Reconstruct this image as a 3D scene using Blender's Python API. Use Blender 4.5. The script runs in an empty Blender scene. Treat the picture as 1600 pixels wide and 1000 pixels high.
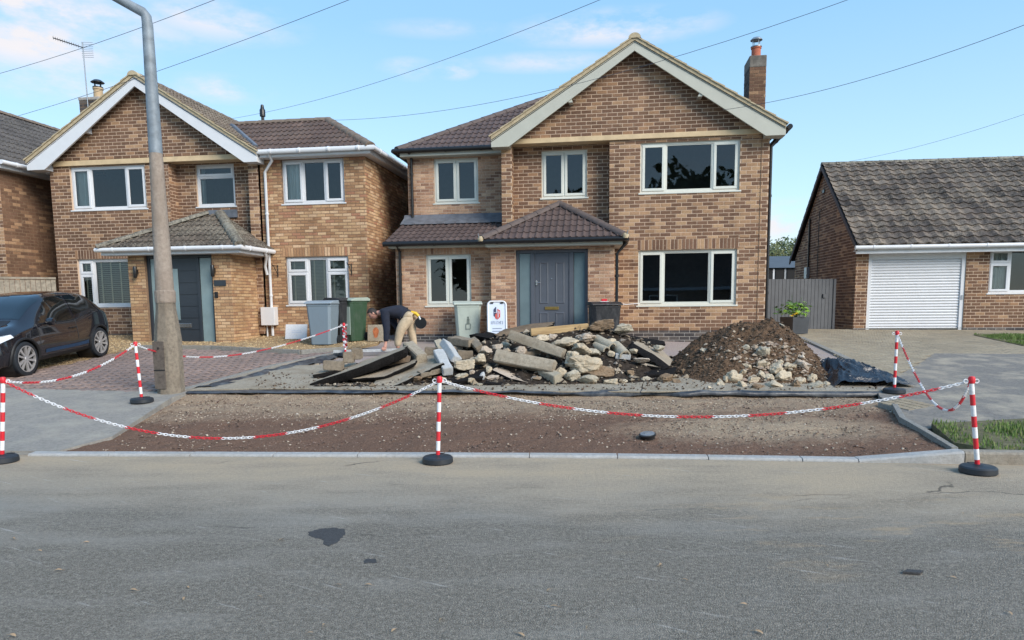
import bpy, bmesh, math, random
import numpy as np
from mathutils import Vector, Matrix, noise as mn
random.seed(7)
rng = np.random.default_rng(7)
S = bpy.context.scene
COL = S.collection
R = math.radians

# ------------------------------------------------------------------ camera, world, sun, exposure
F, PX, PY, HOR, EYE, ROLL = 1100., 800., 600., 475., 1.6, .01
_p = math.atan((PY-HOR)/F)
_fw = np.array([0, math.cos(_p), -math.sin(_p)]); _up0 = np.array([0, math.sin(_p), math.cos(_p)]); _r0 = np.array([1., 0, 0])
_rt = math.cos(ROLL)*_r0-math.sin(ROLL)*_up0; _up = math.cos(ROLL)*_up0+math.sin(ROLL)*_r0
_C = np.array([0, 0, EYE])
cam = bpy.data.objects.new('camera', bpy.data.cameras.new('camera')); COL.objects.link(cam)
cam.matrix_world = Matrix(((_rt[0], _up[0], -_fw[0], 0), (_rt[1], _up[1], -_fw[1], 0), (_rt[2], _up[2], -_fw[2], EYE), (0, 0, 0, 1)))
cam.data.sensor_width = 36; cam.data.lens = 36*F/1600; cam.data.shift_y = (PY-500)/1600
cam.data.clip_end = 3000; cam.data.clip_start = .05
S.camera = cam
SUN_EL, SUN_AZ = R(33), R(136)       # azimuth clockwise from +Y: behind the camera, to its right
S.view_settings.view_transform = 'Standard'; S.view_settings.look = 'None'
S.view_settings.exposure = 1.6; S.view_settings.gamma = 1
sl = bpy.data.lights.new('sun', 'SUN'); sl.energy = 1.5; sl.angle = R(32); sl.color = (1, .92, .82)
so = bpy.data.objects.new('sun', sl); COL.objects.link(so)
sd = Vector((math.sin(SUN_AZ)*math.cos(SUN_EL), math.cos(SUN_AZ)*math.cos(SUN_EL), math.sin(SUN_EL)))
so.rotation_euler = sd.to_track_quat('Z', 'Y').to_euler(); so.location = (20, -20, 20)
cy = S.cycles
cy.max_bounces = 6; cy.diffuse_bounces = 3; cy.glossy_bounces = 3; cy.transparent_max_bounces = 8
cy.sample_clamp_indirect = 4

def ray(x, y): return _fw+_rt*(x-PX)/F+_up*(PY-y)/F
def at(x, y, Y):
    d = ray(x, y); return Vector(_C+d*(Y/d[1]))

# ------------------------------------------------------------------ node helper
class NT:
    def __init__(s, tree): s.t = tree; s.nodes = tree.nodes; s._pos = None
    def n(s, typ, i=None, **kw):
        nd = s.nodes.new(typ)
        for k, v in kw.items(): setattr(nd, k, v)
        for k, v in (i or {}).items(): s.put(nd.inputs[k], v)
        return nd
    def put(s, sock, v):
        if isinstance(v, bpy.types.NodeSocket): s.t.links.new(v, sock)
        elif isinstance(v, tuple) and len(v) == 3 and sock.type == 'RGBA': sock.default_value = (*v, 1)
        else: sock.default_value = v
    def pos(s):
        if s._pos is None: s._pos = s.n('ShaderNodeNewGeometry').outputs['Position']
        return s._pos
    def vscale(s, v, sc): return s.n('ShaderNodeVectorMath', {0: v, 1: sc}, operation='MULTIPLY').outputs[0]
    def noise(s, sc, det=3, ro=.55, vec=None, dist=0):
        return s.n('ShaderNodeTexNoise', {'Vector': vec or s.pos(), 'Scale': sc, 'Detail': det, 'Roughness': ro, 'Distortion': dist}).outputs['Fac']
    def voro(s, sc, vec=None, feat='F1', out='Distance'):
        return s.n('ShaderNodeTexVoronoi', {'Vector': vec or s.pos(), 'Scale': sc}, feature=feat).outputs[out]
    def ramp(s, f, stops, interp='LINEAR'):
        nd = s.n('ShaderNodeValToRGB', {'Fac': f}); cr = nd.color_ramp; cr.interpolation = interp
        while len(cr.elements) < len(stops): cr.elements.new(.5)
        for e, (p, c) in zip(cr.elements, stops):
            e.position = p; e.color = (*c, 1) if isinstance(c, tuple) else (c, c, c, 1)
        return nd.outputs['Color']
    def mix(s, f, a, b, mode='MIX'):
        nd = s.n('ShaderNodeMix', data_type='RGBA', blend_type=mode)
        s.put(nd.inputs[0], f); s.put(nd.inputs[6], a); s.put(nd.inputs[7], b)
        return nd.outputs[2]
    def math(s, op, a, b=0., c=None, clamp=False):
        i = {0: a, 1: b}
        if c is not None: i[2] = c
        return s.n('ShaderNodeMath', i, operation=op, use_clamp=clamp).outputs[0]
    def mr(s, v, a, b, c=0., d=1.): return s.n('ShaderNodeMapRange', {0: v, 1: a, 2: b, 3: c, 4: d}).outputs[0]
    def attr(s, name='rnd'): return s.n('ShaderNodeAttribute', attribute_name=name).outputs['Fac']
    def bump(s, h, st=.5, dist=.01): return s.n('ShaderNodeBump', {'Height': h, 'Strength': st, 'Distance': dist}).outputs['Normal']
    def xyz(s, v=None):
        o = s.n('ShaderNodeSeparateXYZ', {0: v or s.pos()}).outputs; return o[0], o[1], o[2]

def material(name, fn):
    m = bpy.data.materials.new(name); m.use_nodes = True
    t = NT(m.node_tree); b = m.node_tree.nodes['Principled BSDF']
    for k, v in fn(t).items(): t.put(b.inputs[k], v)
    return m
def plain(name, c, rough=.6, var=.12, sc=9., metal=0., bump=0., spec=.5):
    def fn(t):
        n = t.noise(sc, 4, .6)
        col = t.mix(t.math('MULTIPLY', t.mr(n, .3, .7), 1.), tuple(x*(1-var) for x in c), tuple(min(1, x*(1+var)) for x in c))
        d = {'Base Color': col, 'Roughness': rough, 'Metallic': metal, 'Specular IOR Level': spec}
        if bump: d['Normal'] = t.bump(t.noise(sc*8, 3), bump, .004)
        return d
    return material(name, fn)

# ------------------------------------------------------------------ mesh helper
class MB:
    def __init__(s): s.v = []; s.f = []; s.r = []; s.m = []
    def add(s, vs, fs, r=None, m=0):
        o = len(s.v); s.v += [tuple(q) for q in vs]
        for f in fs: s.f.append(tuple(k+o for k in f)); s.r.append(random.random() if r is None else r); s.m.append(m)
    def box(s, a, b, r=None, m=0, skip=''):
        (x0, y0, z0), (x1, y1, z1) = a, b
        vs = [(x0, y0, z0), (x1, y0, z0), (x1, y1, z0), (x0, y1, z0), (x0, y0, z1), (x1, y0, z1), (x1, y1, z1), (x0, y1, z1)]
        fs = {'b': (0, 3, 2, 1), 't': (4, 5, 6, 7), 'f': (0, 1, 5, 4), 'r': (1, 2, 6, 5), 'k': (2, 3, 7, 6), 'l': (3, 0, 4, 7)}
        s.add(vs, [f for k, f in fs.items() if k not in skip], r, m)
    def tube(s, pts, rad, seg=8, cap=True, r=None, m=0):
        pts = [Vector(p) for p in pts]; n = len(pts)
        rad = rad if isinstance(rad, (list, tuple)) else [rad]*n
        vs = []; ref = None
        for i, p in enumerate(pts):
            d = (pts[min(i+1, n-1)]-pts[max(i-1, 0)]).normalized()
            if ref is None: ref = Vector((0, 0, 1)) if abs(d.z) < .9 else Vector((1, 0, 0))
            a = d.cross(ref).normalized(); b = a.cross(d).normalized(); ref = b
            for k in range(seg):
                t = 2*math.pi*k/seg; vs.append(p+(a*math.cos(t)+b*math.sin(t))*rad[i])
        fs = [(i*seg+k, i*seg+(k+1) % seg, (i+1)*seg+(k+1) % seg, (i+1)*seg+k) for i in range(n-1) for k in range(seg)]
        if cap: fs += [tuple(range(seg))[::-1], tuple(range((n-1)*seg, n*seg))]
        s.add(vs, fs, r, m)
    def lathe(s, prof, seg=20, c=(0, 0, 0), axis='z', r=None, m=0):
        vs = []
        for (q, z) in prof:
            for k in range(seg):
                t = 2*math.pi*k/seg; x, y = q*math.cos(t), q*math.sin(t)
                p = (x, y, z) if axis == 'z' else ((z, x, y) if axis == 'x' else (y, z, x))
                vs.append((p[0]+c[0], p[1]+c[1], p[2]+c[2]))
        n = len(prof)
        fs = [(i*seg+k, i*seg+(k+1) % seg, (i+1)*seg+(k+1) % seg, (i+1)*seg+k) for i in range(n-1) for k in range(seg)]
        s.add(vs, fs, r, m)
    def poly(s, pts, r=None, m=0): s.add(pts, [tuple(range(len(pts)))], r, m)
    def prism(s, pts, d, r=None, m=0):
        d = Vector(d); a = [Vector(p) for p in pts]; n = len(a)
        s.add(a+[p+d for p in a], [tuple(range(n))[::-1], tuple(range(n, 2*n))]+[(i, (i+1) % n, n+(i+1) % n, n+i) for i in range(n)], r, m)
    def build(s, name, mats, parent=None, loc=None, rotz=0, smooth=False, bevel=0, kind=None, recalc=False):
        me = bpy.data.meshes.new(name); me.from_pydata(s.v, [], s.f)
        mats = mats if isinstance(mats, (list, tuple)) else [mats]
        for q in mats: me.materials.append(q)
        if len(s.f):
            me.attributes.new('rnd', 'FLOAT', 'FACE').data.foreach_set('value', np.array(s.r, dtype=np.float32))
            if any(s.m): me.polygons.foreach_set('material_index', np.array(s.m, dtype=np.int32))
        if recalc:
            bm = bmesh.new(); bm.from_mesh(me); bmesh.ops.recalc_face_normals(bm, faces=bm.faces); bm.to_mesh(me); bm.free()
        if smooth:
            me.polygons.foreach_set('use_smooth', np.ones(len(me.polygons), dtype=bool))
            try: me.set_sharp_from_angle(angle=R(smooth if smooth > 1 else 40))
            except Exception: pass
        me.update()
        return link(name, me, parent, loc, rotz, bevel, kind)

def link(name, data, parent=None, loc=None, rotz=0, bevel=0, kind=None):
    o = bpy.data.objects.new(name, data); COL.objects.link(o)
    if parent: o.parent = parent
    if loc is not None: o.location = loc
    if rotz: o.rotation_euler = (0, 0, rotz)
    if bevel:
        b = o.modifiers.new('bevel', 'BEVEL'); b.width = bevel; b.segments = 2; b.limit_method = 'ANGLE'
    if kind: o['kind'] = kind
    return o
def tag(o, label=None, cat=None, group=None, kind=None):
    for k, v in (('label', label), ('category', cat), ('group', group), ('kind', kind)):
        if v: o[k] = v
    return o
def thing(name, label, cat, loc=(0, 0, 0), rotz=0, group=None):
    return tag(link(name, None, None, loc, rotz), label, cat, group)
def kids(o): return [c for c in bpy.data.objects if c.parent == o]
def copy_tree(o, parent=None):
    c = o.copy(); COL.objects.link(c); c.parent = parent
    for ch in kids(o): copy_tree(ch, c)
    return c

# ------------------------------------------------------------------ ground heights
def hgt(x, Y):
    s = .0775-.012*min(1, max(0, (x-3)/5)); return s*min(max(0, Y-7.3), 13.)
def G(x, y, dz=0.):
    """where the line of sight through a pixel of the photograph meets the ground"""
    Y = 9.
    for _ in range(40):
        d = ray(x, y); p = at(x, y, Y); Y = max(3., min(40, d[1]*((hgt(p.x, Y)+dz-EYE)/d[2]))) if d[2] < 0 else 40
    return at(x, y, Y)

# ------------------------------------------------------------------ materials
def brick_mat(name, cols, mott=.25):
    def fn(t):
        r = t.attr(); n = len(cols)
        base = t.ramp(r, [(i/n, c) for i, c in enumerate(cols)], 'CONSTANT')
        f = t.noise(34, 4, .65); g = t.noise(1.1, 3, .5); h = t.noise(160, 2, .6)
        c = t.mix(1., base, t.ramp(f, [(.25, 1-mott), (.75, 1+mott*.6)]), 'MULTIPLY')
        c = t.mix(1., c, (1.12, 1.06, 1.01), 'MULTIPLY')
        c = t.mix(t.mr(t.noise(8, 3, .7), .62, .72, 0, .35), c, (.42, .32, .22))
        c = t.mix(1., c, t.ramp(g, [(.3, .84), (.7, 1.1)]), 'MULTIPLY')
        c = t.mix(1., c, t.ramp(t.noise(1., 5, .65, t.vscale(t.pos(), (2.6, 2.6, .45))), [(.3, .78), (.55, 1.04)]), 'MULTIPLY')
        return {'Base Color': c, 'Roughness': .9, 'Specular IOR Level': .2, 'Normal': t.bump(h, .5, .004)}
    return material(name, fn)
OLD = [(.15, .09, .06), (.172, .104, .07), (.30, .185, .112), (.16, .098, .066), (.19, .115, .077), (.18, .11, .074), (.145, .088, .06), (.24, .148, .095), (.165, .10, .07), (.36, .235, .145), (.178, .108, .073), (.156, .094, .065)]
OLD_0 = [(.125, .075, .053), (.15, .09, .062), (.30, .175, .10), (.135, .08, .056), (.165, .098, .066), (.175, .105, .07), (.12, .07, .05), (.22, .13, .08), (.145, .088, .062), (.36, .235, .14), (.155, .092, .062), (.13, .078, .055)]
OLDB = [(.16, .096, .064), (.36, .232, .142), (.185, .112, .075), (.40, .27, .165), (.172, .104, .07), (.32, .205, .125), (.165, .10, .068), (.42, .285, .178), (.20, .122, .082), (.158, .095, .066), (.19, .115, .078), (.34, .22, .135)]
OLDB_0 = [(.125, .075, .053), (.38, .245, .145), (.15, .09, .062), (.42, .285, .17), (.14, .083, .058), (.32, .20, .118), (.135, .08, .057), (.44, .30, .185), (.165, .1, .07), (.13, .077, .055), (.155, .092, .064), (.36, .23, .14)]
EXL = [(.40, .25, .145), (.46, .30, .175), (.33, .20, .115), (.54, .38, .235), (.36, .215, .125), (.42, .265, .155), (.49, .335, .195), (.36, .19, .12), (.31, .185, .105), (.56, .40, .26)]
EXM = [(.46, .30, .20), (.39, .24, .155), (.50, .345, .235), (.31, .185, .125), (.43, .275, .185), (.36, .22, .15), (.25, .15, .105), (.53, .375, .26), (.41, .255, .165), (.47, .31, .21)]
EXM_0 = [(.44, .28, .18), (.36, .215, .135), (.50, .34, .225), (.26, .15, .098), (.42, .26, .165), (.33, .19, .125), (.20, .115, .08), (.54, .38, .26), (.39, .23, .14), (.46, .29, .175)]
M = {}
M['brick_old'] = brick_mat('brown_brick', OLD); M['brick_oldb'] = brick_mat('brown_and_buff_brick', OLDB)
M['brick_exl'] = brick_mat('buff_brick', EXL, .3); M['brick_exm'] = brick_mat('pink_buff_brick', EXM, .35)
M['brick_porch'] = brick_mat('pale_buff_brick', [(.46, .31, .18), (.40, .26, .145), (.50, .355, .21), (.36, .22, .125), (.44, .29, .165), (.33, .2, .12), (.52, .37, .23), (.42, .27, .155)], .3)
M['brick_plinth'] = brick_mat('blue_plinth_brick', [(.075, .07, .072), (.10, .092, .09), (.06, .057, .06), (.13, .115, .105)], .3)
M['mortar_buff'] = plain('buff_mortar', (.56, .415, .30), .95, .12, 12, bump=.3)
M['mortar_dark'] = plain('brown_mortar', (.21, .135, .085), .95, .2, 12, bump=.4)
M['mortar_pink'] = plain('pink_mortar', (.48, .35, .26), .95, .2, 12, bump=.4)
M['mortar_grey'] = plain('grey_mortar', (.35, .32, .29), .95, .15, 12, bump=.4)
def tile_mat(name, cols, lichen=0., lcol=(.42, .38, .32), dirt=0., lsc=26):
    def fn(t):
        r = t.attr(); n = len(cols)
        c = t.ramp(r, [(i/(n-1), k) for i, k in enumerate(cols)])
        c = t.mix(1., c, t.ramp(t.noise(1.6, 4, .6), [(.3, .8), (.7, 1.18)]), 'MULTIPLY')
        if dirt: c = t.mix(t.mr(t.math('ADD', t.noise(11, 4, .7), t.math('MULTIPLY', t.noise(.9, 2), .35)), .62, .78, 0, dirt), c, (.02, .02, .016))
        if lichen: c = t.mix(t.mr(t.math('ADD', t.noise(lsc, 3, .7), t.math('MULTIPLY', t.noise(1.3, 3, .5), .5)), .74, .84, 0, lichen), c, lcol)
        return {'Base Color': c, 'Roughness': .8, 'Specular IOR Level': .3, 'Normal': t.bump(t.noise(90, 3, .6), .5, .006)}
    return material(name, fn)
M['tile_new'] = tile_mat('brown_grey_tile', [(.085, .06, .055), (.10, .072, .066), (.092, .066, .06), (.115, .082, .074)])
M['tile_old'] = tile_mat('weathered_tan_tile', [(.15, .115, .085), (.19, .145, .105), (.125, .095, .075), (.17, .125, .09)], .5, (.3, .26, .2), .45)
M['tile_ext'] = tile_mat('red_brown_tile', [(.10, .066, .055), (.12, .08, .066), (.085, .058, .05), (.135, .09, .072)], .15, (.26, .22, .18), .25)
M['tile_porch'] = tile_mat('lichened_tile', [(.095, .076, .06), (.125, .10, .078), (.078, .062, .05), (.15, .12, .095)], .45, (.32, .29, .23), .6)
M['tile_moss'] = tile_mat('mossy_tile', [(.055, .045, .04), (.11, .088, .075), (.075, .062, .055), (.17, .135, .108), (.09, .074, .064), (.14, .112, .094), (.21, .17, .135)], .42, (.36, .30, .23), .7, 24)
M['tile_dark'] = tile_mat('dark_grey_tile', [(.075, .068, .066), (.10, .09, .085), (.085, .078, .075)], .3, (.22, .2, .17), .4)
M['verge_tan'] = plain('verge_mortar', (.44, .36, .235), .9, .2, 14, bump=.5)
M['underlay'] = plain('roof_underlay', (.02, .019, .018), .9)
M['hip_brown'] = plain('hip_tile_brown', (.17, .13, .10), .85, .25, 10, bump=.4)
M['hip_dark'] = plain('hip_tile_dark', (.105, .08, .072), .8, .2, 10, bump=.4)
M['white'] = plain('white_upvc', (.66, .67, .685), .35, .03, 4)
M['cream'] = plain('sage_white_upvc', (.66, .67, .60), .4, .04, 4)
M['barge_cream'] = plain('sage_white_board', (.47, .465, .395), .45, .04, 3)
M['beam_cream'] = plain('cream_beam', (.60, .45, .27), .7, .12, 5, bump=.2)
M['grey_door'] = plain('slate_grey_door', (.085, .095, .115), .4, .06, 4)
M['anthracite'] = plain('anthracite_door', (.028, .035, .044), .4, .08, 4)
M['frosted'] = plain('frosted_glass', (.12, .175, .195), .12, .10, 3)
M['frosted_pale'] = plain('pale_frosted_glass', (.20, .27, .28), .12, .15, 2)
M['black_pvc'] = plain('black_pvc', (.012, .012, .013), .35, .1)
M['lead'] = plain('lead_flashing', (.13, .14, .16), .45, .3, 7, bump=.3)
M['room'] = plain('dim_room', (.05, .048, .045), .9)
M['curtain'] = plain('cream_curtain', (.82, .82, .74), .9, .08, 3)
M['blind'] = plain('olive_blind', (.34, .33, .26), .7, .1, 3)
M['blind_dark'] = plain('dark_blind', (.05, .055, .055), .6, .15, 3)
M['tape'] = plain('blind_tape', (.72, .62, .42), .8)
M['terracotta'] = plain('terracotta', (.42, .12, .065), .8, .15, 12)
M['buffpot'] = plain('buff_pot', (.45, .33, .2), .8, .15, 12)
M['steel'] = plain('dull_steel', (.34, .36, .38), .45, .15, 6, metal=.7)
M['brass'] = plain('brass', (.35, .24, .08), .4, .2, 20, metal=.8)
M['chrome'] = plain('chrome', (.6, .6, .6), .2, .05, metal=.9)
def glass_fn():
    m = bpy.data.materials.new('window_glass'); m.use_nodes = True; t = NT(m.node_tree)
    m.node_tree.nodes.remove(m.node_tree.nodes['Principled BSDF'])
    fr = t.n('ShaderNodeFresnel', {'IOR': 1.55}).outputs[0]
    f = t.math('MULTIPLY_ADD', fr, 1.2, .01, True)
    nrm = t.bump(t.noise(1.3, 1, .5), .02, .02)
    a = t.n('ShaderNodeBsdfTransparent', {'Color': (.86, .89, .89)}).outputs[0]
    b = t.n('ShaderNodeBsdfGlossy', {'Color': (.9, .95, 1.), 'Roughness': .015, 'Normal': nrm}).outputs[0]
    x = t.n('ShaderNodeMixShader', {0: f, 1: a, 2: b}).outputs[0]
    m.node_tree.links.new(x, m.node_tree.nodes['Material Output'].inputs[0]); return m
M['glass'] = glass_fn()

# ------------------------------------------------------------------ world
def make_world():
    w = bpy.data.worlds.new('World'); S.world = w; w.use_nodes = True; t = NT(w.node_tree)
    nt = w.node_tree; bg = nt.nodes['Background']; out = nt.nodes['World Output']
    sky = t.n('ShaderNodeTexSky', sky_type='NISHITA', sun_disc=False, sun_elevation=SUN_EL, sun_rotation=SUN_AZ,
              altitude=50, air_density=1., dust_density=.15, ozone_density=.6)
    bg.inputs['Strength'].default_value = .115
    d = t.n('ShaderNodeTexCoord').outputs['Generated']
    dn = t.n('ShaderNodeVectorMath', {0: d}, operation='NORMALIZE').outputs[0]
    el_ = t.xyz(dn)[2]
    even = t.ramp(el_, [(0., (.64, .86, 1.)), (.12, (.52, .80, 1.)), (.35, (.315, .635, 1.)), (.7, (.25, .55, .95)), (1., (.22, .5, .88))])
    even = t.vscale(even, (2.8, 2.82, 2.82))
    t.put(bg.inputs['Color'], t.mix(.8, sky.outputs[0], even))
    wob = t.noise(9, 6, .62, t.vscale(dn, (1, 1, 2.6)))
    wob2 = t.noise(3.2, 5, .6, t.vscale(dn, (1, 1, 3.2)))
    tot = None
    #         px, py, half-width px, half-height px, weight
    for (x, y, wx, wy, k) in ((955, 42, 130, 22, 1.), (712, 108, 28, 13, .9), (640, 108, 42, 14, .6), (850, 97, 95, 13, .55), (345, 138, 60, 17, .7),
                              (35, 60, 120, 42, .95), (60, 15, 170, 30, .95), (330, 30, 105, 26, .75), (120, 135, 120, 22, .6), (1225, 352, 60, 30, .9), (1225, 318, 50, 9, .6), (690, 45, 90, 12, .3)):
        c = Vector(ray(x, y)).normalized()
        az = Vector((c.y, -c.x, 0)).normalized(); el = c.cross(az).normalized()*-1
        q = t.n('ShaderNodeVectorMath', {0: dn, 1: tuple(c)}, operation='SUBTRACT').outputs[0]
        a = t.math('DIVIDE', t.n('ShaderNodeVectorMath', {0: q, 1: tuple(az)}, operation='DOT_PRODUCT').outputs['Value'], wx/F)
        b = t.math('DIVIDE', t.n('ShaderNodeVectorMath', {0: q, 1: tuple(el)}, operation='DOT_PRODUCT').outputs['Value'], wy/F)
        r = t.math('SQRT', t.math('ADD', t.math('MULTIPLY', a, a), t.math('MULTIPLY', b, b)))
        f = t.math('MULTIPLY', t.mr(r, 1.3, .3), k)
        fwd = t.mr(t.n('ShaderNodeVectorMath', {0: dn, 1: tuple(c)}, operation='DOT_PRODUCT').outputs['Value'], .5, .8)
        f = t.math('MULTIPLY', f, fwd)
        tot = f if tot is None else t.math('MAXIMUM', tot, f)
    # scattered wisps elsewhere in the sky
    gen = t.mr(wob2, .56, .78, 0, .45)
    mask = t.math('MULTIPLY', tot, t.mr(t.math('ADD', t.math('MULTIPLY', wob, .75), t.math('MULTIPLY', wob2, .25)), .41, .57), clamp=True)
    y = t.xyz(dn)[1]
    mask = t.math('MAXIMUM', mask, t.math('MULTIPLY', gen, t.mr(y, .35, .1)), clamp=True)
    cc = t.ramp(wob, [(.35, (.27, .31, .37)), (.6, (.335, .325, .335)), (.8, (.36, .335, .335))])
    b2 = t.n('ShaderNodeBackground', {'Color': cc, 'Strength': .92})
    mx = t.n('ShaderNodeMixShader', {0: mask, 1: bg.outputs[0], 2: b2.outputs[0]})
    nt.links.new(mx.outputs[0], out.inputs[0])
make_world()

def G(x, y, dz=0.):
    lo, hi = 3., 40.
    for _ in range(50):
        m = (lo+hi)/2; p = at(x, y, m)
        if p.z > hgt(p.x, m)+dz: lo = m
        else: hi = m
    return at(x, y, lo)

# ------------------------------------------------------------------ ground, road, kerb (structure)
def asphalt_road(t):
    x, y, z = t.xyz(); P = t.pos()
    ag = t.voro(150); ag2 = t.noise(120, 4, .8); mid = t.noise(30, 5, .7); lo = t.noise(.55, 5, .6); lo2 = t.noise(1.7, 5, .62, t.vscale(P, (.5, 1.4, 1)))
    base = t.ramp(t.math('ADD', t.math('MULTIPLY', ag2, .6), t.math('MULTIPLY', mid, .4)), [(.38, (.07, .067, .061)), (.5, (.15, .144, .132)), (.62, (.30, .287, .26))])
    base = t.mix(t.mr(ag, .0, .012, .0, .0), base, (.2, .2, .2))
    base = t.mix(1., base, (1.27, 1.19, 1.07), 'MULTIPLY')
    spk = t.math('MULTIPLY', t.mr(t.noise(130, 1, .5), .64, .69), .6)
    base = t.mix(spk, base, (.42, .41, .38))
    dk = t.math('MULTIPLY', t.mr(t.noise(105, 1, .5), .37, .32), .6); base = t.mix(dk, base, (.03, .03, .03))
    # paler worn wheel tracks and dust dragged along the road
    worn = t.math('MULTIPLY', t.mr(t.math('ADD', lo2, t.mr(y, 4.2, 6.3, -.08, .22)), .44, .72), .72)
    base = t.mix(worn, base, t.mix(mid, (.25, .235, .205), (.40, .37, .32)))
    edge = t.math('ADD', t.math('ADD', y, t.math('MULTIPLY', x, .13)), t.math('MULTIPLY', t.math('SUBTRACT', lo, .5), 1.6))
    tan = t.math('MULTIPLY', t.mr(edge, 5.0, 6.6), t.mr(t.math('ADD', t.math('MULTIPLY', lo2, .6), t.math('MULTIPLY', mid, .4)), .37, .58, .42, .92))
    base = t.mix(tan, base, t.mix(mid, (.40, .318, .22), (.56, .45, .318)))
    sandy = t.math('MULTIPLY', t.math('MULTIPLY', t.mr(t.noise(2.4, 5, .65, t.vscale(P, (.55, 1.5, 1))), .55, .72), t.mr(x, .2, 2.0)), t.math('MULTIPLY', t.mr(y, 3.7, 4.4), t.mr(y, 6.2, 5.2)))
    base = t.mix(t.math('MULTIPLY', sandy, .75), base, (.50, .365, .22))
    scr = t.math('MULTIPLY', t.mr(t.noise(5, 6, .7, t.vscale(t.n('ShaderNodeVectorRotate', {'Vector': P, 'Angle': .5}).outputs[0], (.3, 3.2, 1))), .62, .70), t.mr(y, 2.6, 3.4, 0, .6))
    base = t.mix(scr, base, (.52, .50, .46))
    # hairline cracks
    cr = t.voro(.42, t.n('ShaderNodeVectorMath', {0: t.vscale(P, (.45, 1.5, 1)), 1: t.vscale(t.n('ShaderNodeTexNoise', {'Vector': P, 'Scale': 2.2, 'Detail': 5}).outputs['Color'], (.5, .5, 0))}, operation='ADD').outputs[0], 'DISTANCE_TO_EDGE')
    crk = t.math('MULTIPLY', t.mr(cr, .007, .002), t.math('MULTIPLY', t.mr(t.noise(.8, 2), .55, .62), t.mr(y, 4.2, 5.2)))
    base = t.mix(t.math('MULTIPLY', crk, .7), base, (.025, .025, .025))
    h = t.math('ADD', t.math('MULTIPLY', ag2, .6), t.math('MULTIPLY', ag, 2.))
    return {'Base Color': base, 'Roughness': .88, 'Specular IOR Level': .3, 'Normal': t.bump(h, .8, .006)}
M['road'] = material('road_asphalt', asphalt_road)
def soil_fn(t):
    x, y, z = t.xyz(); P = t.pos()
    a = t.noise(55, 5, .7); b = t.noise(9, 4, .6); lo = t.noise(.75, 4, .55, t.vscale(P, (.7, 1.6, 1)))
    brown = t.ramp(a, [(.3, (.08, .047, .032)), (.52, (.165, .10, .07)), (.72, (.30, .195, .14))])
    pale = t.ramp(a, [(.3, (.23, .165, .11)), (.55, (.42, .33, .23)), (.75, (.58, .48, .35))])
    # paler stony band at the back of the verge and a big yellow-grey patch on its right
    band = t.mr(t.math('ADD', y, t.math('MULTIPLY', t.math('SUBTRACT', lo, .5), 2.2)), 9.1, 9.9)
    px = t.math('SUBTRACT', x, 3.1); py = t.math('SUBTRACT', y, 8.55)
    d = t.math('SQRT', t.math('ADD', t.math('MULTIPLY', t.math('MULTIPLY', px, px), .35), t.math('MULTIPLY', t.math('MULTIPLY', py, py), 1.8)))
    patch = t.math('MULTIPLY', t.mr(t.math('ADD', d, t.math('MULTIPLY', t.math('SUBTRACT', b, .5), 1.5)), 1.25, .5), .95)
    f = t.math('MAXIMUM', t.math('MULTIPLY', band, .75), patch, clamp=True)
    c = t.mix(t.math('MULTIPLY', f, t.mr(b, .3, .6, .5, 1.)), brown, pale)
    return {'Base Color': c, 'Roughness': .97, 'Specular IOR Level': .15, 'Normal': t.bump(t.math('ADD', a, b), .9, .02)}
M['soil'] = material('stony_soil', soil_fn)
M['earth'] = plain('dark_earth', (.085, .056, .036), .97, .45, 9, bump=.8)
def pebble_mat(name, cols):
    def fn(t):
        n = len(cols); c = t.ramp(t.attr(), [(i/(n-1), k) for i, k in enumerate(cols)])
        return {'Base Color': t.mix(1., c, t.ramp(t.noise(60, 3), [(.3, .75), (.7, 1.15)]), 'MULTIPLY'), 'Roughness': .9, 'Specular IOR Level': .25}
    return material(name, fn)
M['pebble_soil'] = pebble_mat('soil_pebbles', [(.09, .062, .048), (.13, .095, .076), (.17, .115, .095), (.12, .085, .068), (.22, .165, .13), (.15, .095, .08), (.36, .29, .22), (.5, .43, .34)])
M['pebble_pale'] = pebble_mat('pale_pebbles', [(.22, .165, .12), (.34, .27, .2), (.42, .35, .265), (.28, .2, .15), (.56, .49, .4)])
M['pebble_gold'] = pebble_mat('golden_gravel_stones', [(.42, .30, .155), (.54, .41, .235), (.36, .25, .13), (.60, .48, .30), (.46, .33, .19), (.3, .2, .11)])
M['crumb_black'] = pebble_mat('asphalt_crumbs', [(.02, .02, .021), (.035, .034, .034), (.06, .055, .05), (.11, .085, .065), (.2, .16, .12)])
M['clod'] = pebble_mat('soil_clods', [(.07, .046, .03), (.09, .06, .04), (.115, .078, .053), (.08, .053, .036), (.14, .098, .068), (.10, .067, .047), (.10, .07, .045), (.16, .115, .078)])
def concrete_mat(name, c, dark=.25, tint=(.3, .25, .18), amt=.4):
    def fn(t):
        a = t.noise(22, 5, .65); b = t.noise(2.2, 4, .6); s = t.noise(140, 2, .6)
        k = t.ramp(a, [(.28, tuple(q*(1-dark) for q in c)), (.55, c), (.8, tuple(min(1, q*1.2) for q in c))])
        k = t.mix(t.math('MULTIPLY', t.mr(b, .45, .7), amt), k, tint)
        k = t.mix(t.math('MULTIPLY', t.mr(s, .36, .28), .5), k, tuple(q*.35 for q in c))
        return {'Base Color': k, 'Roughness': .92, 'Specular IOR Level': .25, 'Normal': t.bump(t.math('ADD', a, s), .9, .012)}
    return material(name, fn)
M['kerb'] = concrete_mat('kerb_concrete', (.44, .44, .43), .2, (.33, .29, .23), .35)
M['kerb_old'] = concrete_mat('old_kerb_concrete', (.34, .305, .25), .3, (.22, .17, .12), .6)
M['apron'] = concrete_mat('grey_apron', (.31, .29, .26), .25, (.42, .385, .32), .8)
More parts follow.
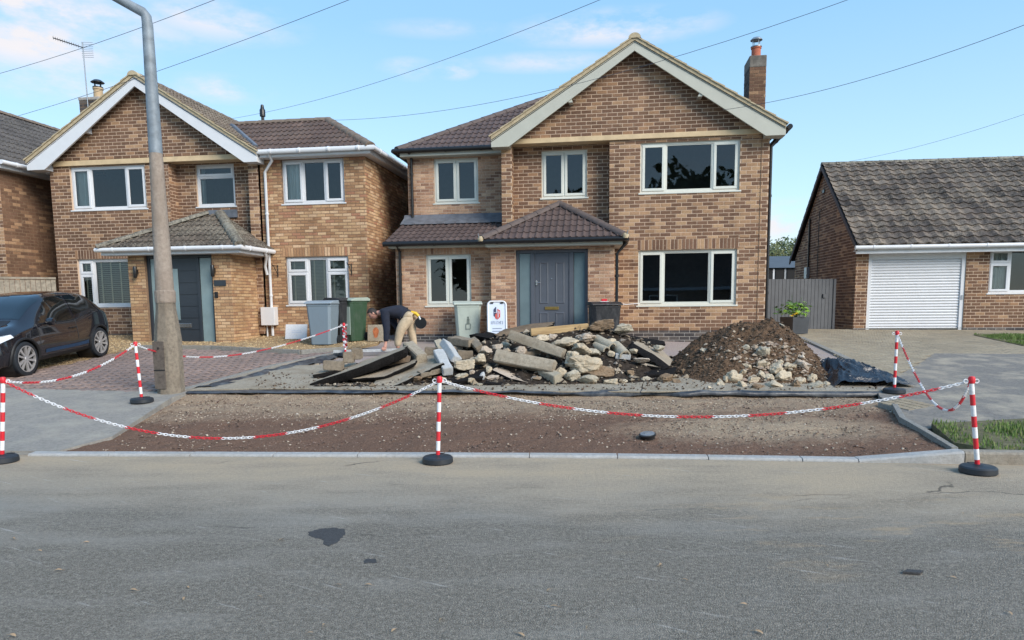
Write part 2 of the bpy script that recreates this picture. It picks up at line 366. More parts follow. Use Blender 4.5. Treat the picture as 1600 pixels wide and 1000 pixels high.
M['drive_asphalt'] = concrete_mat('drive_tarmac', (.23, .215, .195), .3, (.44, .385, .30), .9)
M['conc'] = concrete_mat('grey_concrete', (.40, .345, .265), .35, (.25, .19, .125), .7)
M['conc_pale'] = concrete_mat('pale_concrete', (.50, .515, .52), .15, (.42, .41, .38), .4)
M['conc_brown'] = concrete_mat('brown_stained_concrete', (.30, .25, .19), .35, (.18, .135, .09), .6)
M['stone_pale'] = concrete_mat('pale_rubble', (.56, .475, .35), .3, (.36, .275, .175), .6)
M['stone_pink'] = concrete_mat('pinkish_rubble', (.52, .43, .34), .25, (.40, .32, .24), .5)
M['stone_dark'] = concrete_mat('soil_stained_rubble', (.26, .185, .12), .4, (.12, .08, .05), .6)
M['stone_grey'] = concrete_mat('grey_rubble', (.46, .41, .32), .3, (.3, .27, .2), .5)
M['slab_top'] = concrete_mat('weathered_tarmac_top', (.40, .335, .25), .3, (.23, .20, .17), .5)
M['slab_side'] = plain('broken_tarmac', (.013, .012, .012), .95, .6, 45, bump=1., spec=.12)
M['board'] = concrete_mat('dusty_grey_board', (.38, .335, .265), .3, (.24, .19, .13), .75)
def paver_mat(name, cols, j=.3):
    def fn(t):
        n = len(cols); c = t.ramp(t.attr(), [(i/(n-1), k) for i, k in enumerate(cols)])
        c = t.mix(1., c, t.ramp(t.noise(30, 4, .65), [(.3, 1-j), (.7, 1+j*.6)]), 'MULTIPLY')
        c = t.mix(1., c, t.ramp(t.noise(.9, 3, .6), [(.3, .85), (.7, 1.1)]), 'MULTIPLY')
        return {'Base Color': c, 'Roughness': .88, 'Specular IOR Level': .25, 'Normal': t.bump(t.noise(120, 2), .4, .004)}
    return material(name, fn)
M['paver_red'] = paver_mat('brindle_paver', [(.25, .188, .165), (.29, .215, .185), (.22, .175, .16), (.265, .2, .175), (.32, .235, .2)])
M['paver_buff'] = paver_mat('buff_paver', [(.30, .25, .175), (.35, .295, .21), (.27, .23, .17), (.33, .27, .19)])
M['paver_mauve'] = concrete_mat('mauve_paving', (.38, .315, .29), .2, (.40, .33, .25), .6)
M['joint'] = plain('sandy_joint', (.12, .095, .075), .95, .3, 20)
M['edging'] = concrete_mat('edging_concrete', (.30, .29, .265), .25)
M['turf'] = plain('turf_soil', (.11, .10, .05), .95, .4, 12, bump=.6)

def bulk_sheet(name, poly, mat, off=0., kind='structure', skirt=.2, cell=.8, hf=None, bump=0., bsc=1.5, parent=None):
    """ground zone cut from a plan polygon, following the slope, with its edges turned down"""
    hf = hf or hgt
    bm = bmesh.new(); bm.faces.new([bm.verts.new((p[0], p[1], 0)) for p in poly])
    xs = [p[0] for p in poly]; ys = [p[1] for p in poly]
    for ax, lo, hi in ((0, min(xs), max(xs)), (1, min(ys), max(ys))):
        n = int(max(1, min(160, (hi-lo)/cell)))
        for i in range(1, n):
            c = [0, 0, 0]; c[ax] = lo+(hi-lo)*i/n; nn = [0, 0, 0]; nn[ax] = 1
            bmesh.ops.bisect_plane(bm, geom=bm.verts[:]+bm.edges[:]+bm.faces[:], plane_co=c, plane_no=nn)
    bmesh.ops.remove_doubles(bm, verts=bm.verts[:], dist=1e-4)
    bmesh.ops.triangulate(bm, faces=bm.faces[:])
    bed = [e for e in bm.edges if e.is_boundary]; bv = {v for e in bed for v in e.verts}
    for v in bm.verts:
        z = hf(v.co.x, v.co.y)+off
        if bump and v not in bv: z += bump*(mn.noise(v.co*bsc)+.5*mn.noise(v.co*bsc*2.7)+.3*mn.noise(v.co*bsc*6))
        v.co.z = z
    if skirt:
        r = bmesh.ops.extrude_edge_only(bm, edges=bed)
        for v in r['geom']:
            if isinstance(v, bmesh.types.BMVert): v.co.z -= skirt
    bmesh.ops.recalc_face_normals(bm, faces=bm.faces[:])
    me = bpy.data.meshes.new(name); bm.to_mesh(me); bm.free(); me.materials.append(mat)
    if sum(p.normal.z for p in me.polygons) < 0: me.flip_normals()
    return link(name, me, parent, kind=kind)

ICO = None
def pebbles(name, pts, sizes, mat, parent=None, kind='stuff', flat=.65):
    """one mesh of many little stones (8-face lumps)"""
    base = np.array([(1, 0, 0), (-1, 0, 0), (0, 1, 0), (0, -1, 0), (0, 0, 1), (0, 0, -1)], float)
    fc = np.array([(0, 2, 4), (2, 1, 4), (1, 3, 4), (3, 0, 4), (2, 0, 5), (1, 2, 5), (3, 1, 5), (0, 3, 5)])
    n = len(pts); pts = np.asarray(pts, float); sizes = np.asarray(sizes, float)
    v = np.repeat(base[None], n, 0)*(.65+.7*rng.random((n, 6, 1)))
    v[:, :, 2] *= flat
    ang = rng.random(n)*6.283; ca, sa = np.cos(ang)[:, None], np.sin(ang)[:, None]
    tl = (rng.random(n)-.5)*1.2; ct, st = np.cos(tl)[:, None], np.sin(tl)[:, None]
    x, y, z = v[:, :, 0], v[:, :, 1], v[:, :, 2]
    y, z = y*ct-z*st, y*st+z*ct; x, y = x*ca-y*sa, x*sa+y*ca
    v = np.stack([x, y, z], 2)*sizes[:, None, None]+pts[:, None, :]
    f = (fc[None]+(np.arange(n)*6)[:, None, None]).reshape(-1, 3)
    me = bpy.data.meshes.new(name); me.from_pydata(v.reshape(-1, 3).tolist(), [], f.tolist()); me.materials.append(mat)
    me.attributes.new('rnd', 'FLOAT', 'FACE').data.foreach_set('value', np.repeat(rng.random(n), 8).astype(np.float32))
    me.update(); return link(name, me, parent, kind=kind)
def in_poly(x, y, poly):
    c = False; j = len(poly)-1
    for i in range(len(poly)):
        a, b = poly[i], poly[j]
        if (a[1] > y) != (b[1] > y) and x < (b[0]-a[0])*(y-a[1])/(b[1]-a[1])+a[0]: c = not c
        j = i
    return c
def scatter(poly, n):
    xs = [p[0] for p in poly]; ys = [p[1] for p in poly]; out = []
    while len(out) < n:
        x = random.uniform(min(xs), max(xs)); y = random.uniform(min(ys), max(ys))
        if in_poly(x, y, poly): out.append((x, y))
    return out
def g2(x, y): p = G(x, y); return (p.x, p.y)

KL = [(-40, 9.85), (-9., 7.85), (-5.25, 7.55), (-3., 7.41), (-.75, 7.28), (1.4, 7.12), (3.44, 6.86), (4.5, 6.74), (7, 6.4), (14, 5.2), (40, -2)]  # kerb front line in plan
def kerb_y(x):
    for (a, b), (c, d) in zip(KL, KL[1:]):
        if a <= x <= c: return b+(d-b)*(x-a)/(c-a)
    return 7.
# road
bulk_sheet('road', [(-40, -5.5), (40, -15)]+[(x, y) for x, y in KL[::-1]], M['road'], 0, cell=4, hf=lambda x, y: 0., skirt=.1)
# far ground that everything stands on
mb = MB(); xs = [-900, -60, -20, -8, 0, 4, 9, 20, 60, 900]; yy = [7.9, 10, 13, 16, 20, 40, 120, 1500]
mb.add([(x, max(y, kerb_y(max(-40, min(40, x)))+.3 if y == 7.9 else y), hgt(x, y)-.22) for y in yy for x in xs], [(j*10+i, j*10+i+1, j*10+i+11, j*10+i+10) for j in range(7) for i in range(9)])
mb.build('ground', M['earth'], kind='structure')
mb = MB(); mb.add([(-900, -9, -.06), (900, -30, -.06), (900, -900, -.06), (-900, -900, -.06)], [(0, 3, 2, 1)]); mb.build('far_ground', M['turf'], kind='structure')
# zones behind the kerb (plan polygons found from the photograph)
e_ap = [g2(300, 611), g2(268, 621), g2(175, 682), (-5.05, 7.66)]         # ragged edge of the concrete apron
apron = [(-14, 8.3)]+[(-9, 7.98), (-5.25, 7.68)]+e_ap[::-1][:1]+e_ap[::-1][1:]+[(-5.35, 10.95), (-8.37, 11.42), (-14, 12.2)]
bulk_sheet('apron', apron, M['apron'], 0, skirt=.25)
verge_r = [g2(1398, 634), g2(1410, 655), g2(1440, 672), g2(1492, 703)]
VERGE = [(-5.1, 7.72), (-3., 7.54), (-.75, 7.41), (1.4, 7.25), (3.44, 6.99), (4.35, 6.95)]+verge_r[::-1]+[(5.35, 10.2), (5.6, 10.75), (-5.0, 11.05)]+e_ap[1:3]
def soil_h(x, y):
    t = min(1, max(0, (y-7.3)/3)); return -.015+.165*t+.10*min(1, max(0, (y-10.5)/.35))
bulk_sheet('verge_soil', VERGE, M['soil'], 0, hf=soil_h, cell=.11, bump=.024, bsc=2.6)
pp = scatter(VERGE, 9500)
pebbles('soil_stones', [(x, y, soil_h(x, y)+.004) for x, y in pp], .004+.016*rng.random(len(pp))**2.6, M['pebble_soil'])
pb = [q for q in scatter(VERGE, 11000) if q[1] > 9.25+.5*mn.noise(Vector((q[0]*.9, q[1], 3))) or (((q[0]-3.1)**2*.35+(q[1]-8.55)**2*1.8) < .75+.4*mn.noise(Vector((q[0]*2, q[1]*2, 9))))]
pebbles('pale_stones', [(x, y, soil_h(x, y)+.004) for x, y in pb], .004+.014*rng.random(len(pb))**2.2, M['pebble_pale'])

# kerb stones
kerb = tag(link('kerb', None), kind='structure')
def kerb_stone(a, b, za, zb, mat, w=.125, low=-.12):
    a = Vector((a[0], a[1], 0)); b = Vector((b[0], b[1], 0)); d = (b-a).normalized(); n = Vector((-d.y, d.x, 0)); g = d*.004
    vs = []
    for p, z in ((a+g, za), (b-g, zb)):
        ch = .018
        for (o, h) in ((0, low), (0, z-ch), (ch, z), (w, z+.002), (w, low)): vs.append(p+n*o+Vector((0, 0, h)))
    m = MB(); m.add([v-a for v in vs], [(0, 1, 6, 5), (1, 2, 7, 6), (2, 3, 8, 7), (3, 4, 9, 8), (4, 3, 2, 1, 0), (5, 6, 7, 8, 9)])
    return m.build('kerb_stone', mat, kerb, a, smooth=False, bevel=.004)
pts = []; x = -5.3
while x < 3.4:
    x2 = min(3.44, x+.912)
    kerb_stone((x, kerb_y(x)), (x2, kerb_y(x2)), .03+random.uniform(-.003, .003), .03, M['kerb']); x = x2
kerb_stone((3.44, kerb_y(3.44)), (4.42, kerb_y(4.42)), .03, .125, M['kerb'], .14)
x = 4.42
while x < 12: kerb_stone((x, kerb_y(x)), (x+.912, kerb_y(x+.912)), .12, .12, M['kerb_old'], .14); x += .912
x = -5.3
while x > -12: kerb_stone((x-.912, kerb_y(x-.912)), (x, kerb_y(x)), .012, .012, M['kerb_old']); x -= .912
# edging stones down the right side of the verge
eg = tag(link('edging', None), kind='structure')
def edging_run(pts, name, mat, w=.06, up=.03, step=.6, parent=None):
    for (a, b) in zip(pts, pts[1:]):
        a = Vector(a); b = Vector(b); L = (b-a).length; n = max(1, round(L/step))
        for i in range(n):
            p = a.lerp(b, i/n); q = a.lerp(b, (i+1)/n); d = (q-p).normalized(); s = Vector((-d.y, d.x))*w/2; g = d*.004
            pz, qz = hgt(*p)+up, hgt(*q)+up; p, q = p+g, q-g
            vs = [(p.x-s.x, p.y-s.y, pz-.2), (p.x+s.x, p.y+s.y, pz-.2), (q.x+s.x, q.y+s.y, qz-.2), (q.x-s.x, q.y-s.y, qz-.2), (p.x-s.x, p.y-s.y, pz), (p.x+s.x, p.y+s.y, pz), (q.x+s.x, q.y+s.y, qz), (q.x-s.x, q.y-s.y, qz)]
            m = MB(); m.add(vs, [(4, 5, 6, 7), (0, 1, 5, 4), (1, 2, 6, 5), (2, 3, 7, 6), (3, 0, 4, 7)])
            m.build(name, mat, parent or eg, bevel=.005)
edging_run(verge_r, 'edging_stone', M['edging'], .07, .03, .9)

# left driveway of block pavers, with its edging
def pavers(struct, poly, w, l, mat, off, herring=True, ang=0., near_limit=300, joint=.006, maxY=99):
    """blocks with gaps over a polygon: the nearest 300 as parts, the others as one mesh"""
    ca, sa = math.cos(ang), math.sin(ang); cx = sum(p[0] for p in poly)/len(poly); cy_ = sum(p[1] for p in poly)/len(poly)
    rects = []; ext = 16
    if herring:
        for i in range(-int(ext/w), int(ext/w)):
            for k in range(-int(ext/(l*2)), int(ext/(l*2))):
                rects.append((i*w+k*2*l, i*w, l, w)); rects.append((i*w+k*2*l+l, i*w+w-l if False else i*w, w, l))
    else:
        j = 0; y = -ext
        while y < ext:
            x = -ext+(j % 2)*l/2
            while x < ext: rects.append((x, y, l, w)); x += l
            y += w; j += 1
    me_v = {}; full = []; rest = MB(); proto = []
    for k in range(8):
        for (a, b) in ((l, w), (w, l)):
            m = MB(); g = joint/2; c = .006
            m.add([(g, g, -.03), (a-g, g, -.03), (a-g, b-g, -.03), (g, b-g, -.03), (g, g, -.004), (a-g, g, -.004), (a-g, b-g, -.004), (g, b-g, -.004), (g+c, g+c, 0), (a-g-c, g+c, 0), (a-g-c, b-g-c, 0), (g+c, b-g-c, 0)],
                  [(8, 9, 10, 11), (4, 5, 9, 8), (5, 6, 10, 9), (6, 7, 11, 10), (7, 4, 8, 11), (0, 1, 5, 4), (1, 2, 6, 5), (2, 3, 7, 6), (3, 0, 4, 7)], (k+.5)/8)
            me_v[(k, a > b)] = m
    for (x, y, a, b) in rects:
        cs = []
        for (u, v) in ((x, y), (x+a, y), (x+a, y+b), (x, y+b)): cs.append((cx+u*ca-v*sa, cy_+u*sa+v*ca))
        mx = sum(c[0] for c in cs)/4; my = sum(c[1] for c in cs)/4
        if my < maxY and all(in_poly(*c, poly) for c in cs): full.append((mx*mx+my*my, cs[0], a > b))
        elif my < maxY and in_poly(mx, my, poly): full.append((9999, cs[0], a > b))
    full.sort(key=lambda q: q[0]); cache = {}
    for i, (d, c0, hz) in enumerate(full):
        k = random.randrange(8); z = hgt(*c0)+off+random.uniform(-.002, .002); sl = (hgt(c0[0], c0[1]+1)-hgt(*c0))
        if i < near_limit:
            if (k, hz) not in cache:
                o = me_v[(k, hz)].build('paver', mat, struct); cache[(k, hz)] = o
            else: o = cache[(k, hz)].copy(); COL.objects.link(o)
            o.location = (c0[0], c0[1], z); o.rotation_euler = (math.atan(sl), 0, ang)
        else:
            q = me_v[(k, hz)]
            rest.add([(c0[0]+v[0]*ca-v[1]*sa, c0[1]+v[0]*sa+v[1]*ca, z+v[2]+(v[0]*sa+v[1]*ca)*sl) for v in q.v], q.f, q.r[0])
    if rest.v: rest.build('pavers_further', mat, struct, kind='stuff')
DRV = [(-5.35, 10.97), (-8.37, 11.44), (-9.4, 11.65), g2(120, 566), g2(190, 549), g2(212, 546), g2(330, 546), g2(470, 553), g2(535, 549), (-4.6, 13.6)]
dv = bulk_sheet('block_driveway', DRV, M['joint'], -.012)
pavers(dv, DRV, .1, .2, M['paver_red'], 0., True, -.55)
edging_run([(-5.32, 10.98), (-4.55, 13.6), g2(538, 548)], 'edging_stone', M['edging'], .15, .004, .6)
edging_run([g2(538, 546), g2(470, 551), g2(330, 544), g2(212, 543)], 'edging_stone', M['edging'], .06, .06, .9)
# golden gravel under the car and along the left house
GR = [(-9.4, 11.68), g2(120, 564), g2(190, 547), g2(212, 542), g2(330, 543), g2(470, 550), g2(540, 545), g2(590, 536), (-3.4, 19.2), (-14, 20.3), (-16, 13), (-14, 12.25)]
bulk_sheet('gravel', GR, plain('gravel_bed', (.30, .21, .115), .95, .4, 30, bump=.8), -.01, cell=.5)
pp = [q for q in scatter(GR, 21000)]
pebbles('gravel_stones', [(x, y, hgt(x, y)-.005) for x, y in pp], .009+.013*rng.random(len(pp)), M['pebble_gold'])
# front garden of the middle house
FG = [(-4.98, 11.0), (5.58, 10.7), g2(1392, 592), g2(1252, 528), (5.8, 17.6), (-3.2, 18.4), g2(590, 538), g2(538, 548), (-4.5, 13.6)]
bulk_sheet('front_garden', FG, M['paver_mauve'], -.03, skirt=.3)
# right: tarmac drive, block paved drive, lawn and grass verge
rp = [g2(1398, 634), g2(1410, 655), g2(1440, 672)]
AS = [rp[0], rp[1], rp[2], g2(1475, 665), (20, 9.3), (20, 14.2), g2(1600, 553), g2(1460, 552), g2(1430, 572), g2(1394, 592), (5.6, 10.72), (5.37, 10.2)]
bulk_sheet('tarmac_drive', AS, M['drive_asphalt'], 0)
BP = [g2(1394, 592), g2(1430, 572), g2(1460, 552), g2(1600, 553), (20, 14.2), (20, 18), (9.3, 19.7), (6.3, 20), (5.8, 18.5), g2(1252, 528)]
bd = bulk_sheet('paved_drive', BP, M['joint'], -.012)
pavers(bd, [p for p in BP], .1, .2, M['paver_buff'], 0., False, -.12)
edging_run([g2(1252, 527), g2(1392, 592), (5.6, 10.72)], 'edging_stone', M['edging'], .12, .012, .9)
LW = [g2(1522, 524), g2(1600, 541), (20, 15.2), (20, 17.3), (11.9, 18.1)]
bulk_sheet('lawn', LW, M['turf'], .012)
GV = [g2(1455, 668), g2(1490, 698), (5.0, 7.1), (8, 6.6), (20, 5), (20, 9.2), g2(1600, 660)]
bulk_sheet('verge_turf', GV, M['turf'], .05, skirt=.2, bump=.02)
def grass(name, poly, n, hmin, hmax, mat, off, label_kind='stuff'):
    mb_v = []; mb_f = []; rr = []
    for i, (x, y) in enumerate(scatter(poly, n)):
        pn = mn.noise(Vector((x*1.6, y*1.6, 0)))
        if pn < -.22 and random.random() < .8: continue
        h = random.uniform(hmin, hmax)*(.5+1.1*max(0, pn+.5)); a = random.uniform(0, 6.28); w = .004+.003*random.random(); l = random.uniform(-.5, .5)*h
        z = hgt(x, y)+off; c, s = math.cos(a), math.sin(a); o = len(mb_v)
        mb_v += [(x-w*c, y-w*s, z), (x+w*c, y+w*s, z), (x+w*.7*c-l*.4*s, y+w*.7*s+l*.4*c, z+h*.6), (x-l*s, y+l*c, z+h)]
        mb_f += [(o, o+1, o+2), (o, o+2, o+3)]; rr += [random.random()]*2
    me = bpy.data.meshes.new(name); me.from_pydata(mb_v, [], mb_f); me.materials.append(mat)
    me.attributes.new('rnd', 'FLOAT', 'FACE').data.foreach_set('value', np.array(rr, dtype=np.float32))
    return link(name, me, kind=label_kind)
def leafy(name, cols, rough=.6, trans=.25):
    def fn(t):
        n = len(cols); c = t.ramp(t.attr(), [(i/(n-1), k) for i, k in enumerate(cols)])
        return {'Base Color': c, 'Roughness': rough, 'Specular IOR Level': .3, 'Transmission Weight': 0., 'Subsurface Weight': 0.}
    return material(name, fn)
M['grass'] = leafy('grass_blades', [(.085, .15, .03), (.11, .20, .04), (.15, .23, .05), (.09, .16, .035), (.24, .25, .10), (.12, .2, .04)])
grass('grass', GV[:4]+[(8, 6.6), (9.5, 6.4), (9.5, 8.9), g2(1600, 660)], 13000, .02, .065, M['grass'], .05)
grass('lawn_grass', [g2(1522, 524), g2(1600, 541), (13.5, 15.8), (14, 17.6), (11.9, 18.1)], 9000, .03, .06, M['grass'], .012)

# ------------------------------------------------------------------ houses
class House:
    """local frame: u to the right along the front, n into the house, z up"""
    def __init__(s, name, label, cat, px, Y, tan):
        o = at(px[0], px[1], Y); s.th = math.atan(tan)
        s.root = thing(name, label, cat, (o.x, o.y, 0), -s.th); s.loc = Vector((o.x, o.y, 0)); s.br = []; s.tl = []
    def world(s, u, n, z):
        c, k = math.cos(s.th), math.sin(s.th); return Vector((s.loc.x+u*c+n*k, s.loc.y-u*k+n*c, z))
    def wall(s, P0, ang, length, z0, z1, brick, mortar, holes=(), gable=None, course=.0845, bl=.238, bh=None, soldiers=(), name='wall', phase=0., bricks=True, reveal=.11):
        """a wall of separate bricks over a mortar face, with openings; local x along, -y outwards"""
        g = gable  # function of x -> top
        m = MB()
        xs = sorted({0., length, *[h[0] for h in holes], *[h[1] for h in holes]}); xs = [x for x in xs if 0 <= x <= length]
        zs = sorted({z0, z1, *[h[2] for h in holes], *[h[3] for h in holes]}); zs = [z for z in zs if z0 <= z <= z1]
        hole = lambda x, z: any(h[0] < x < h[1] and h[2] < z < h[3] for h in holes)
        if g is None:
            for a, b in zip(xs, xs[1:]):
                for c, d in zip(zs, zs[1:]):
                    if not hole((a+b)/2, (c+d)/2): m.add([(a, 0, c), (b, 0, c), (b, 0, d), (a, 0, d)], [(0, 1, 2, 3)])
        else:
            xs = sorted({0., length, *[length*i/24 for i in range(25)], length/2})
            for a, b in zip(xs, xs[1:]):
                if max(g(a), g(b)) > z0: m.add([(a, 0, z0), (b, 0, z0), (b, 0, max(z0, g(b))), (a, 0, max(z0, g(a)))], [(0, 1, 2, 3)])
        for (a, b, c, d) in holes:
            m.add([(a, 0, c), (b, 0, c), (b, 0, d), (a, 0, d), (a, reveal, c), (b, reveal, c), (b, reveal, d), (a, reveal, d)], [(0, 4, 5, 1), (1, 5, 6, 2), (2, 6, 7, 3), (3, 7, 4, 0)])
        w = m.build(name, M[mortar], s.root, P0, ang)
        if not bricks: return w
        j = .0135; bh = course-j; row = 0; z = z0
        cut = list(holes)+[(a, b, c, c+bl) for (a, b, c) in soldiers]
        while z < z1-.01:
            a0, a1 = z, min(z+bh, z1); zc = sorted({a0, a1, *[q for h in cut for q in h[2:4] if a0+.004 < q < a1-.004]})
            off = phase+(row % 2)*bl/2-bl
            for c, d in zip(zc, zc[1:]):
                zm = (c+d)/2; iv = [(0., length)]
                if g is not None:
                    ok = [length*i/400 for i in range(401) if g(length*i/400) > d]
                    iv = [(ok[0], ok[-1])] if ok else []
                for h in cut:
                    if h[2] < zm < h[3]:
                        nv = []
                        for a, b in iv:
                            if h[0] > a: nv.append((a, min(b, h[0])))
                            if h[1] < b: nv.append((max(a, h[1]), b))
                        iv = [q for q in nv if q[1]-q[0] > .03]
                x = off
                while x < length:
                    for a, b in iv:
                        p, q = max(x, a), min(x+bl-j, b)
                        if q-p > .03: s.br.append((w, P0, ang, p, q, c, d, brick, abs(q-p-bl+j) < .002 and abs(d-c-bh) < .002))
                    x += bl
            z += course; row += 1
        for (a, b, c) in soldiers:
            n = max(1, round((b-a)/course)); st = (b-a)/n
            for i in range(n): s.br.append((w, P0, ang, a+i*st+j/2, a+(i+1)*st-j/2, c+.004, c+bl-.006, brick, False))
        return w
    def finish_bricks(s, limit=300):
        full = []; rest = {}
        for q in s.br:
            w, P0, ang, a, b, c, d, brick, fl = q; x = (a+b)/2
            P = s.world(P0[0]+x*math.cos(ang), P0[1]+x*math.sin(ang), P0[2]+(c+d)/2)
            if fl and ang == 0: full.append(((P-Vector((0, 0, EYE))).length, q))
            else: rest.setdefault(w, []).append(q)
        full.sort(key=lambda t: t[0])
        for _, q in full[limit:]: rest.setdefault(q[0], []).append(q)
        proto = {}
        for _, (w, P0, ang, a, b, c, d, brick, fl) in full[:limit]:
            k = random.randrange(14); key = (brick, k, round(b-a, 3), round(d-c, 3))
            if key not in proto:
                m = MB(); e = .003; L, h = b-a, d-c; pr = .003+.0015*(k % 3)
                m.add([(0, 0, 0), (L, 0, 0), (L, 0, h), (0, 0, h), (e, -pr, e), (L-e, -pr, e), (L-e, -pr, h-e), (e, -pr, h-e)], [(4, 5, 6, 7), (0, 1, 5, 4), (1, 2, 6, 5), (2, 3, 7, 6), (3, 0, 4, 7)], (k+.5)/14)
                o = m.build('brick', M[brick], w)
                proto[key] = o
            else:
                o = proto[key].copy(); COL.objects.link(o); o.parent = w
            o.location = (a, 0, c)
        for w, qs in rest.items():
            m = MB(); e = .003
            for (_, P0, ang, a, b, c, d, brick, fl) in qs:
                pr = .003+.004*random.random(); r = random.random()
                m.add([(a, 0, c), (b, 0, c), (b, 0, d), (a, 0, d), (a+e, -pr, c+e), (b-e, -pr, c+e), (b-e, -pr, d-e), (a+e, -pr, d-e)], [(4, 5, 6, 7), (0, 1, 5, 4), (1, 2, 6, 5), (2, 3, 7, 6), (3, 0, 4, 7)], r)
            m.build('brickwork', M[qs[0][7]], w, kind='stuff')
    # ---- roof slope: O corner, S along the eave, T up the slope
    def roof(s, O, Sv, Tv, smin, smax, length, tw, gauge, mat, waves=2, amp=.022, name='roof', kind=1, thick=.03):
        O = Vector(O); Sv = Vector(Sv).normalized(); Tv = Vector(Tv).normalized(); N = Sv.cross(Tv).normalized()
        lo = smin if callable(smin) else (lambda t, k=smin: k); hi = smax if callable(smax) else (lambda t, k=smax: k)
        m = MB(); n = 12; P = []
        for i in range(n+1):
            t = length*i/n; P += [(lo(t), t, -.03), (max(lo(t), hi(t)), t, -.03)]
        m.add(P, [(2*i, 2*i+1, 2*i+3, 2*i+2) for i in range(n)])
        ro = m.build(name, M['underlay'], s.root)
        mx = Matrix(((Sv.x, Tv.x, N.x, O.x), (Sv.y, Tv.y, N.y, O.y), (Sv.z, Tv.z, N.z, O.z), (0, 0, 0, 1))); ro.matrix_local = mx
        seg = 6*waves
        def tile_mesh(x0, t0, clip, r):
            vs = []; fs = []
            g2_ = gauge+.05
            for jx in range(seg+1):
                x = jx/seg*tw; ph = 2*math.pi*waves*jx/seg
                zz = amp*(max(0, math.sin(ph))**1.0*1.3 if kind == 1 else .5+.5*math.cos(ph))
                for (t, z) in ((-.012, zz+.002), (-.012, zz+thick), (g2_, zz+.004)):
                    X = x0+x; T = min(t0+t, length) if clip else t0+t
                    if clip: X = min(max(X, lo(max(0, T))), hi(max(0, T)))
                    vs.append((X-(0 if clip else x0), T-(0 if clip else t0), z))
            for jx in range(seg):
                a = jx*3; b = a+3
                fs += [(a, b, b+1, a+1), (a+1, b+1, b+2, a+2)]
            return vs, fs
        t = 0.; row = 0; rest = MB(); lst = []
        smn = min(lo(0), lo(length)); smx = max(hi(0), hi(length))
        while t < length-.05:
            x = smn-(row % 2)*0
            while x < smx:
                a, b = max(lo(t), lo(t+gauge)), min(hi(t), hi(t+gauge))
                if x+tw > min(lo(t), lo(t+gauge))+.02 and x < max(hi(t), hi(t+gauge))-.02:
                    inside = x >= a-.001 and x+tw <= b+.001 and t+gauge+.05 < length
                    if inside: s.tl.append((ro, mx, x, t, tile_mesh, mat, (tw, gauge, waves, amp)))
                    else:
                        v, f = tile_mesh(x, t, True, 0); rest.add(v, f)
                x += tw
            t += gauge; row += 1
        s.rest = getattr(s, 'rest', []); s.rest.append((ro, rest, mat))
        return ro
    def finish_tiles(s, limit=300):
        L = []
        for q in s.tl:
            p = q[1] @ Vector((q[2], q[3], 0)); P = s.world(*p); L.append(((P-Vector((0, 0, EYE))).length, q))
        L.sort(key=lambda t: t[0]); proto = {}
        rest = {id(r[0]): r for r in s.rest}
        for i, (d, (ro, mx, x, t, fn, mat, key)) in enumerate(L):
            if i < limit:
                k = random.randrange(10); kk = (key, mat, k)
                if kk not in proto:
                    v, f = fn(0, 0, False, 0); m = MB(); m.add(v, f, (k+.5)/10); o = m.build('roof_tile', M[mat], ro, smooth=50); proto[kk] = o
                else: o = proto[kk].copy(); COL.objects.link(o); o.parent = ro
                o.location = (x+random.uniform(-.002, .002), t+random.uniform(-.004, .004), random.uniform(0, .004))
            else:
                v, f = fn(0, 0, False, 0); jz = random.uniform(0, .005)
                rest[id(ro)][1].add([(a+x, b+t, c+jz) for a, b, c in v], f)
        for ro, m, mat in s.rest:
            if m.f: m.build('roof_tiles', M[mat], ro, smooth=50, kind='stuff')
    def ridge(s, A, B, mat, rad=.12, L=.42, parent=None, name='ridge_tile'):
        A = Vector(A); B = Vector(B); n = max(1, round((B-A).length/L))
        for i in range(n):
            p = A.lerp(B, i/n); q = A.lerp(B, (i+1)/n); d = (q-p).normalized(); sd = Vector((d.y, -d.x, 0)).normalized() if abs(d.z) < .99 else Vector((1, 0, 0)); up = sd.cross(d).normalized()
            if up.z < 0: up = -up
            m = MB(); vs = []
            for (P, r) in ((p, rad*1.06), (q+d*.01, rad*.96)):
                for k in range(9):
                    a = math.pi*k/8; vs.append(P+sd*math.cos(a)*r+up*(math.sin(a)*r*.8-.05))
            m.add(vs, [(k, k+1, k+10, k+9) for k in range(8)]+[tuple(range(9))[::-1], tuple(range(9, 18))])
            m.build(name, M[mat], parent or s.root, smooth=50)
    def box(s, name, a, b, mat, bevel=.004, parent=None):
        m = MB(); m.box(a, b); return m.build(name, M[mat], parent or s.root, bevel=bevel)
    def bar(s, name, pts, sec, mat, parent=None):
        """a board of rectangular section (w across n, h in z) swept between local points"""
        m = MB(); w, h = sec
        for p, q in zip(pts, pts[1:]):
            p = Vector(p); q = Vector(q)
            m.prism([p, p+Vector((0, w, 0)), p+Vector((0, w, h)), p+Vector((0, 0, h))], q-p)
        return m.build(name, M[mat], parent or s.root, bevel=.004)
    def gutter(s, pts, mat, r=.058):
        m = MB(); m.tube(pts, r, 10); 
        for a, b in zip(pts, pts[1:]):
            a = Vector(a); b = Vector(b); n = int((b-a).length/1.0)
            for i in range(n+1):
                p = a.lerp(b, (i+.5)/(n+1)); d = (b-a).normalized(); m.tube([p-d*.025, p+d*.025], r*1.15, 10)
        return m.build('gutter', M[mat], s.root, smooth=40)
    def pipe(s, pts, mat, r=.036):
        m = MB(); m.tube(pts, r, 10)
        for a, b in zip(pts, pts[1:]):
            a = Vector(a); b = Vector(b)
            if (b-a).length > 1.2:
                for k in (.25, .75): p = a.lerp(b, k); m.tube([p-(b-a).normalized()*.025, p+(b-a).normalized()*.025], r*1.3, 10)
        return m.build('downpipe', M[mat], s.root, smooth=40)
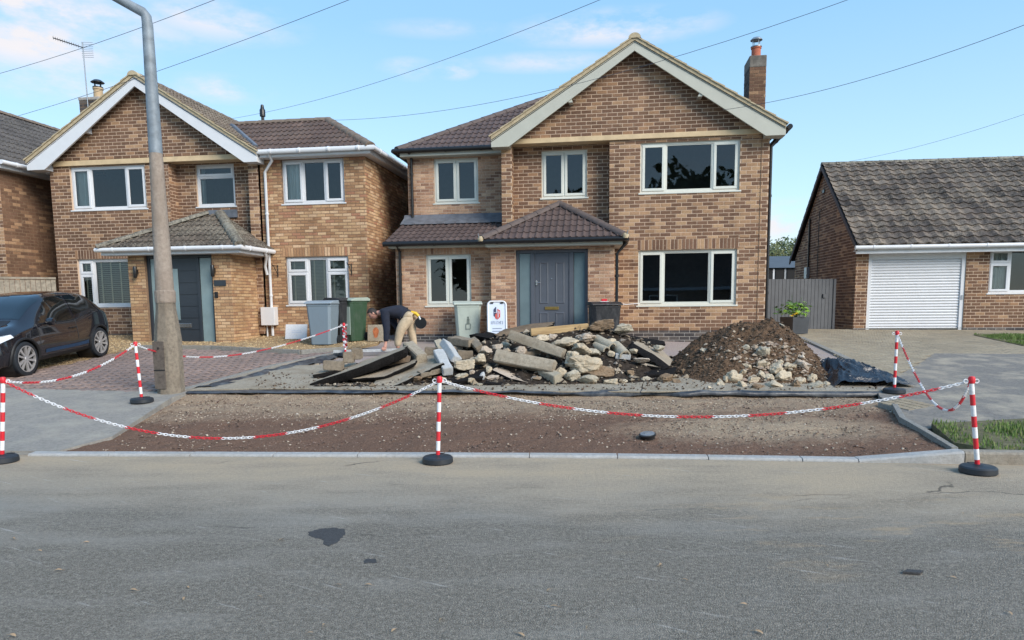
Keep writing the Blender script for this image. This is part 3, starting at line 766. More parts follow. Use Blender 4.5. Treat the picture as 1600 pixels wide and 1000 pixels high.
    def window(s, u0, u1, z0, z1, n, cols, mat, inside=None, sill=True, fw=.055, ww='window', ang=0, lab=None, curtain_cols=()):
        W, H = u1-u0, z1-z0; f = fw; dp = .065
        m = MB(); tot = sum(c[0] for c in cols); xs = [f]; acc = 0
        inner = W-2*f-(len(cols)-1)*f*.8
        cells = []; x = f
        m.box((0, 0, 0), (W, dp, f)); m.box((0, 0, H-f), (W, dp, H)); m.box((0, 0, f), (f, dp, H-f)); m.box((W-f, 0, f), (W, dp, H-f))
        for i, c in enumerate(cols):
            w = inner*c[0]/tot
            if c[1] == 't':
                zt = f+(H-2*f)*(1-c[2]); cells += [(x, x+w, f, zt-f*.4, 'c'), (x, x+w, zt+f*.4, H-f, 'c')]; m.box((x, 0, zt-f*.4), (x+w, dp, zt+f*.4))
            elif c[1] == 'd':   # fixed light below a fixed top light
                zt = f+(H-2*f)*(1-c[2]); cells += [(x, x+w, f, zt-f*.4, 'f'), (x, x+w, zt+f*.4, H-f, 'c')]; m.box((x, 0, zt-f*.4), (x+w, dp, zt+f*.4))
            else: cells.append((x, x+w, f, H-f, c[1]))
            x += w
            if i < len(cols)-1: m.box((x, 0, f), (x+f*.8, dp, H-f)); x += f*.8
        wo = m.build(ww, M[mat], s.root, (u0, n, z0), ang, bevel=.005)
        if lab: wo['label'] = lab
        for (a, b, c, d, k) in cells:
            g = MB(); sw = .052 if k == 'c' else .022; y0 = -.018 if k == 'c' else .012
            e = .004; q = MB()
            q.box((a-.008 if k == 'c' else a+.001, y0, c-.008 if k == 'c' else c+.001), (b+.008 if k == 'c' else b-.001, y0+.045, c+sw)); q.box((a-.008 if k == 'c' else a+.001, y0, d-sw), (b+.008 if k == 'c' else b-.001, y0+.045, d+.008 if k == 'c' else d-.001))
            q.box((a-.008 if k == 'c' else a+.001, y0, c+sw), (a+sw, y0+.045, d-sw)); q.box((b-sw, y0, c+sw), (b+.008 if k == 'c' else b-.001, y0+.045, d-sw))
            q.build('sash', M[mat], wo, bevel=.005)
            g.add([(a+sw-.004, y0+.025, c+sw-.004), (b-sw+.004, y0+.025, c+sw-.004), (b-sw+.004, y0+.025, d-sw+.004), (a+sw-.004, y0+.025, d-sw+.004)], [(0, 1, 2, 3)])
            g.build('pane', M['glass'], wo)
            if inside == 'blind':
                self_b = MB(); zz = c+sw
                while zz < d-sw: self_b.box((a+sw-.01, .10, zz), (b-sw+.01, .125, zz+.028)); zz += .036
                self_b.build('blind', M['blind'], wo)
                t = MB()
                for fx in (.22, .78): xx = a+(b-a)*fx; t.box((xx-.018, .096, c+sw), (xx+.018, .0985, d-sw))
                t.build('blind_tape', M['tape'], wo)
            if inside == 'venetian':
                self_b = MB(); zz = c+sw
                while zz < d-sw:
                    self_b.add([(a+sw-.01, .09, zz), (b-sw+.01, .09, zz), (b-sw+.01, .115, zz+.03), (a+sw-.01, .115, zz+.03)], [(0, 1, 2, 3)]); zz += .05
                self_b.build('blind', M['blind'], wo)
                t = MB()
                nn = max(2, round((b-a)/.3))
                for i in range(nn): xx = a+(b-a)*(i+.5)/nn; t.box((xx-.02, .084, c+sw), (xx+.02, .087, d-sw))
                t.build('blind_tape', M['tape'], wo)
        for (a, b) in curtain_cols:
            cm = MB(); nn = 40; vs = []
            for i in range(nn+1):
                xx = W*(a+(b-a)*i/nn); yy = .115+.03*math.sin(i*1.15)+.01*math.sin(i*2.7); vs += [(xx, yy, .03), (xx, yy, H-.03)]
            cm.add(vs, [(2*i, 2*i+2, 2*i+3, 2*i+1) for i in range(nn)]); cm.build('curtain', M['curtain'], wo, smooth=80)
        if sill: b = MB(); b.box((-.04, -.075, -.035), (W+.04, .05, -.001)); b.build('sill', M[mat], wo, bevel=.006)
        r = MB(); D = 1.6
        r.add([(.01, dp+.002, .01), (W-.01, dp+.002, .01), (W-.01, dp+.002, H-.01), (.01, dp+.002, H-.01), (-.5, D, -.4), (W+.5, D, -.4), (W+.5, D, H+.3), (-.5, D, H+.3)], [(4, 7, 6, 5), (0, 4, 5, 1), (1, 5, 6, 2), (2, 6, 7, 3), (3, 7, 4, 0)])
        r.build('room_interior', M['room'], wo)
        return wo
    def barge(s, uc, zc, ul, zl, ur, zr, n0, wid, mat, vt, box_l=.42, box_r=.42, th=.05):
        """gable verge: barge boards with boxed ends, tan verge bedding and a soffit behind"""
        for (ue, ze, sg) in ((ul, zl, -1), (ur, zr, 1)):
            d = Vector((ue-uc, 0, ze-zc)); L = d.length; d.normalize(); nn = Vector((-d.z, 0, d.x))
            if nn.z < 0: nn = -nn
            A = Vector((uc, n0, zc)); B = Vector((ue, n0, ze))
            dz = wid*1.35   # vertical depth of the board
            m = MB(); k = sg*box_l if sg < 0 else sg*box_r
            poly = [A-Vector((0, 0, .07)), Vector((ue, n0, ze-.07)), Vector((ue, n0, ze-.07-wid*1.0)), Vector((ue-k, n0, ze-.07-wid*1.0)), Vector((uc, n0, zc-.07-dz))]
            if (ze-.07-wid) > (ze+abs(k)*abs(d.z/d.x)-.07-dz): poly.pop(3); 
            m.prism([tuple(p) for p in poly], (0, th, 0)); m.build('bargeboard', M[mat], s.root, bevel=.004, recalc=True)
            v = MB(); v.prism([A+nn*.0-Vector((0, .03, .062)), B-Vector((0, .03, .062)), B-Vector((0, .03, -.02)), A-Vector((0, .03, -.02))], (0, .34, 0)); v.build('verge_bedding', M[vt], s.root, recalc=True)
            t = MB(); n_ = round(L/.33)
            for i in range(n_):
                p = A+d*(L*i/n_); q = A+d*(L*(i+1)/n_+.03); lift = nn*.028
                t.prism([p-Vector((0, .055, 0))+nn*.012, q-Vector((0, .055, 0))+nn*.02, q-Vector((0, .055, 0))+nn*.055+lift*0, p-Vector((0, .055, 0))+nn*.03], (0, .36, 0))
            t.build('verge_tiles', M[vt], s.root, recalc=True, kind='stuff')
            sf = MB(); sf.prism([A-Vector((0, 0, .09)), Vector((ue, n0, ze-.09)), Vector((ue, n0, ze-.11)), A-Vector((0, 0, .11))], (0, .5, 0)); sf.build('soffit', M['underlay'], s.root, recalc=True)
            # boxed end
            b = MB(); b.prism([(ue, n0+th, ze-.07), (ue, n0+th, ze-.07-wid), (ue-k, n0+th, ze-.07-wid), (ue-k*1.0, n0+th, ze-.07)], (0, .32, 0)); b.build('eave_box', M[mat], s.root, recalc=True)

# ---- the middle house
H1 = House('detached_house', 'brick detached house with sage white windows, slate grey front door and new brown porch roof', 'house', (1000, 532), 16.8, .145)
o, ob = 'brick_old', 'brick_oldb'
H1.wall((-.745, 0, 0), 0, 3.582, .94, 5.36, ob, 'mortar_buff', [(.71, 2.945, 4.135, 5.272), (.685, 2.935, 1.535, 2.82)], soldiers=[(.66, 2.96, 2.828)])
H1.wall((-.745, 0, 0), 0, 3.582, .55, .94, 'brick_plinth', 'mortar_grey', name='plinth')
H1.wall((-.745, .35, 0), -math.pi/2, .35, .6, 5.36, o, 'mortar_buff')
H1.wall((-3.3, 0, 0), 0, .25, .6, 5.36, ob, 'mortar_buff')
H1.wall((-3.05, 0, 0), math.pi/2, .35, .6, 5.36, ob, 'mortar_buff')
H1.wall((-3.05, .35, 0), 0, 2.305, 2.9, 5.46, o, 'mortar_buff', [(.675, 1.77, 4.14, 5.256)])
gz = lambda u: 7.36-.63*abs(u+.2)
H1.wall((-3.3, -.03, 0), 0, 6.137, 5.47, 7.5, o, 'mortar_buff', gable=lambda x: gz(x-3.3))
H1.box('lintel_beam', (-3.31, -.06, 5.35), (2.80, .3, 5.467), 'beam_cream', .01)
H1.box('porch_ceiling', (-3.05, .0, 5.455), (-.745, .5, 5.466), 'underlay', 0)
H1.wall((-5.87, .9, 0), 0, 2.57, 3.5, 5.36, 'brick_exm', 'mortar_pink', [(.685, 1.83, 4.175, 5.285)], course=.075, bl=.226)
H1.wall((-5.87, 8, 0), -math.pi/2, 7.1, .6, 5.36, 'brick_exm', 'mortar_pink', course=.075, bl=.226)
H1.wall((-5.78, -.6, 0), 0, 2.36, .9, 2.98, 'brick_exm', 'mortar_pink', [(.73, 1.82, 1.577, 2.778)], course=.075, bl=.226, soldiers=[(.70, 1.85, 2.782)])
H1.wall((-5.78, -.6, 0), 0, 2.36, .55, .9, 'brick_plinth', 'mortar_grey', name='plinth', course=.075, bl=.226)
H1.wall((-5.78, .9, 0), -math.pi/2, 1.5, .6, 2.98, 'brick_exm', 'mortar_pink', course=.075, bl=.226)
H1.wall((-3.42, -.95, 0), 0, 2.8, .6, 2.9, 'brick_exm', 'mortar_pink', [(.57, 2.215, .55, 2.825)], course=.075, bl=.226, reveal=.13)
H1.wall((-3.42, -.6, 0), -math.pi/2, .35, .6, 2.9, 'brick_exm', 'mortar_pink', course=.075, bl=.226)
H1.wall((-.62, -.95, 0), math.pi/2, .95, .6, 2.9, 'brick_exm', 'mortar_pink', course=.075, bl=.226)
H1.wall((2.837, 0, 0), math.pi/2, 8.2, .6, 5.4, o, 'mortar_buff')
H1.wall((2.83, 8.2, 0), math.pi, 8.6, .6, 5.4, o, 'mortar_buff', bricks=False, name='back_wall')
H1.wall((2.83, 8.2, 0), math.pi, 6.14, 5.4, 7.5, o, 'mortar_buff', bricks=False, name='back_wall', gable=lambda x: gz(2.83-x))
H1.box('pier_joint', (2.66, -.0135, .94), (2.67, -.001, 5.35), 'mortar_dark', 0)
M['_ar'] = None
H1.window(-.035, 2.2, 4.135, 5.272, .055, [(.24, 'c'), (.5, 'f'), (.25, 'c')], 'cream')
H1.window(-.06, 2.19, 1.535, 2.82, .055, [(.24, 'c'), (.5, 'f'), (.25, 'c')], 'cream')
H1.window(-2.375, -1.28, 4.14, 5.256, .40, [(1, 'c'), (1, 'c')], 'cream')
H1.window(-5.185, -4.04, 4.175, 5.285, .955, [(1, 'c'), (1, 'c')], 'cream')
H1.window(-5.05, -3.96, 1.577, 2.778, -.545, [(1, 'c'), (1, 'c')], 'cream')
H1.barge(-.2, 7.50, -3.49, 5.475, 3.11, 5.475, -.3, .155, 'barge_cream', 'verge_tan')
s33 = math.atan2(7.5-5.475, 3.3)
H1.roof((3.12, -.26, 5.5), (0, 1, 0), (-math.cos(s33), 0, math.sin(s33)), 0, 8.7, 3.93, .3, .34, 'tile_ext')
H1.roof((-3.5, 8.44, 5.5), (0, -1, 0), (math.cos(s33), 0, math.sin(s33)), 0, 8.7, 3.93, .3, .34, 'tile_ext')
H1.ridge((-.2, -.36, 7.53), (-.2, 8.5, 7.53), 'verge_tan', .13)
for (u, sg) in ((-1.73, 1), (1.35, -1)):
    m = MB(); z = gz(u)-.02; m.prism([(u-.05, -.28, z), (u+.05, -.28, z), (u+.05+sg*.1, -.28, z-.2), (u-.05+sg*.1, -.28, z-.2)], (0, .25, 0)); m.build('purlin_end', M['barge_cream'], H1.root, bevel=.004, recalc=True)
# two storey side wing roof (hipped) over the left extension
k = 3.9; pt = math.radians(30.5); cs, sn = math.cos(pt), math.sin(pt)
O = (-6.1, .62, 5.47)
H1.roof(O, (1, 0, 0), (0, cs, sn), lambda t: t*cs, lambda t: 2.9+t*1.25, 4.4, .3, .34, 'tile_new')
H1.roof((-6.1, 8.4, 5.47), (0, -1, 0), (cs, 0, sn), lambda t: 0, lambda t: 7.78-t*cs, 4.4, .3, .34, 'tile_new')
H1.ridge((-6.08, .64, 5.52), (-6.1+3.75, .62+3.75, 5.5+3.75*math.tan(pt)), 'hip_dark', .12)
H1.box('fascia', (-6.0, .66, 5.32), (-3.3, .7, 5.44), 'barge_cream'); H1.box('soffit', (-6.0, .68, 5.31), (-3.3, .92, 5.33), 'barge_cream')
H1.gutter([(-6.15, .60, 5.45), (-3.45, .60, 5.45)], 'black_pvc'); H1.gutter([(-6.15, .60, 5.45), (-6.15, 8, 5.45)], 'black_pvc')
H1.pipe([(-5.75, .62, 5.42), (-5.75, .84, 5.3), (-5.75, .84, 3.74)], 'black_pvc')
# lean-to roof over the ground floor extension
pl = math.atan2(3.72-3.04, 1.8); cl, sl_ = math.cos(pl), math.sin(pl); LL = 1.8/cl
H1.roof((-5.95, -.9, 3.05), (1, 0, 0), (0, cl, sl_), 0, 2.75, LL, .3, .30, 'tile_new')
H1.box('fascia', (-5.88, -.84, 2.93), (-3.42, -.80, 3.02), 'barge_cream'); H1.box('soffit', (-5.86, -.82, 2.925), (-3.42, -.6, 2.94), 'barge_cream')
H1.gutter([(-5.98, -.92, 3.02), (-3.52, -.92, 3.02)], 'black_pvc')
H1.pipe([(-5.66, -.9, 3.0), (-5.66, -.66, 2.86), (-5.66, -.66, .7)], 'black_pvc')
m = MB(); nn = 30; vs = []
for i in range(nn+1):
    u = -5.98+2.68*i/nn; w = .01*math.sin(i*1.7); vs += [(u, .885, 3.90), (u, .80+w, 3.80+w*.3), (u, .45+w*2, 3.615+w*.5)]
m.add(vs, [(3*i+q, 3*i+3+q, 3*i+4+q, 3*i+1+q) for i in range(nn) for q in (0, 1)]); m.build('lead_flashing', M['lead'], H1.root, smooth=60)
# porch roof, hipped
apx = (-1.93, .34, 3.96); ex0, ex1, en = -3.58, -.38, -1.28
pf = math.atan2(3.96-3.0, .34-en+.0); c1, s1 = math.cos(pf), math.sin(pf); Lf = (.34-en)/c1
kl = (apx[0]-ex0)/(.34-en); kr = (ex1-apx[0])/(.34-en)
H1.roof((ex0, en, 3.03), (1, 0, 0), (0, c1, s1), lambda t: t*c1*kl, lambda t: (ex1-ex0)-t*c1*kr, Lf, .3, .30, 'tile_new')
for (ue, sg) in ((ex0, 1), (ex1, -1)):
    ps = math.atan2(3.96-3.0, abs(apx[0]-ue)); c2, s2 = math.cos(ps), math.sin(ps); L2 = abs(apx[0]-ue)/c2
    if sg > 0: H1.roof((ue, .34, 3.03), (0, -1, 0), (c2, 0, s2), 0, lambda t: (.34-en)*(1-t/L2), L2, .3, .30, 'tile_new')
    else: H1.roof((ue, en, 3.03), (0, 1, 0), (-c2, 0, s2), lambda t: (.34-en)*(t/L2), .34-en, L2, .3, .30, 'tile_new')
    H1.ridge((ue, en, 3.09), (apx[0], .3, 4.03), 'hip_dark', .115)
    m = MB(); m.lathe([(0, .06), (.05, .05), (.08, .0), (.06, -.06), (0, -.07)], 8, (ue, en-.01, 3.06)); m.build('hip_end_mortar', M['verge_tan'], H1.root, smooth=60)
    m = MB(); m.tube([(ue+sg*.06, en, 3.06), (ue-sg*.03, en-.06, 3.06), (ue-sg*.05, en-.07, 3.17)], .012, 6); m.build('hip_iron', M['steel'], H1.root)
H1.box('fascia', (-3.5, -1.2, 2.885), (-.44, -1.16, 2.985), 'barge_cream'); H1.box('soffit', (-3.48, -1.18, 2.875), (-.46, -.95, 2.892), 'barge_cream')
H1.box('fascia', (-.47, -1.155, 2.885), (-.44, .0, 2.985), 'barge_cream'); H1.box('soffit', (-.62, -.95, 2.875), (-.46, .0, 2.892), 'barge_cream')
H1.gutter([(-3.62, -1.27, 3.0), (-.36, -1.27, 3.0)], 'black_pvc'); H1.gutter([(-.36, -1.3, 3.0), (-.36, 0, 3.0)], 'black_pvc')
H1.pipe([(-.36, -.9, 2.97), (-.42, -.9, 2.86), (-.56, -.9, 2.7), (-.56, -.9, .7)], 'black_pvc')
H1.pipe([(3.16, .12, 5.42), (3.0, .12, 5.25), (2.89, .1, 5.1), (2.89, .1, .7)], 'black_pvc')
H1.gutter([(3.2, -.3, 5.43), (3.2, 8.2, 5.43)], 'black_pvc')
# front door with side lights
DR = (-2.853, -.85, .62); dw, dh = 1.65, 2.20
d = MB(); f = .07
d.box((0, 0, 0), (f, .08, dh)); d.box((dw-f, 0, 0), (dw, .08, dh)); d.box((f, 0, dh-f), (dw-f, .08, dh))
d.box((.335, 0, 0), (.43, .08, dh-f)); d.box((1.22, 0, 0), (1.32, .08, dh-f)); d.box((f, 0, 0), (dw-f, .08, .06), skip='')
door = d.build('door', M['grey_door'], H1.root, DR, bevel=.005)
d = MB(); d.box((.432, .022, .062), (1.218, .066, dh-f-.002)); leaf = d.build('door_leaf', M['grey_door'], door, bevel=.004)
for (a, b, c, e) in ((.53, .74, .98, 1.92), (.90, 1.11, .98, 1.92), (.53, .74, .12, .78), (.90, 1.11, .12, .78)):
    d = MB(); q = .02
    d.add([(a, .021, c), (b, .021, c), (b, .021, e), (a, .021, e), (a+q, .008, c+q), (b-q, .008, c+q), (b-q, .008, e-q), (a+q, .008, e-q), (a+2*q, .018, c+2*q), (b-2*q, .018, c+2*q), (b-2*q, .018, e-2*q), (a+2*q, .018, e-2*q)],
          [(0, 1, 5, 4), (1, 2, 6, 5), (2, 3, 7, 6), (3, 0, 4, 7), (4, 5, 9, 8), (5, 6, 10, 9), (6, 7, 11, 10), (7, 4, 8, 11), (8, 9, 10, 11)]); d.build('door_panel', M['grey_door'], door)
for (a, b) in ((.08, .33), (1.33, 1.575)):
    d = MB(); d.box((a, .03, .07), (b, .045, dh-f-.01)); d.build('side_light', M['frosted'], door)
d = MB(); d.box((.66, .004, .84), (.98, .02, .91)); d.build('letter_plate', M['brass'], door, bevel=.004)
d = MB(); d.box((.455, -.01, 1.40), (.49, .02, 1.50)); d.tube([(.47, -.02, 1.46), (.56, -.03, 1.46)], .01, 6); d.build('handle', M['chrome'], door, bevel=.003)
d = MB(); d.lathe([(0, -.01), (.012, -.008), (.012, .02)], 8, (.82, .01, 1.54), 'y'); d.build('spyhole', M['chrome'], door)
H1.box('door_back', (-2.84, -.75, .6), (-1.21, -.74, 2.82), 'room', 0)
# chimney
M['brick_plinth_cap'] = plain('sooty_cement', (.15, .135, .115), .95, .35, 8, bump=.5)
c = (2.79, 3.35); m = MB()
H1.wall((c[0]-.05, 2.2, 0), 0, .40, 5.3, 7.75, o, 'mortar_dark', name='chimney'); H1.wall((c[0]-.05, 2.95, 0), -math.pi/2, .75, 5.3, 7.75, 'brick_plinth', 'mortar_dark', name='chimney'); H1.wall((c[0]+.35, 2.2, 0), math.pi/2, .75, 5.3, 7.75, o, 'mortar_dark', name='chimney')  # left face in darker brick: its shade is put into the colour
ch = H1.box('chimney_cap', (c[0]-.06, 2.19, 7.48), (c[0]+.36, 2.96, 7.77), 'brick_plinth_cap', .02)
m = MB(); m.lathe([(.115, 7.77), (.115, 8.0), (.13, 8.0), (.13, 8.03), (.10, 8.03)], 16, (c[0]+.14, 2.45, 0)); m.build('chimney_pot', M['terracotta'], H1.root, smooth=40)
m = MB(); m.lathe([(.12, 8.03), (.14, 8.04), (.14, 8.06), (0, 8.06)], 16, (c[0]+.14, 2.45, 0)); m.lathe([(0, 8.29), (.1, 8.27), (.15, 8.22), (.15, 8.21), (0, 8.23)], 16, (c[0]+.14, 2.45, 0))
for k in range(4): a = k*math.pi/2+.4; m.tube([(c[0]+.14+.1*math.cos(a), 2.45+.1*math.sin(a), 8.05), (c[0]+.14+.1*math.cos(a), 2.45+.1*math.sin(a), 8.22)], .01, 5)
m.build('cowl', M['steel'], H1.root, smooth=40)
H1.finish_bricks(); H1.finish_tiles()

# ---- the left house
H2 = House('detached_house', 'older brick detached house with white windows, lichened porch roof and tv aerial', 'house', (250, 535), 18.6, .145)
H2.wall((-2.83, 0, 0), 0, 3.38, .92, 5.28, o, 'mortar_buff', [(.575, 2.72, 4.16, 5.262), (.59, 2.2, 1.65, 2.885)], soldiers=[(.55, 2.3, 2.89)])
H2.wall((-2.83, 0, 0), 0, 3.38, .55, .92, 'brick_plinth', 'mortar_dark', name='plinth')
H2.wall((.55, 0, 0), math.pi/2, .35, 2.9, 5.28, o, 'mortar_buff')
H2.wall((.55, .35, 0), 0, 2.17, 2.9, 5.4, o, 'mortar_buff', [(.53, 1.6, 4.2, 5.27)])
H2.wall((2.72, .35, 0), -math.pi/2, .35, 2.9, 5.28, ob, 'mortar_buff')
H2.wall((2.72, 0, 0), 0, .27, .9, 5.28, ob, 'mortar_buff')
gz2 = lambda u: 7.24-.63*abs(u+.02)
H2.wall((-2.83, -.03, 0), 0, 5.8, 5.42, 7.4, o, 'mortar_buff', gable=lambda x: gz2(x-2.83))
H2.box('lintel_beam', (-2.68, -.06, 5.28), (2.75, .3, 5.41), 'beam_cream', .01)
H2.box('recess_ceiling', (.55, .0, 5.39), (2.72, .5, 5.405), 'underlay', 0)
H2.wall((2.99, .1, 0), 0, 2.76, .75, 5.3, 'brick_exl', 'mortar_dark', [(.575, 2.21, 4.163, 5.24), (.575, 2.24, 1.63, 2.84)], course=.075, bl=.226, soldiers=[(.5, 2.3, 2.85)])
H2.wall((5.75, .1, 0), math.pi/2, 7.5, .75, 5.3, 'brick_exl', 'mortar_dark', course=.075, bl=.226)
H2.wall((5.75, 8, 0), math.pi, 8.6, .7, 5.4, o, 'mortar_buff', bricks=False, name='back_wall')
H2.wall((-2.83, 8, 0), -math.pi/2, 8.0, .6, 5.3, o, 'mortar_buff')
H2.wall((2.9, 8.0, 0), math.pi, 5.8, 5.4, 7.4, o, 'mortar_buff', bricks=False, name='back_wall', gable=lambda x: gz2(2.9-x))
H2.window(-2.255, -.11, 4.16, 5.262, .055, [(.24, 'c'), (.5, 'f'), (.25, 'c')], 'white', curtain_cols=[(.02, .2)])
H2.window(-2.24, -.63, 1.65, 2.885, .055, [(.32, 't', .3), (1., 'f')], 'white', inside='venetian')
H2.window(1.08, 2.15, 4.2, 5.27, .40, [(1, 'd', .27)], 'white', curtain_cols=[(.03, .14)])
H2.window(3.565, 5.2, 4.163, 5.24, .155, [(.85, 'c'), (1, 'f'), (.8, 'c')], 'white', curtain_cols=[(.03, .30)])
H2.window(3.565, 5.23, 1.63, 2.84, .155, [(.95, 't', .3), (.9, 'f'), (.95, 't', .3)], 'white', inside='blind')
H2.barge(-.03, 7.39, -3.22, 5.40, 3.13, 5.38, -.3, .165, 'white', 'verge_tan', .5, .35)
s2r = math.atan2(7.39-5.4, 3.17)
H2.roof((3.14, -.26, 5.42), (0, 1, 0), (-math.cos(s2r), 0, math.sin(s2r)), 0, 8.4, 3.79, .3, .34, 'tile_old')
H2.roof((-3.24, 8.14, 5.42), (0, -1, 0), (math.cos(s2r), 0, math.sin(s2r)), 0, 8.4, 3.79, .3, .34, 'tile_old')
H2.ridge((-.03, -.36, 7.40), (-.03, -.1, 7.40), 'verge_tan', .13)
H2.ridge((-.03, -.1, 7.405), (-.03, 8.2, 7.405), 'hip_brown', .125)
m = MB(); u = -1.55; z = gz2(u); m.box((u-.05, -.27, z-.22), (u+.06, -.04, z-.08)); m.build('purlin_end', M['white'], H2.root)
pt = math.radians(32.2); cs, sn = math.cos(pt), math.sin(pt); k = 1.79; Lr = k/cs
H2.roof((2.9, -.25, 5.42), (1, 0, 0), (0, cs, sn), lambda t: -min(t, Lr)*cs*.9, lambda t: 3.15-t*cs, Lr, .3, .32, 'tile_ext')
H2.roof((6.05, -.25, 5.42), (0, 1, 0), (-cs, 0, sn), lambda t: t*cs, 8.2, Lr, .3, .32, 'tile_ext')
H2.ridge((6.03, -.23, 5.46), (6.05-k, -.25+k, 5.44+k*math.tan(pt)), 'hip_brown', .13); H2.ridge((1.5, -.25+k, 5.44+k*math.tan(pt)), (6.1-k, -.25+k, 5.44+k*math.tan(pt)), 'hip_brown', .12)
H2.box('fascia', (3.15, -.2, 5.27), (6.0, -.16, 5.4), 'white'); H2.box('soffit', (3.05, -.18, 5.255), (5.98, .1, 5.275), 'white')
H2.box('fascia', (5.96, -.155, 5.27), (6.0, 7.5, 5.4), 'white'); H2.box('soffit', (5.75, .1, 5.255), (5.98, 7.5, 5.275), 'white')
H2.gutter([(3.1, -.27, 5.38), (6.1, -.27, 5.38), (6.1, 7.6, 5.38)], 'white')
H2.pipe([(3.42, -.26, 5.35), (3.42, -.1, 5.2), (3.16, .03, 4.95), (3.16, .03, .85)], 'white')
m = MB()
vv = [(3.13, -.27, 5.46), (3.0, -.2, 5.5), (1.62, 1.25, 6.4), (1.5, 1.5, 6.56)]
m.tube([Vector(v)+Vector((0, 0, .03)) for v in ((3.08, -.2, 5.48), (1.55, 1.45, 6.46))], .07, 6); m.build('valley', M['lead'], H2.root)
# porch
p0, p1, pn = .12, 2.80, -1.2
H2.wall((p0, pn, 0), 0, p1-p0, .65, 2.93, 'brick_porch', 'mortar_dark', [(.44, 2.2, .6, 2.87)], course=.075, bl=.226, reveal=.1)
H2.wall((p1, pn, 0), math.pi/2, 1.35, .65, 2.93, 'brick_porch', 'mortar_dark', course=.075, bl=.226)
H2.wall((p0, .0, 0), -math.pi/2, 1.2, .65, 2.93, 'brick_porch', 'mortar_dark', course=.075, bl=.226)
ex0, ex1, en, nb = -.45, 3.25, -1.52, .0
ap0, ap1, zt, ze = 1.55, 1.9, 3.95, 3.02
nb = .05
pf = math.atan2(zt-ze, nb-en); c1, s1 = math.cos(pf), math.sin(pf); Lf = (nb-en)/c1
H2.roof((ex0, en, ze), (1, 0, 0), (0, c1, s1), lambda t: (ap0-ex0)*t/Lf, lambda t: (ex1-ex0)-(ex1-ap1)*t/Lf, Lf, .3, .28, 'tile_porch')
ps = math.atan2(zt-ze, ex1-ap1); c2, s2 = math.cos(ps), math.sin(ps); L2 = (ex1-ap1)/c2
H2.roof((ex1, en, ze), (0, 1, 0), (-c2, 0, s2), lambda t: (nb-en)*t/L2, nb-en, L2, .3, .28, 'tile_porch')
ps = math.atan2(zt-ze, ap0-ex0); c3, s3 = math.cos(ps), math.sin(ps); L3 = (ap0-ex0)/c3
H2.roof((ex0, nb, ze), (0, -1, 0), (c3, 0, s3), 0, lambda t: (nb-en)*(1-t/L3), L3, .3, .28, 'tile_porch')
M['hip_lichen'] = tile_mat('lichened_hip_tile', [(.17, .15, .12), (.23, .21, .17), (.13, .11, .09)], .5, (.38, .36, .29), .7)
H2.ridge((ex1, en, ze+.05), (ap1, nb-.03, zt+.06), 'hip_lichen', .13); H2.ridge((ex0, en, ze+.05), (ap0, nb-.03, zt+.06), 'hip_lichen', .12)
H2.box('fascia', (ex0+.06, en+.07, 2.86), (ex1-.05, en+.1, 2.98), 'white'); H2.box('soffit', (ex0+.1, en+.09, 2.85), (ex1-.08, pn, 2.867), 'white')
H2.box('fascia', (ex1-.09, en+.103, 2.86), (ex1-.06, .0, 2.98), 'white'); H2.box('soffit', (p1, pn+.002, 2.85), (ex1-.07, .1, 2.867), 'white')
H2.gutter([(ex0-.03, en, 2.98), (ex1+.02, en, 2.98), (ex1+.02, .08, 2.98)], 'white', .055)
H2.pipe([(ex1+.0, -.35, 2.95), (ex1-.05, -.2, 2.82), (p1+.28, -.05, 2.62), (3.1, .0, 2.4)], 'white')
H2.box('lead_flashing', (1.4, .3, 3.9), (2.2, .335, 4.1), 'lead', 0)
DR = (p0+.44, pn+.08, .67); dw, dh = 1.76, 2.19; f = .075
d = MB(); d.box((0, 0, 0), (f, .08, dh)); d.box((dw-f, 0, 0), (dw, .08, dh)); d.box((f, 0, dh-f), (dw-f, .08, dh)); d.box((.34, 0, 0), (.41, .08, dh-f)); d.box((1.3, 0, 0), (1.37, .08, dh-f)); d.box((f, 0, 0), (dw-f, .08, .08))
door = d.build('door', M['anthracite'], H2.root, DR, bevel=.005)
d = MB(); d.box((.412, .022, .082), (1.298, .066, dh-f-.002)); d.build('door_leaf', M['anthracite'], door, bevel=.004)
for a in range(1, 7):
    d = MB(); d.box((.43, .016, .1+a*.285-.004), (1.28, .024, .1+a*.285+.004)); d.build('door_groove', M['black_pvc'], door)
for (a, b) in ((.08, .335), (1.375, 1.68)):
    d = MB(); d.box((a, .03, .085), (b, .045, dh-f-.01)); d.build('side_light', M['frosted_pale'], door)
d = MB(); d.box((.60, .006, .62), (.80, .02, 1.86)); d.build('door_glazing', M['frosted_pale'], door, bevel=.004)
d = MB(); d.box((.72, .002, .44), (1.08, .02, .54)); d.build('letter_plate', M['chrome'], door, bevel=.004)
H2.box('door_back', (.5, pn+.2, .6), (2.4, pn+.21, 2.9), 'room', 0)
H2.box('door_step', (.5, pn-.25, .62), (2.42, pn-.001, .73), 'anthracite')
for u in (p0+.24, p1-.42):
    d = MB(); d.lathe([(.035, -.14), (.045, -.12), (.045, .12), (.035, .14)], 10, (u, pn-.09, 2.46)); d.box((u-.03, pn-.07, 2.4), (u+.03, pn-.001, 2.52)); d.build('wall_light', M['black_pvc'], H2.root, smooth=40)
H2.box('name_plate', (p1-.44, pn-.025, 2.1), (p1-.14, pn-.003, 2.24), 'anthracite'); H2.box('doorbell', (p1-.44, pn-.03, 1.82), (p1-.36, pn-.003, 1.96), 'black_pvc')
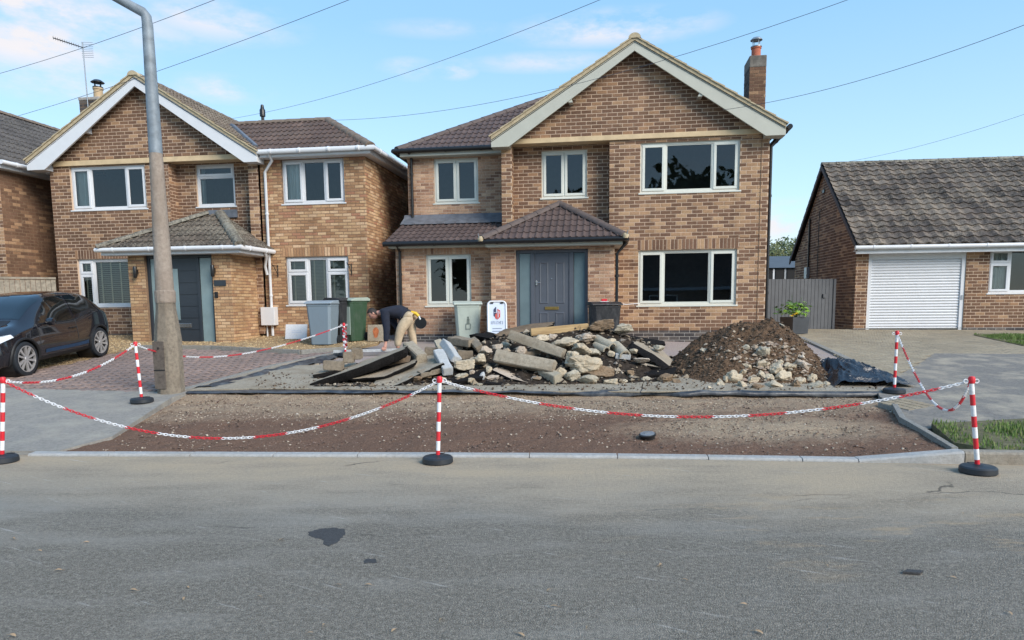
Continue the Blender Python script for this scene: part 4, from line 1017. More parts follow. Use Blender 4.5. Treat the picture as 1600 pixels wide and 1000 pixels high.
for u in (3.35, 5.32):
    d = MB(); d.tube([(u, .09, 2.65), (u, .09, 2.35)], .012, 5); d.tube([(u, .09, 2.62), (u, -.2, 2.62), (u, -.22, 2.66)], .012, 5); d.tube([(u, .09, 2.38), (u, -.14, 2.62)], .01, 5); d.build('basket_bracket', M['black_pvc'], H2.root)
d = MB(); d.box((2.93, -.12, 1.12), (3.3, .09, 1.58)); d.build('meter_box', M['white'], H2.root, bevel=.01)
d = MB(); d.tube([(3.02, .02, 1.12), (3.02, .02, .8)], .02, 6); d.build('meter_pipe', M['white'], H2.root)
# chimney, aerial, flue
H2.wall((-3.1, 1.6, 0), 0, .62, 5.3, 7.42, 'brick_plinth', 'mortar_dark', name='chimney'); H2.wall((-2.48, 1.6, 0), math.pi/2, .6, 5.3, 7.42, 'brick_plinth', 'mortar_dark', name='chimney'); H2.wall((-3.1, 2.2, 0), -math.pi/2, .6, 5.3, 7.42, 'brick_plinth', 'mortar_dark', name='chimney')
H2.box('chimney_cap', (-3.12, 1.58, 7.41), (-2.46, 2.22, 7.5), 'mortar_grey', .02)
cx_, cn_ = -2.68, 1.85
m = MB(); m.lathe([(.13, 7.5), (.12, 7.76), (.14, 7.76), (.14, 7.80)], 14, (cx_, cn_, 0)); m.build('chimney_pot', M['buffpot'], H2.root, smooth=40)
m = MB(); m.lathe([(0, 8.03), (.1, 8.02), (.18, 7.96), (.18, 7.95), (0, 7.98)], 14, (cx_, cn_, 0)); m.lathe([(.14, 7.80), (.14, 7.83), (0, 7.83)], 14, (cx_, cn_, 0))
for k in range(4): a = k*math.pi/2; m.tube([(cx_+.1*math.cos(a), cn_+.1*math.sin(a), 7.82), (cx_+.1*math.cos(a), cn_+.1*math.sin(a), 7.96)], .012, 5)
m.build('cowl', M['black_pvc'], H2.root, smooth=40)
m = MB(); m.tube([(-2.80, 1.56, 6.9), (-2.83, 1.56, 8.95)], .016, 6); ae = m.build('aerial', M['steel'], H2.root)
m = MB(); a, b = Vector((-2.80, 1.52, 8.80)), Vector((-3.42, 1.2, 8.98)); m.tube([a, b], .014, 5); d_ = (b-a).normalized()
for i in range(12): p = a.lerp(b, .15+.85*i/11); m.tube([p-Vector((0, 0, .05)), p+Vector((0, 0, .05))], .006, 4); m.tube([p-Vector((.04, -.06, 0)), p+Vector((.04, -.06, 0))], .006, 4)
m.build('boom', M['black_pvc'], ae)
m = MB()
for i in range(9): z = 8.60+.05*i; m.tube([(-2.95, 1.66, z), (-2.66, 1.75, z)], .005, 4)
m.build('reflector', M['steel'], ae)
m = MB(); m.lathe([(.045, 6.9), (.045, 7.1), (.08, 7.12), (.08, 7.30), (.055, 7.34), (.04, 7.44), (0, 7.46)], 12, (1.66, 3.0, 0)); m.build('flue', M['black_pvc'], H2.root, smooth=40)
H2.finish_bricks(); H2.finish_tiles()

# ---- the bungalow on the right
H3 = House('bungalow', 'brick bungalow with mossy tiled roof and white roller garage door', 'bungalow', (1350, 517), 19.5, .12)
H3.wall((-.29, 0, 0), 0, 7.2, .84, 2.98, o, 'mortar_buff', [(.33, 2.835, .5, 2.94), (3.42, 5.6, 1.76, 2.93)], phase=.05)
H3.wall((-.29, 0, 0), 0, 7.2, .5, .84, 'brick_plinth', 'mortar_grey', [(.33, 2.835, .4, .84)], name='plinth')
gs = lambda x: 3.05+min((5.95-abs(0))*1, .825*(3.05-abs(x-3.0)))   # side gable, x runs from back to front
H3.wall((-.29, 6.0, 0), -math.pi/2, 6.0, .5, 5.7, o, 'mortar_buff', gable=lambda x: 3.1+.87*(3.0-abs(x-3.0)))
H3.wall((6.9, 0, 0), math.pi/2, 6.0, .5, 5.7, o, 'mortar_buff', gable=lambda x: 3.1+.87*(3.0-abs(x-3.0)), bricks=False)
H3.wall((6.9, 6.0, 0), math.pi, 7.2, .5, 3.0, o, 'mortar_buff', bricks=False, name='back_wall')
pr = math.atan2(5.78-3.02, 3.33); cs, sn = math.cos(pr), math.sin(pr); Lr = 3.33/cs
H3.roof((-.42, -.36, 3.06), (1, 0, 0), (0, cs, sn), 0, 7.6, Lr, .30, .27, 'tile_moss', waves=1, amp=.05, kind=2, thick=.045)
H3.roof((7.18, 6.3, 3.06), (-1, 0, 0), (0, -cs, sn), 0, 7.6, Lr, .33, .34, 'tile_moss', waves=1, amp=.035, kind=2)
H3.ridge((-.42, 2.97, 5.84), (7.2, 2.97, 5.84), 'hip_lichen', .11)
for sg in (1, -1):
    m = MB(); n0 = -.36 if sg > 0 else 6.3
    m.prism([(-.43, n0, 2.92), (-.43, n0, 3.05), (-.43, 2.97, 5.8), (-.43, 2.97, 5.66)], (.04, 0, 0)); m.build('bargeboard', M['verge_tan'] if 0 else M['hip_dark'], H3.root, recalc=True)
H3.box('fascia', (-.40, -.30, 2.85), (7.1, -.26, 3.0), 'white'); H3.box('soffit', (-.38, -.28, 2.93), (7.1, 0, 2.948), 'white')
H3.gutter([(-.45, -.37, 3.01), (7.1, -.37, 3.01)], 'white')
m = MB(); 
m.box((.04, .02, .78), (.13, .10, 2.93)); m.box((2.44, .02, .78), (2.54, .10, 2.93)); m.box((.13, .02, 2.70), (2.44, .10, 2.93))
gd = m.build('garage_door', M['white'], H3.root, bevel=.006)
for i in range(25):
    z = .79+i*.0764; m = MB(); m.add([(.13, .075, z), (2.44, .075, z), (2.44, .055, z+.012), (.13, .055, z+.012), (.13, .048, z+.04), (2.44, .048, z+.04), (2.44, .055, z+.066), (.13, .055, z+.066), (2.44, .075, z+.0755), (.13, .075, z+.0755)], [(0, 1, 2, 3), (3, 2, 5, 4), (4, 5, 6, 7), (7, 6, 8, 9)])
    m.build('slat', M['white'], gd, smooth=60)
m = MB(); m.box((2.47, .005, 1.6), (2.52, .02, 1.72)); m.build('key_switch', M['steel'], gd)
H3.window(3.13, 5.3, 1.76, 2.93, .055, [(.55, 't', .3), (1.3, 'f'), (.55, 't', .3)], 'white', curtain_cols=[(.02, .25), (.75, .98)])
w = H3.window(-.29+.055, .6, 1.35, 2.9, 3.2, [(1, 'f')], 'white', ang=-math.pi/2)
H3.pipe([(-.33, 4.3, 4.3), (-.33, 4.3, .8)], 'black_pvc', .03); H3.pipe([(-.33, 3.1, 4.45), (-.33, 3.3, 4.4), (-.33, 3.3, .9)], 'black_pvc', .012)
H3.box('cable_box', (-.40, 4.22, 2.35), (-.295, 4.5, 2.72), 'steel'); H3.box('wall_vent', (-.33, 2.9, 4.95), (-.295, 3.1, 5.05), 'black_pvc')
H3.finish_bricks(); H3.finish_tiles()

# ---- the house at the far left edge
H4 = House('detached_house', 'brick house cut by the left edge, dark tiled roof and white gutter', 'house', (14, 450), 18.6, .145)
H4.wall((0, 0, 0), math.pi/2, 8., .5, 5.3, o, 'mortar_dark')
H4.wall((-5.8, 0, 0), 0, 5.8, .5, 5.3, ob, 'mortar_buff')
gz4 = lambda u: 7.36-.72*abs(u+2.9)
H4.wall((-5.8, -.03, 0), 0, 5.8, 5.3, 7.3, o, 'mortar_buff', gable=lambda x: gz4(x-5.8))
H4.wall((0, 8, 0), math.pi, 5.8, .5, 5.3, o, 'mortar_buff', bricks=False, name='back_wall')
s4 = math.atan2(7.5-5.35, 3.1)
H4.roof((.28, -.26, 5.35), (0, 1, 0), (-math.cos(s4), 0, math.sin(s4)), 0, 8.6, 3.77, .3, .34, 'tile_dark')
H4.roof((-6.0, 8.34, 5.35), (0, -1, 0), (math.cos(s4), 0, math.sin(s4)), 0, 8.6, 3.77, .3, .34, 'tile_dark')
H4.ridge((-2.85, -.3, 7.55), (-2.85, 8.3, 7.55), 'hip_brown', .13)
H4.box('fascia', (.2, -.2, 5.17), (.24, 8.2, 5.3), 'white'); H4.box('soffit', (0.001, -.2, 5.16), (.22, 8.2, 5.175), 'white')
H4.gutter([(.33, -.25, 5.3), (.33, 8.3, 5.3)], 'white')
H4.finish_bricks(); H4.finish_tiles()

# ---- fences, gate, shed, far trees
M['wood_grey'] = plain('weathered_wood', (.27, .235, .185), .9, .3, 14, bump=.4)
M['gate_grey'] = plain('grey_painted_boards', (.085, .088, .095), .6, .12, 6, bump=.2)
M['shed_roof'] = plain('grey_felt', (.075, .095, .115), .8, .1, 4)
M['shed_wall'] = plain('dark_shed_boards', (.045, .055, .065), .7, .2, 6)
fa = at(-60, 470, 17.2); fb = at(90, 470, 18.3)
fn = thing('timber_fence', 'weathered grey timber fence behind the black car', 'fence', (fa.x, fa.y, hgt(fa.x, fa.y)-.05))
d = Vector((fb.x-fa.x, fb.y-fa.y, 0)); n = int(d.length/.105)
for i in range(n):
    p = d*(i/n); m = MB(); t = random.uniform(-.015, .015); m.box((0, 0, 0), (.1, .018, 1.62+t)); q = m.build('board', M['wood_grey'], fn, (p.x, p.y, 0), math.atan2(d.y, d.x))
m = MB(); m.box((0, -.03, 1.63), (d.length, .045, 1.68)); m.build('capping_rail', M['wood_grey'], fn, (0, 0, 0), math.atan2(d.y, d.x))
ga = at(1199, 470, 19.6); gb = at(1306, 470, 19.9)
gt = thing('garden_gate', 'dark grey vertical board gate between brick house and bungalow', 'gate', (ga.x, ga.y, .74)); d = Vector((gb.x-ga.x, gb.y-ga.y, 0)); az = math.atan2(d.y, d.x)
n = 19; top = at(1250, 436, 19.75).z-.74
for i in range(n):
    p = d*(i/n); w = d.length/n; m = MB(); m.box((.004, 0, .03), (w-.004, .02, top+.004*math.sin(i*2))); m.build('board', M['gate_grey'], gt, (p.x, p.y, 0), az, bevel=.003)
for i in (0, 1):
    m = MB(); m.box((0, .02, .3+i*1.0), (d.length, .06, .4+i*1.0)); m.build('rail', M['gate_grey'], gt, None, az)
m = MB(); m.box((d.length-.09, -.02, 0), (d.length-.03, .0, top)); m.box((d.length*.80, -.04, .95), (d.length*.84, 0, 1.05)); m.build('gate_frame', M['gate_grey'], gt, None, az)
a = at(1190, 437, 31); b = at(1262, 437, 31); c0 = at(1200, 400, 33)
sh = thing('garden_shed', 'low dark garden shed with blue grey roof behind the gate', 'shed', (a.x, a.y, .8))
W = b.x-a.x; zt = at(1200, 418, 31).z-.8; zr = c0.z-.8
m = MB(); m.box((0, 0, 0), (W, 2.6, zt)); m.build('wall', M['shed_wall'], sh)
m = MB(); m.prism([(-.1, -.15, zt-.02), (-.1, 2.2, zr), (-.1, 4.4, zt-.02)], (W+.2, 0, 0)); m.build('roof', M['shed_roof'], sh)
for i in range(4):
    m = MB(); x = .1+i*.5; m.box((x, -.03, zt-.75), (x+.36, -.003, zt-.08)); f_ = m.build('window', M['black_pvc'], sh)
    m = MB(); m.box((x+.37, -.045, zt-.75), (x+.44, -.003, zt-.05)); m.build('post', M['white'] if i in (0, 2) else M['steel'], sh)
M['leaf_far'] = leafy('far_tree_leaves', [(.045, .075, .025), (.06, .10, .03), (.035, .06, .022), (.085, .12, .04), (.11, .14, .055)], .7)
M['leaf_far2'] = leafy('pale_tree_leaves', [(.10, .12, .05), (.14, .16, .07), (.085, .105, .04), (.18, .19, .09)], .7)
M['bark'] = plain('bark', (.09, .07, .05), .95, .3, 6)
def tree(label, base, ht, rx, mat, nleaf, lsz, seed, trunk=.25, group=None):
    rr = random.Random(seed); r = thing('tree', label, 'tree', base, group=group)
    m = MB(); m.tube([(0, 0, -.3), (.05, 0, ht*.3), (-.05, .1, ht*.6), (0, 0, ht*.85)], [trunk, trunk*.8, trunk*.5, trunk*.15], 8)
    cl = []
    for i in range(16):
        a = rr.uniform(0, 6.28); q = rr.uniform(.2, .85); z = ht*rr.uniform(.38, .92); w = rx*q*math.sqrt(max(.1, 1-((z/ht-.55)/.5)**2))
        c = Vector((w*math.cos(a), w*math.sin(a), z)); cl.append((c, rx*rr.uniform(.28, .5))); m.tube([(0, 0, ht*.3+z*.2), c*.6+Vector((0, 0, ht*.1)), c], [trunk*.35, trunk*.2, trunk*.05], 5)
    m.build('trunk', M['bark'], r, smooth=50)
    v = []; f = []; g = []
    for i in range(nleaf):
        c, q = rr.choice(cl); p = Vector((rr.gauss(0, 1), rr.gauss(0, 1), rr.gauss(0, .8))); p = c+p.normalized()*q*rr.random()**.4
        a = Vector((rr.gauss(0, 1), rr.gauss(0, 1), rr.gauss(0, 1))).normalized(); b = a.orthogonal().normalized(); s = lsz*rr.uniform(.6, 1.3); k = len(v)
        v += [p-a*s, p+b*s*.5, p+a*s, p-b*s*.5]; f += [(k, k+1, k+2, k+3)]; g.append(rr.random())
    mm = MB(); mm.v = [tuple(q) for q in v]; mm.f = f; mm.r = g; mm.m = [0]*len(f); mm.build('crown', M[mat], r)
    return r
p = at(1206, 430, 46); tree('pale willow like tree behind the shed roof', (p.x, p.y, .8), 4.6, 1.9, 'leaf_far2', 2600, .12, 3)
p = at(1238, 430, 52); tree('dark green round tree beyond the shed, beside the bungalow wall', (p.x, p.y, .8), 5.3, 2.3, 'leaf_far', 3200, .13, 4)
p = at(1262, 430, 58); tree('dark green tree half hidden behind the bungalow gable', (p.x, p.y, .8), 5.6, 2.5, 'leaf_far', 2600, .14, 5)

# ---- across the road, behind the camera (what the windows mirror)
M['render_dark'] = plain('opposite_brick', (.13, .085, .06), .9, .2, 4)
M['fascia_blue'] = plain('pale_blue_fascia', (.35, .42, .5), .6, .05)
OB = thing('bungalow', 'dark tiled bungalow with pale blue fascia, mirrored in the ground floor windows', 'bungalow', (1, -17, 0), .08)
m = MB(); m.box((-9, -7, 0), (9, 0, 2.6)); m.build('wall', M['render_dark'], OB)
m = MB(); m.prism([(-9.4, .5, 2.6), (-9.4, -3.5, 5.6), (-9.4, -7.5, 2.6)], (18.8, 0, 0)); m.build('roof', M['tile_dark'], OB)
m = MB(); m.box((-9.4, .45, 2.42), (9.4, .53, 2.62)); m.build('fascia', M['fascia_blue'], OB)
for x in (-6.5, -1, 4.5):
    m = MB(); m.box((x, .01, .9), (x+2, .05, 2.1)); f_ = m.build('window', M['white'], OB); m = MB(); m.box((x+.08, .055, .98), (x+1.92, .06, 2.02)); m.build('pane', M['black_pvc'], OB if 0 else f_)
for i, (x, y, h, w) in enumerate(((-16, -27, 10, 4.6), (-7, -29, 11, 4.8), (2, -30, 12.5, 5.2), (11, -29, 14, 5.4), (20, -27, 12, 5), (-26, -27, 10, 5), (30, -28, 12, 5))):
    tree('tall tree behind the bungalow across the road, seen only in window reflections', (x, y, 0), h, w, 'leaf_far', 1700, .45, 20+i, .3, 'trees across the road')

# ------------------------------------------------------------------ street furniture and barriers
M['galv'] = plain('galvanised_steel', (.20, .235, .265), .6, .3, 6, metal=.15)
M['lamp_conc'] = concrete_mat('lamp_post_concrete', (.36, .30, .25), .25, (.24, .19, .15), .6)
M['lamp_stain'] = concrete_mat('lamp_post_base', (.27, .23, .18), .4, (.16, .13, .1), .7)
def scuffed(name, c, g):
    return material(name, lambda t: {'Base Color': t.mix(t.math('MULTIPLY', t.mr(t.noise(28, 5, .75), .5, .72), .5), c, g), 'Roughness': t.mr(t.noise(20, 3), .3, .7, .3, .6)})
M['red'] = scuffed('red_plastic', (.62, .015, .03), (.36, .12, .09)); M['whitep'] = scuffed('white_plastic', (.78, .78, .79), (.45, .40, .33))
M['rubber'] = plain('black_rubber', (.018, .022, .028), .5, .2, 12)
b0 = at(268, 616, 10.95)
lp = thing('lamp_post', 'tall concrete lamp post with grey metal top standing at the corner of the brick driveway', 'lamp post', (b0.x, b0.y, hgt(b0.x, b0.y)-.05))
def octa(prof, seg=8, ph=.39):
    m = MB(); vs = []
    for (r, z) in prof:
        for k in range(seg): a = 2*math.pi*k/seg+ph; vs.append((r*math.cos(a), r*math.sin(a), z))
    m.add(vs, [(i*seg+k, i*seg+(k+1) % seg, (i+1)*seg+(k+1) % seg, (i+1)*seg+k) for i in range(len(prof)-1) for k in range(seg)]+[tuple(range((len(prof)-1)*seg, len(prof)*seg))]); return m
zt = at(238, 240, 10.95).z-lp.location.z; zb = at(256, 470, 10.95).z-lp.location.z
octa([(.20, 0), (.20, zb*.60), (.185, zb*.70), (.148, zb-.14), (.142, zb-.02)], 8).build('base', M['lamp_stain'], lp, bevel=.012)
octa([(.146, zb-.03), (.150, zb-.0), (.150, zb+.14), (.142, zb+.16)], 16).build('collar', M['lamp_conc'], lp)
octa([(.136, zb), (.094, zt)], 16).build('shaft', M['lamp_conc'], lp, smooth=40)
ztop = at(221, 26, 10.95).z-lp.location.z
octa([(.096, zt), (.094, zt+.3), (.076, ztop-.1)], 14).build('sleeve', M['galv'], lp, smooth=40)
m = MB(); m.tube([(0, 0, ztop-.12), (-.01, 0, ztop), (-.05, 0, ztop+.06), (-.75, -.15, ztop+.42), (-1.4, -.3, ztop+.5)], [.074, .072, .07, .055, .05], 12); m.build('arm', M['galv'], lp, smooth=50)
m = MB(); m.lathe([(0, -.08), (.1, -.06), (.14, 0), (.1, .07), (0, .09)], 12, (-1.6, -.33, ztop+.5)); m.build('lantern', M['galv'], lp, smooth=50)
m = MB(); m.box((-.15, -.201, .12), (.02, -.178, zb*.58)); M['lamp_door'] = concrete_mat('lamp_post_door', (.13, .11, .095), .4, (.2, .17, .14), .5); m.build('door', M['lamp_door'], lp, (0, 0, 0), -.0, bevel=.006)
m = MB(); m.box((-.15, -.204, .40), (.02, -.2, .42)); m.box((-.07, -.208, zb*.5), (-.05, -.2, zb*.52)); m.build('door_lock', M['black_pvc'], lp)

def bollard(px, yb, yt, label, lean=(0, 0), tape=False):
    b = G(px[0], yb); zt = at(px[1], yt, b.y).z
    r = thing('chain_post', label, 'barrier post', (b.x, b.y, b.z), group='red and white chain posts round the dig')
    H = zt-b.z; top = at(px[1], yt, b.y); lx, ly = (top.x-b.x), 0
    m = MB(); m.lathe([(0, 0), (.15, 0), (.158, .012), (.155, .055), (.14, .068), (.05, .075), (.035, .085), (0, .085)], 28); m.build('base', M['rubber'], r, smooth=35)
    m = MB(); m.box((-.02, .1, .06), (.05, .135, .0745)); m.build('base_notch', M['black_pvc'], r)
    n = 8; z0 = .078; hs = [.05]+[(H-.05-z0-.07)/(n-1)]*(n-1); z = z0
    for i in range(n):
        f = lambda q: (lx*(q/H), ly*(q/H), q)
        m = MB(); m.tube([f(z), f(z+hs[i])], .0215, 14, cap=True); m.build('red_band' if i % 2 == 0 else 'white_band', M['red'] if i % 2 == 0 else M['whitep'], r, smooth=40); z += hs[i]
    m = MB(); m.lathe([(0, -.0), (.026, 0), (.030, .012), (.03, .045), (.022, .062), (0, .066)], 14, f(z)); m.build('cap', M['red'], r, smooth=40)
    m = MB(); p = Vector(f(z+.02))
    for sgn in (-1, 1):
        m.tube([p+Vector((sgn*(.03+.02*(1-math.cos(a))), 0, .018*math.sin(a))) for a in np.linspace(0, 6.283, 9)], .005, 5)
    m.build('chain_hook', M['whitep'], r)
    if tape:
        m = MB()
        for k in range(3):
            pts = [Vector(f(z-.02-q*.62*H))+Vector((.028*math.cos(q*9+k*2)+.01, .028*math.sin(q*9+k*2)-.012, 0)) for q in np.linspace(0, 1, 16)]
            for i, (a, c) in enumerate(zip(pts, pts[1:])):
                w = Vector((.022, -.01, 0)); m.add([a-w, a+w, c+w, c-w], [(0, 1, 2, 3)], m=(i//2+k) % 2)
        m.build('barrier_tape', [M['red'], M['whitep']], r)
    return Vector((b.x+lx, b.y+ly, b.z+z+.02))
T1 = bollard((3, 5), 722, 588, 'chain post at the kerb on the left, cut by the edge of the photo')
T2 = bollard((684, 687), 723, 587, 'chain post standing on the kerb in the middle, in front of the rubble')
T3 = bollard((1528, 1517), 739, 587, 'chain post at the right end of the kerb, beside the grass verge')
T4 = bollard((222, 211), 629, 533, 'chain post beside the concrete lamp post on the grey apron')
T5 = bollard((1397, 1402), 614, 516, 'chain post on the black sheeting beside the tarmac drive')
T6 = bollard((540, 537), 556, 504, 'chain post wrapped in red and white tape, behind the broken tarmac', tape=True)
def chain(A, B, low, label, npts=60, seg=.34, cols=('red', 'whitep'), start=0):
    """link chain hanging between two posts; low is a point the sag passes through"""
    A = Vector(A); B = Vector(B); t0 = .5
    d = B-A; L2 = d.length; mid = Vector(low); u = max(.1, min(.9, (mid-A).dot(d)/d.dot(d)))
    base = A+d*u; sag = (mid-base)/(4*u*(1-u))
    P = lambda t: A+d*t+sag*4*t*(1-t)
    pts = [P(i/400) for i in range(401)]; cum = [0]
    for a, b in zip(pts, pts[1:]): cum.append(cum[-1]+(b-a).length)
    tot = cum[-1]; pitch = .034; r = thing('barrier_chain', label, 'chain', tuple(A), group='plastic chains between the posts')
    sec = {}; k = 0; s = .03; j = 0
    while s < tot-.02:
        while cum[j+1] < s: j += 1
        c = pts[j].lerp(pts[j+1], (s-cum[j])/(cum[j+1]-cum[j])); tg = (pts[j+1]-pts[j]).normalized()
        sd = tg.cross(Vector((0, 0, 1))).normalized(); up = sd.cross(tg).normalized(); rot = math.pi/4 if k % 2 else -math.pi/4
        w = sd*math.cos(rot)+up*math.sin(rot); q = int(s/seg)
        m = sec.setdefault(q, MB()); nn = 10; wire = .0042; vs = []
        for i in range(nn):
            a = 2*math.pi*i/nn; cc, ss = math.cos(a), math.sin(a)
            ctr = c+tg*(.0245*cc)+w*(.0125*ss)-A; nr = (tg*cc*.6+w*ss).normalized(); bn = tg.cross(w)
            for e in range(4): b_ = math.pi/2*e+.785; vs.append(ctr+nr*wire*math.cos(b_)+bn*wire*math.sin(b_))
        m.add(vs, [(i*4+e, ((i+1) % nn)*4+e, ((i+1) % nn)*4+(e+1) % 4, i*4+(e+1) % 4) for i in range(nn) for e in range(4)])
        s += pitch; k += 1
    for q, m in sec.items(): m.build('red_links' if cols[(q+start) % 2] == 'red' else 'white_links', M[cols[(q+start) % 2]], r)
yv = 7.1
chain(T1, T2, at(340, 685, 7.15), 'red and white chain sagging across the left half of the verge', start=0)
chain(T2, T3, at(1050, 651, 6.85), 'red and white chain sagging across the right half of the verge', start=1)
chain(T1, T4, at(110, 589, 8.6), 'red and white chain from the left kerb post back to the lamp post corner', start=1)
chain(T4, T6, at(385, 552, 12.9), 'red and white chain running behind the lamp post over the brick driveway', start=1)
chain(T5, T3, at(1447, 614, 8.9), 'red and white chain dipping over the tarmac drive at the right', start=1)

# ------------------------------------------------------------------ overhead wires
M['wire'] = plain('overhead_wire', (.07, .08, .10), .6)
def wire(a, b, label, sag=.25, r=.0048):
    A = at(*a); B = at(*b); m = MB(); m.tube([A.lerp(B, t)-Vector((0, 0, sag*4*t*(1-t) if t < 1 else -4*sag*(t-1))) for t in np.linspace(0, 3.2, 60)], r, 5)
    tag(m.build('overhead_cable', M['wire'], smooth=60), label, 'cable', 'cables overhead')
wire((-250, 165, 22), (360, -10, 13), 'overhead cable crossing the top left corner behind the tv aerial', .3)
wire((-250, 245, 24), (575, -12, 13), 'overhead cable passing behind the lamp post above the left roof', .35)
wire((352, 187, 25), (990, -22, 13), 'overhead cable rising from the left house flue to the top of the sky', .3)
wire((512, 188, 21), (1390, -24, 12), 'overhead cable crossing the brick gable of the middle house', .5)
wire((1128, 172, 16.3), (1680, 8, 10.5), 'overhead cable fixed to the right side of the middle gable', .2)
wire((1296, 257, 25), (1700, 143, 16), 'faint overhead cable low over the bungalow roof', .2, .004)

# ------------------------------------------------------------------ bins
def bin_mat(name, c): return material(name, lambda t: {'Base Color': t.mix(t.math('MULTIPLY', t.mr(t.noise(7, 6, .75, t.vscale(t.pos(), (1.4, 1.4, .6))), .5, .75), .55), c, tuple(.5*q+.09 for q in c)), 'Roughness': t.mr(t.noise(9, 4), .3, .7, .35, .65)})
for nm, c in (('bin_blue', (.19, .245, .29)), ('bin_blue_lid', (.27, .33, .38)), ('bin_black', (.02, .021, .024)), ('bin_green', (.035, .075, .042)), ('bin_pale', (.34, .41, .36)), ('bin_sage', (.40, .455, .40)), ('bin_sage_lid', (.46, .51, .45))): M[nm] = bin_mat(nm, c)
def wheelie(px, yb, Y, label, body, lid, rot=0, h=1.0, w=.56, d=.62, front=None):
    p = at(px, yb, Y); p.z = hgt(p.x, p.y)
    r = thing('wheelie_bin', label, 'wheelie bin', tuple(p), rot, 'wheelie bins in front of the houses')
    m = MB(); vs = []; secs = [(.80, .74, .0), (.82, .76, .08), (.98, .95, h*.86), (1.0, .97, h*.865), (1.0, .97, h*.91)]
    for (a, b, z) in secs:
        x, y = w/2*a, d/2*b; c = .05
        for (sx, sy) in ((-1, -1), (1, -1), (1, 1), (-1, 1)):
            q = [(sx*x, sy*(y-c)), (sx*(x-c), sy*y)]
            if sx*sy > 0: pass
            else: q = q
            vs += [(u, v, z) for u, v in (q if sx*sy > 0 else q[::-1])]
    vs2 = []
    for i in range(len(secs)): 
        ring = vs[i*8:(i+1)*8]; ring.sort(key=lambda t: math.atan2(t[1], t[0])); vs2 += ring
    n = len(secs); fs = [(i*8+k, i*8+(k+1) % 8, (i+1)*8+(k+1) % 8, (i+1)*8+k) for i in range(n-1) for k in range(8)]+[tuple(range(8))[::-1], tuple(range((n-1)*8, n*8))]
    m.add(vs2, fs); m.build('body', M[body], r, bevel=.012)
    m = MB(); x, y = w/2+.025, d/2+.02; z = h*.91+.003
    m.prism([(-x, -y, z), (-x, -y, z+.03), (-x, -y*.4, z+.075), (-x, y*.75, z+.085), (-x, y, z+.05), (-x, y, z)], (2*x, 0, 0)); m.build('lid', M[lid], r, bevel=.012, recalc=True)
    m = MB(); m.tube([(-w/2*.8, d/2+.06, h*.9), (w/2*.8, d/2+.06, h*.9)], .018, 8); m.box((-w/2*.8, d/2-.02, h*.88), (-w/2*.7, d/2+.06, h*.915)); m.box((w/2*.7, d/2-.02, h*.88), (w/2*.8, d/2+.06, h*.915)); m.build('handle', M[body], r)
    for sx in (-1, 1):
        m = MB(); m.lathe([(0, -.025), (.07, -.025), (.1, -.02), (.1, .02), (.07, .025), (0, .025)], 18, (sx*w*.43, d*.38, .1), 'x'); m.build('wheel', M['rubber'], r, smooth=40)
    if front:
        m = MB(); m.box((-w*.40, -d/2*.99, .15), (w*.40, -d/2*.945, h*.78)); fp = m.build('front_panel', M[front], r, bevel=.01)
    return r
wheelie(507, 541, 16.5, 'blue wheelie bin nearest the driveway, beside the white board', 'bin_blue', 'bin_blue_lid', -.15, 1.02, .60)
wheelie(535, 537, 17.0, 'black wheelie bin squeezed between the blue bin and the green bin', 'bin_black', 'bin_black', .9, 1.05, .5)
wheelie(553, 536, 17.1, 'dark green wheelie bin with a pale front, nearest the bending man', 'bin_green', 'bin_pale', -.55, 1.04, .5, front='bin_pale')
wheelie(731, 531, 16.3, 'sage green wheelie bin under the ground floor window, beside the sign', 'bin_sage', 'bin_sage_lid', .12, .98, .6)
wheelie(944, 531, 15.5, 'black wheelie bin between the grey front door and the wide window', 'bin_black', 'bin_black', .1, 1.0, .62)
bp = at(944, 473, 15.4); m = MB(); m.box((-.06, -.04, 0), (.06, .04, .05)); m.box((-.09, -.05, -.012), (.09, .05, 0), m=1)
tag(m.build('small_box', [M['red'], M['whitep']], None, (bp.x, bp.y, hgt(bp.x, bp.y)+1.012), bevel=.006), 'tiny red and white box lying on the lid of the black bin by the door', 'box')
a, b = at(955, 473, 15.5), at(1000, 474, 16.6); m = MB(); m.tube([a, a.lerp(b, .5)-Vector((0, 0, .03)), b], .008, 5); tag(m.build('string_line', M['whitep']), 'thin pale string running from the black bin to the wide window', 'string')
M['bin_logo'] = plain('bin_emblem', (.12, .15, .13), .6)
p = at(731, 531, 16.3)
m = MB(); zz = hgt(p.x, p.y)
bl = bpy.data.objects['wheelie_bin.003']
for (x0, z0, x1, z1) in ((-.055, .35, -.047, .47), (.047, .35, .055, .47), (-.055, .35, .055, .358), (-.055, .462, .055, .47), (-.028, .47, .028, .56), (-.018, .58, .018, .63), (-.03, .565, .03, .572)): m.box((x0, -.292+.02*(1-z0), z0), (x1, -.283+.02*(1-z0), z1))
m.build('emblem', M['bin_logo'], bl)

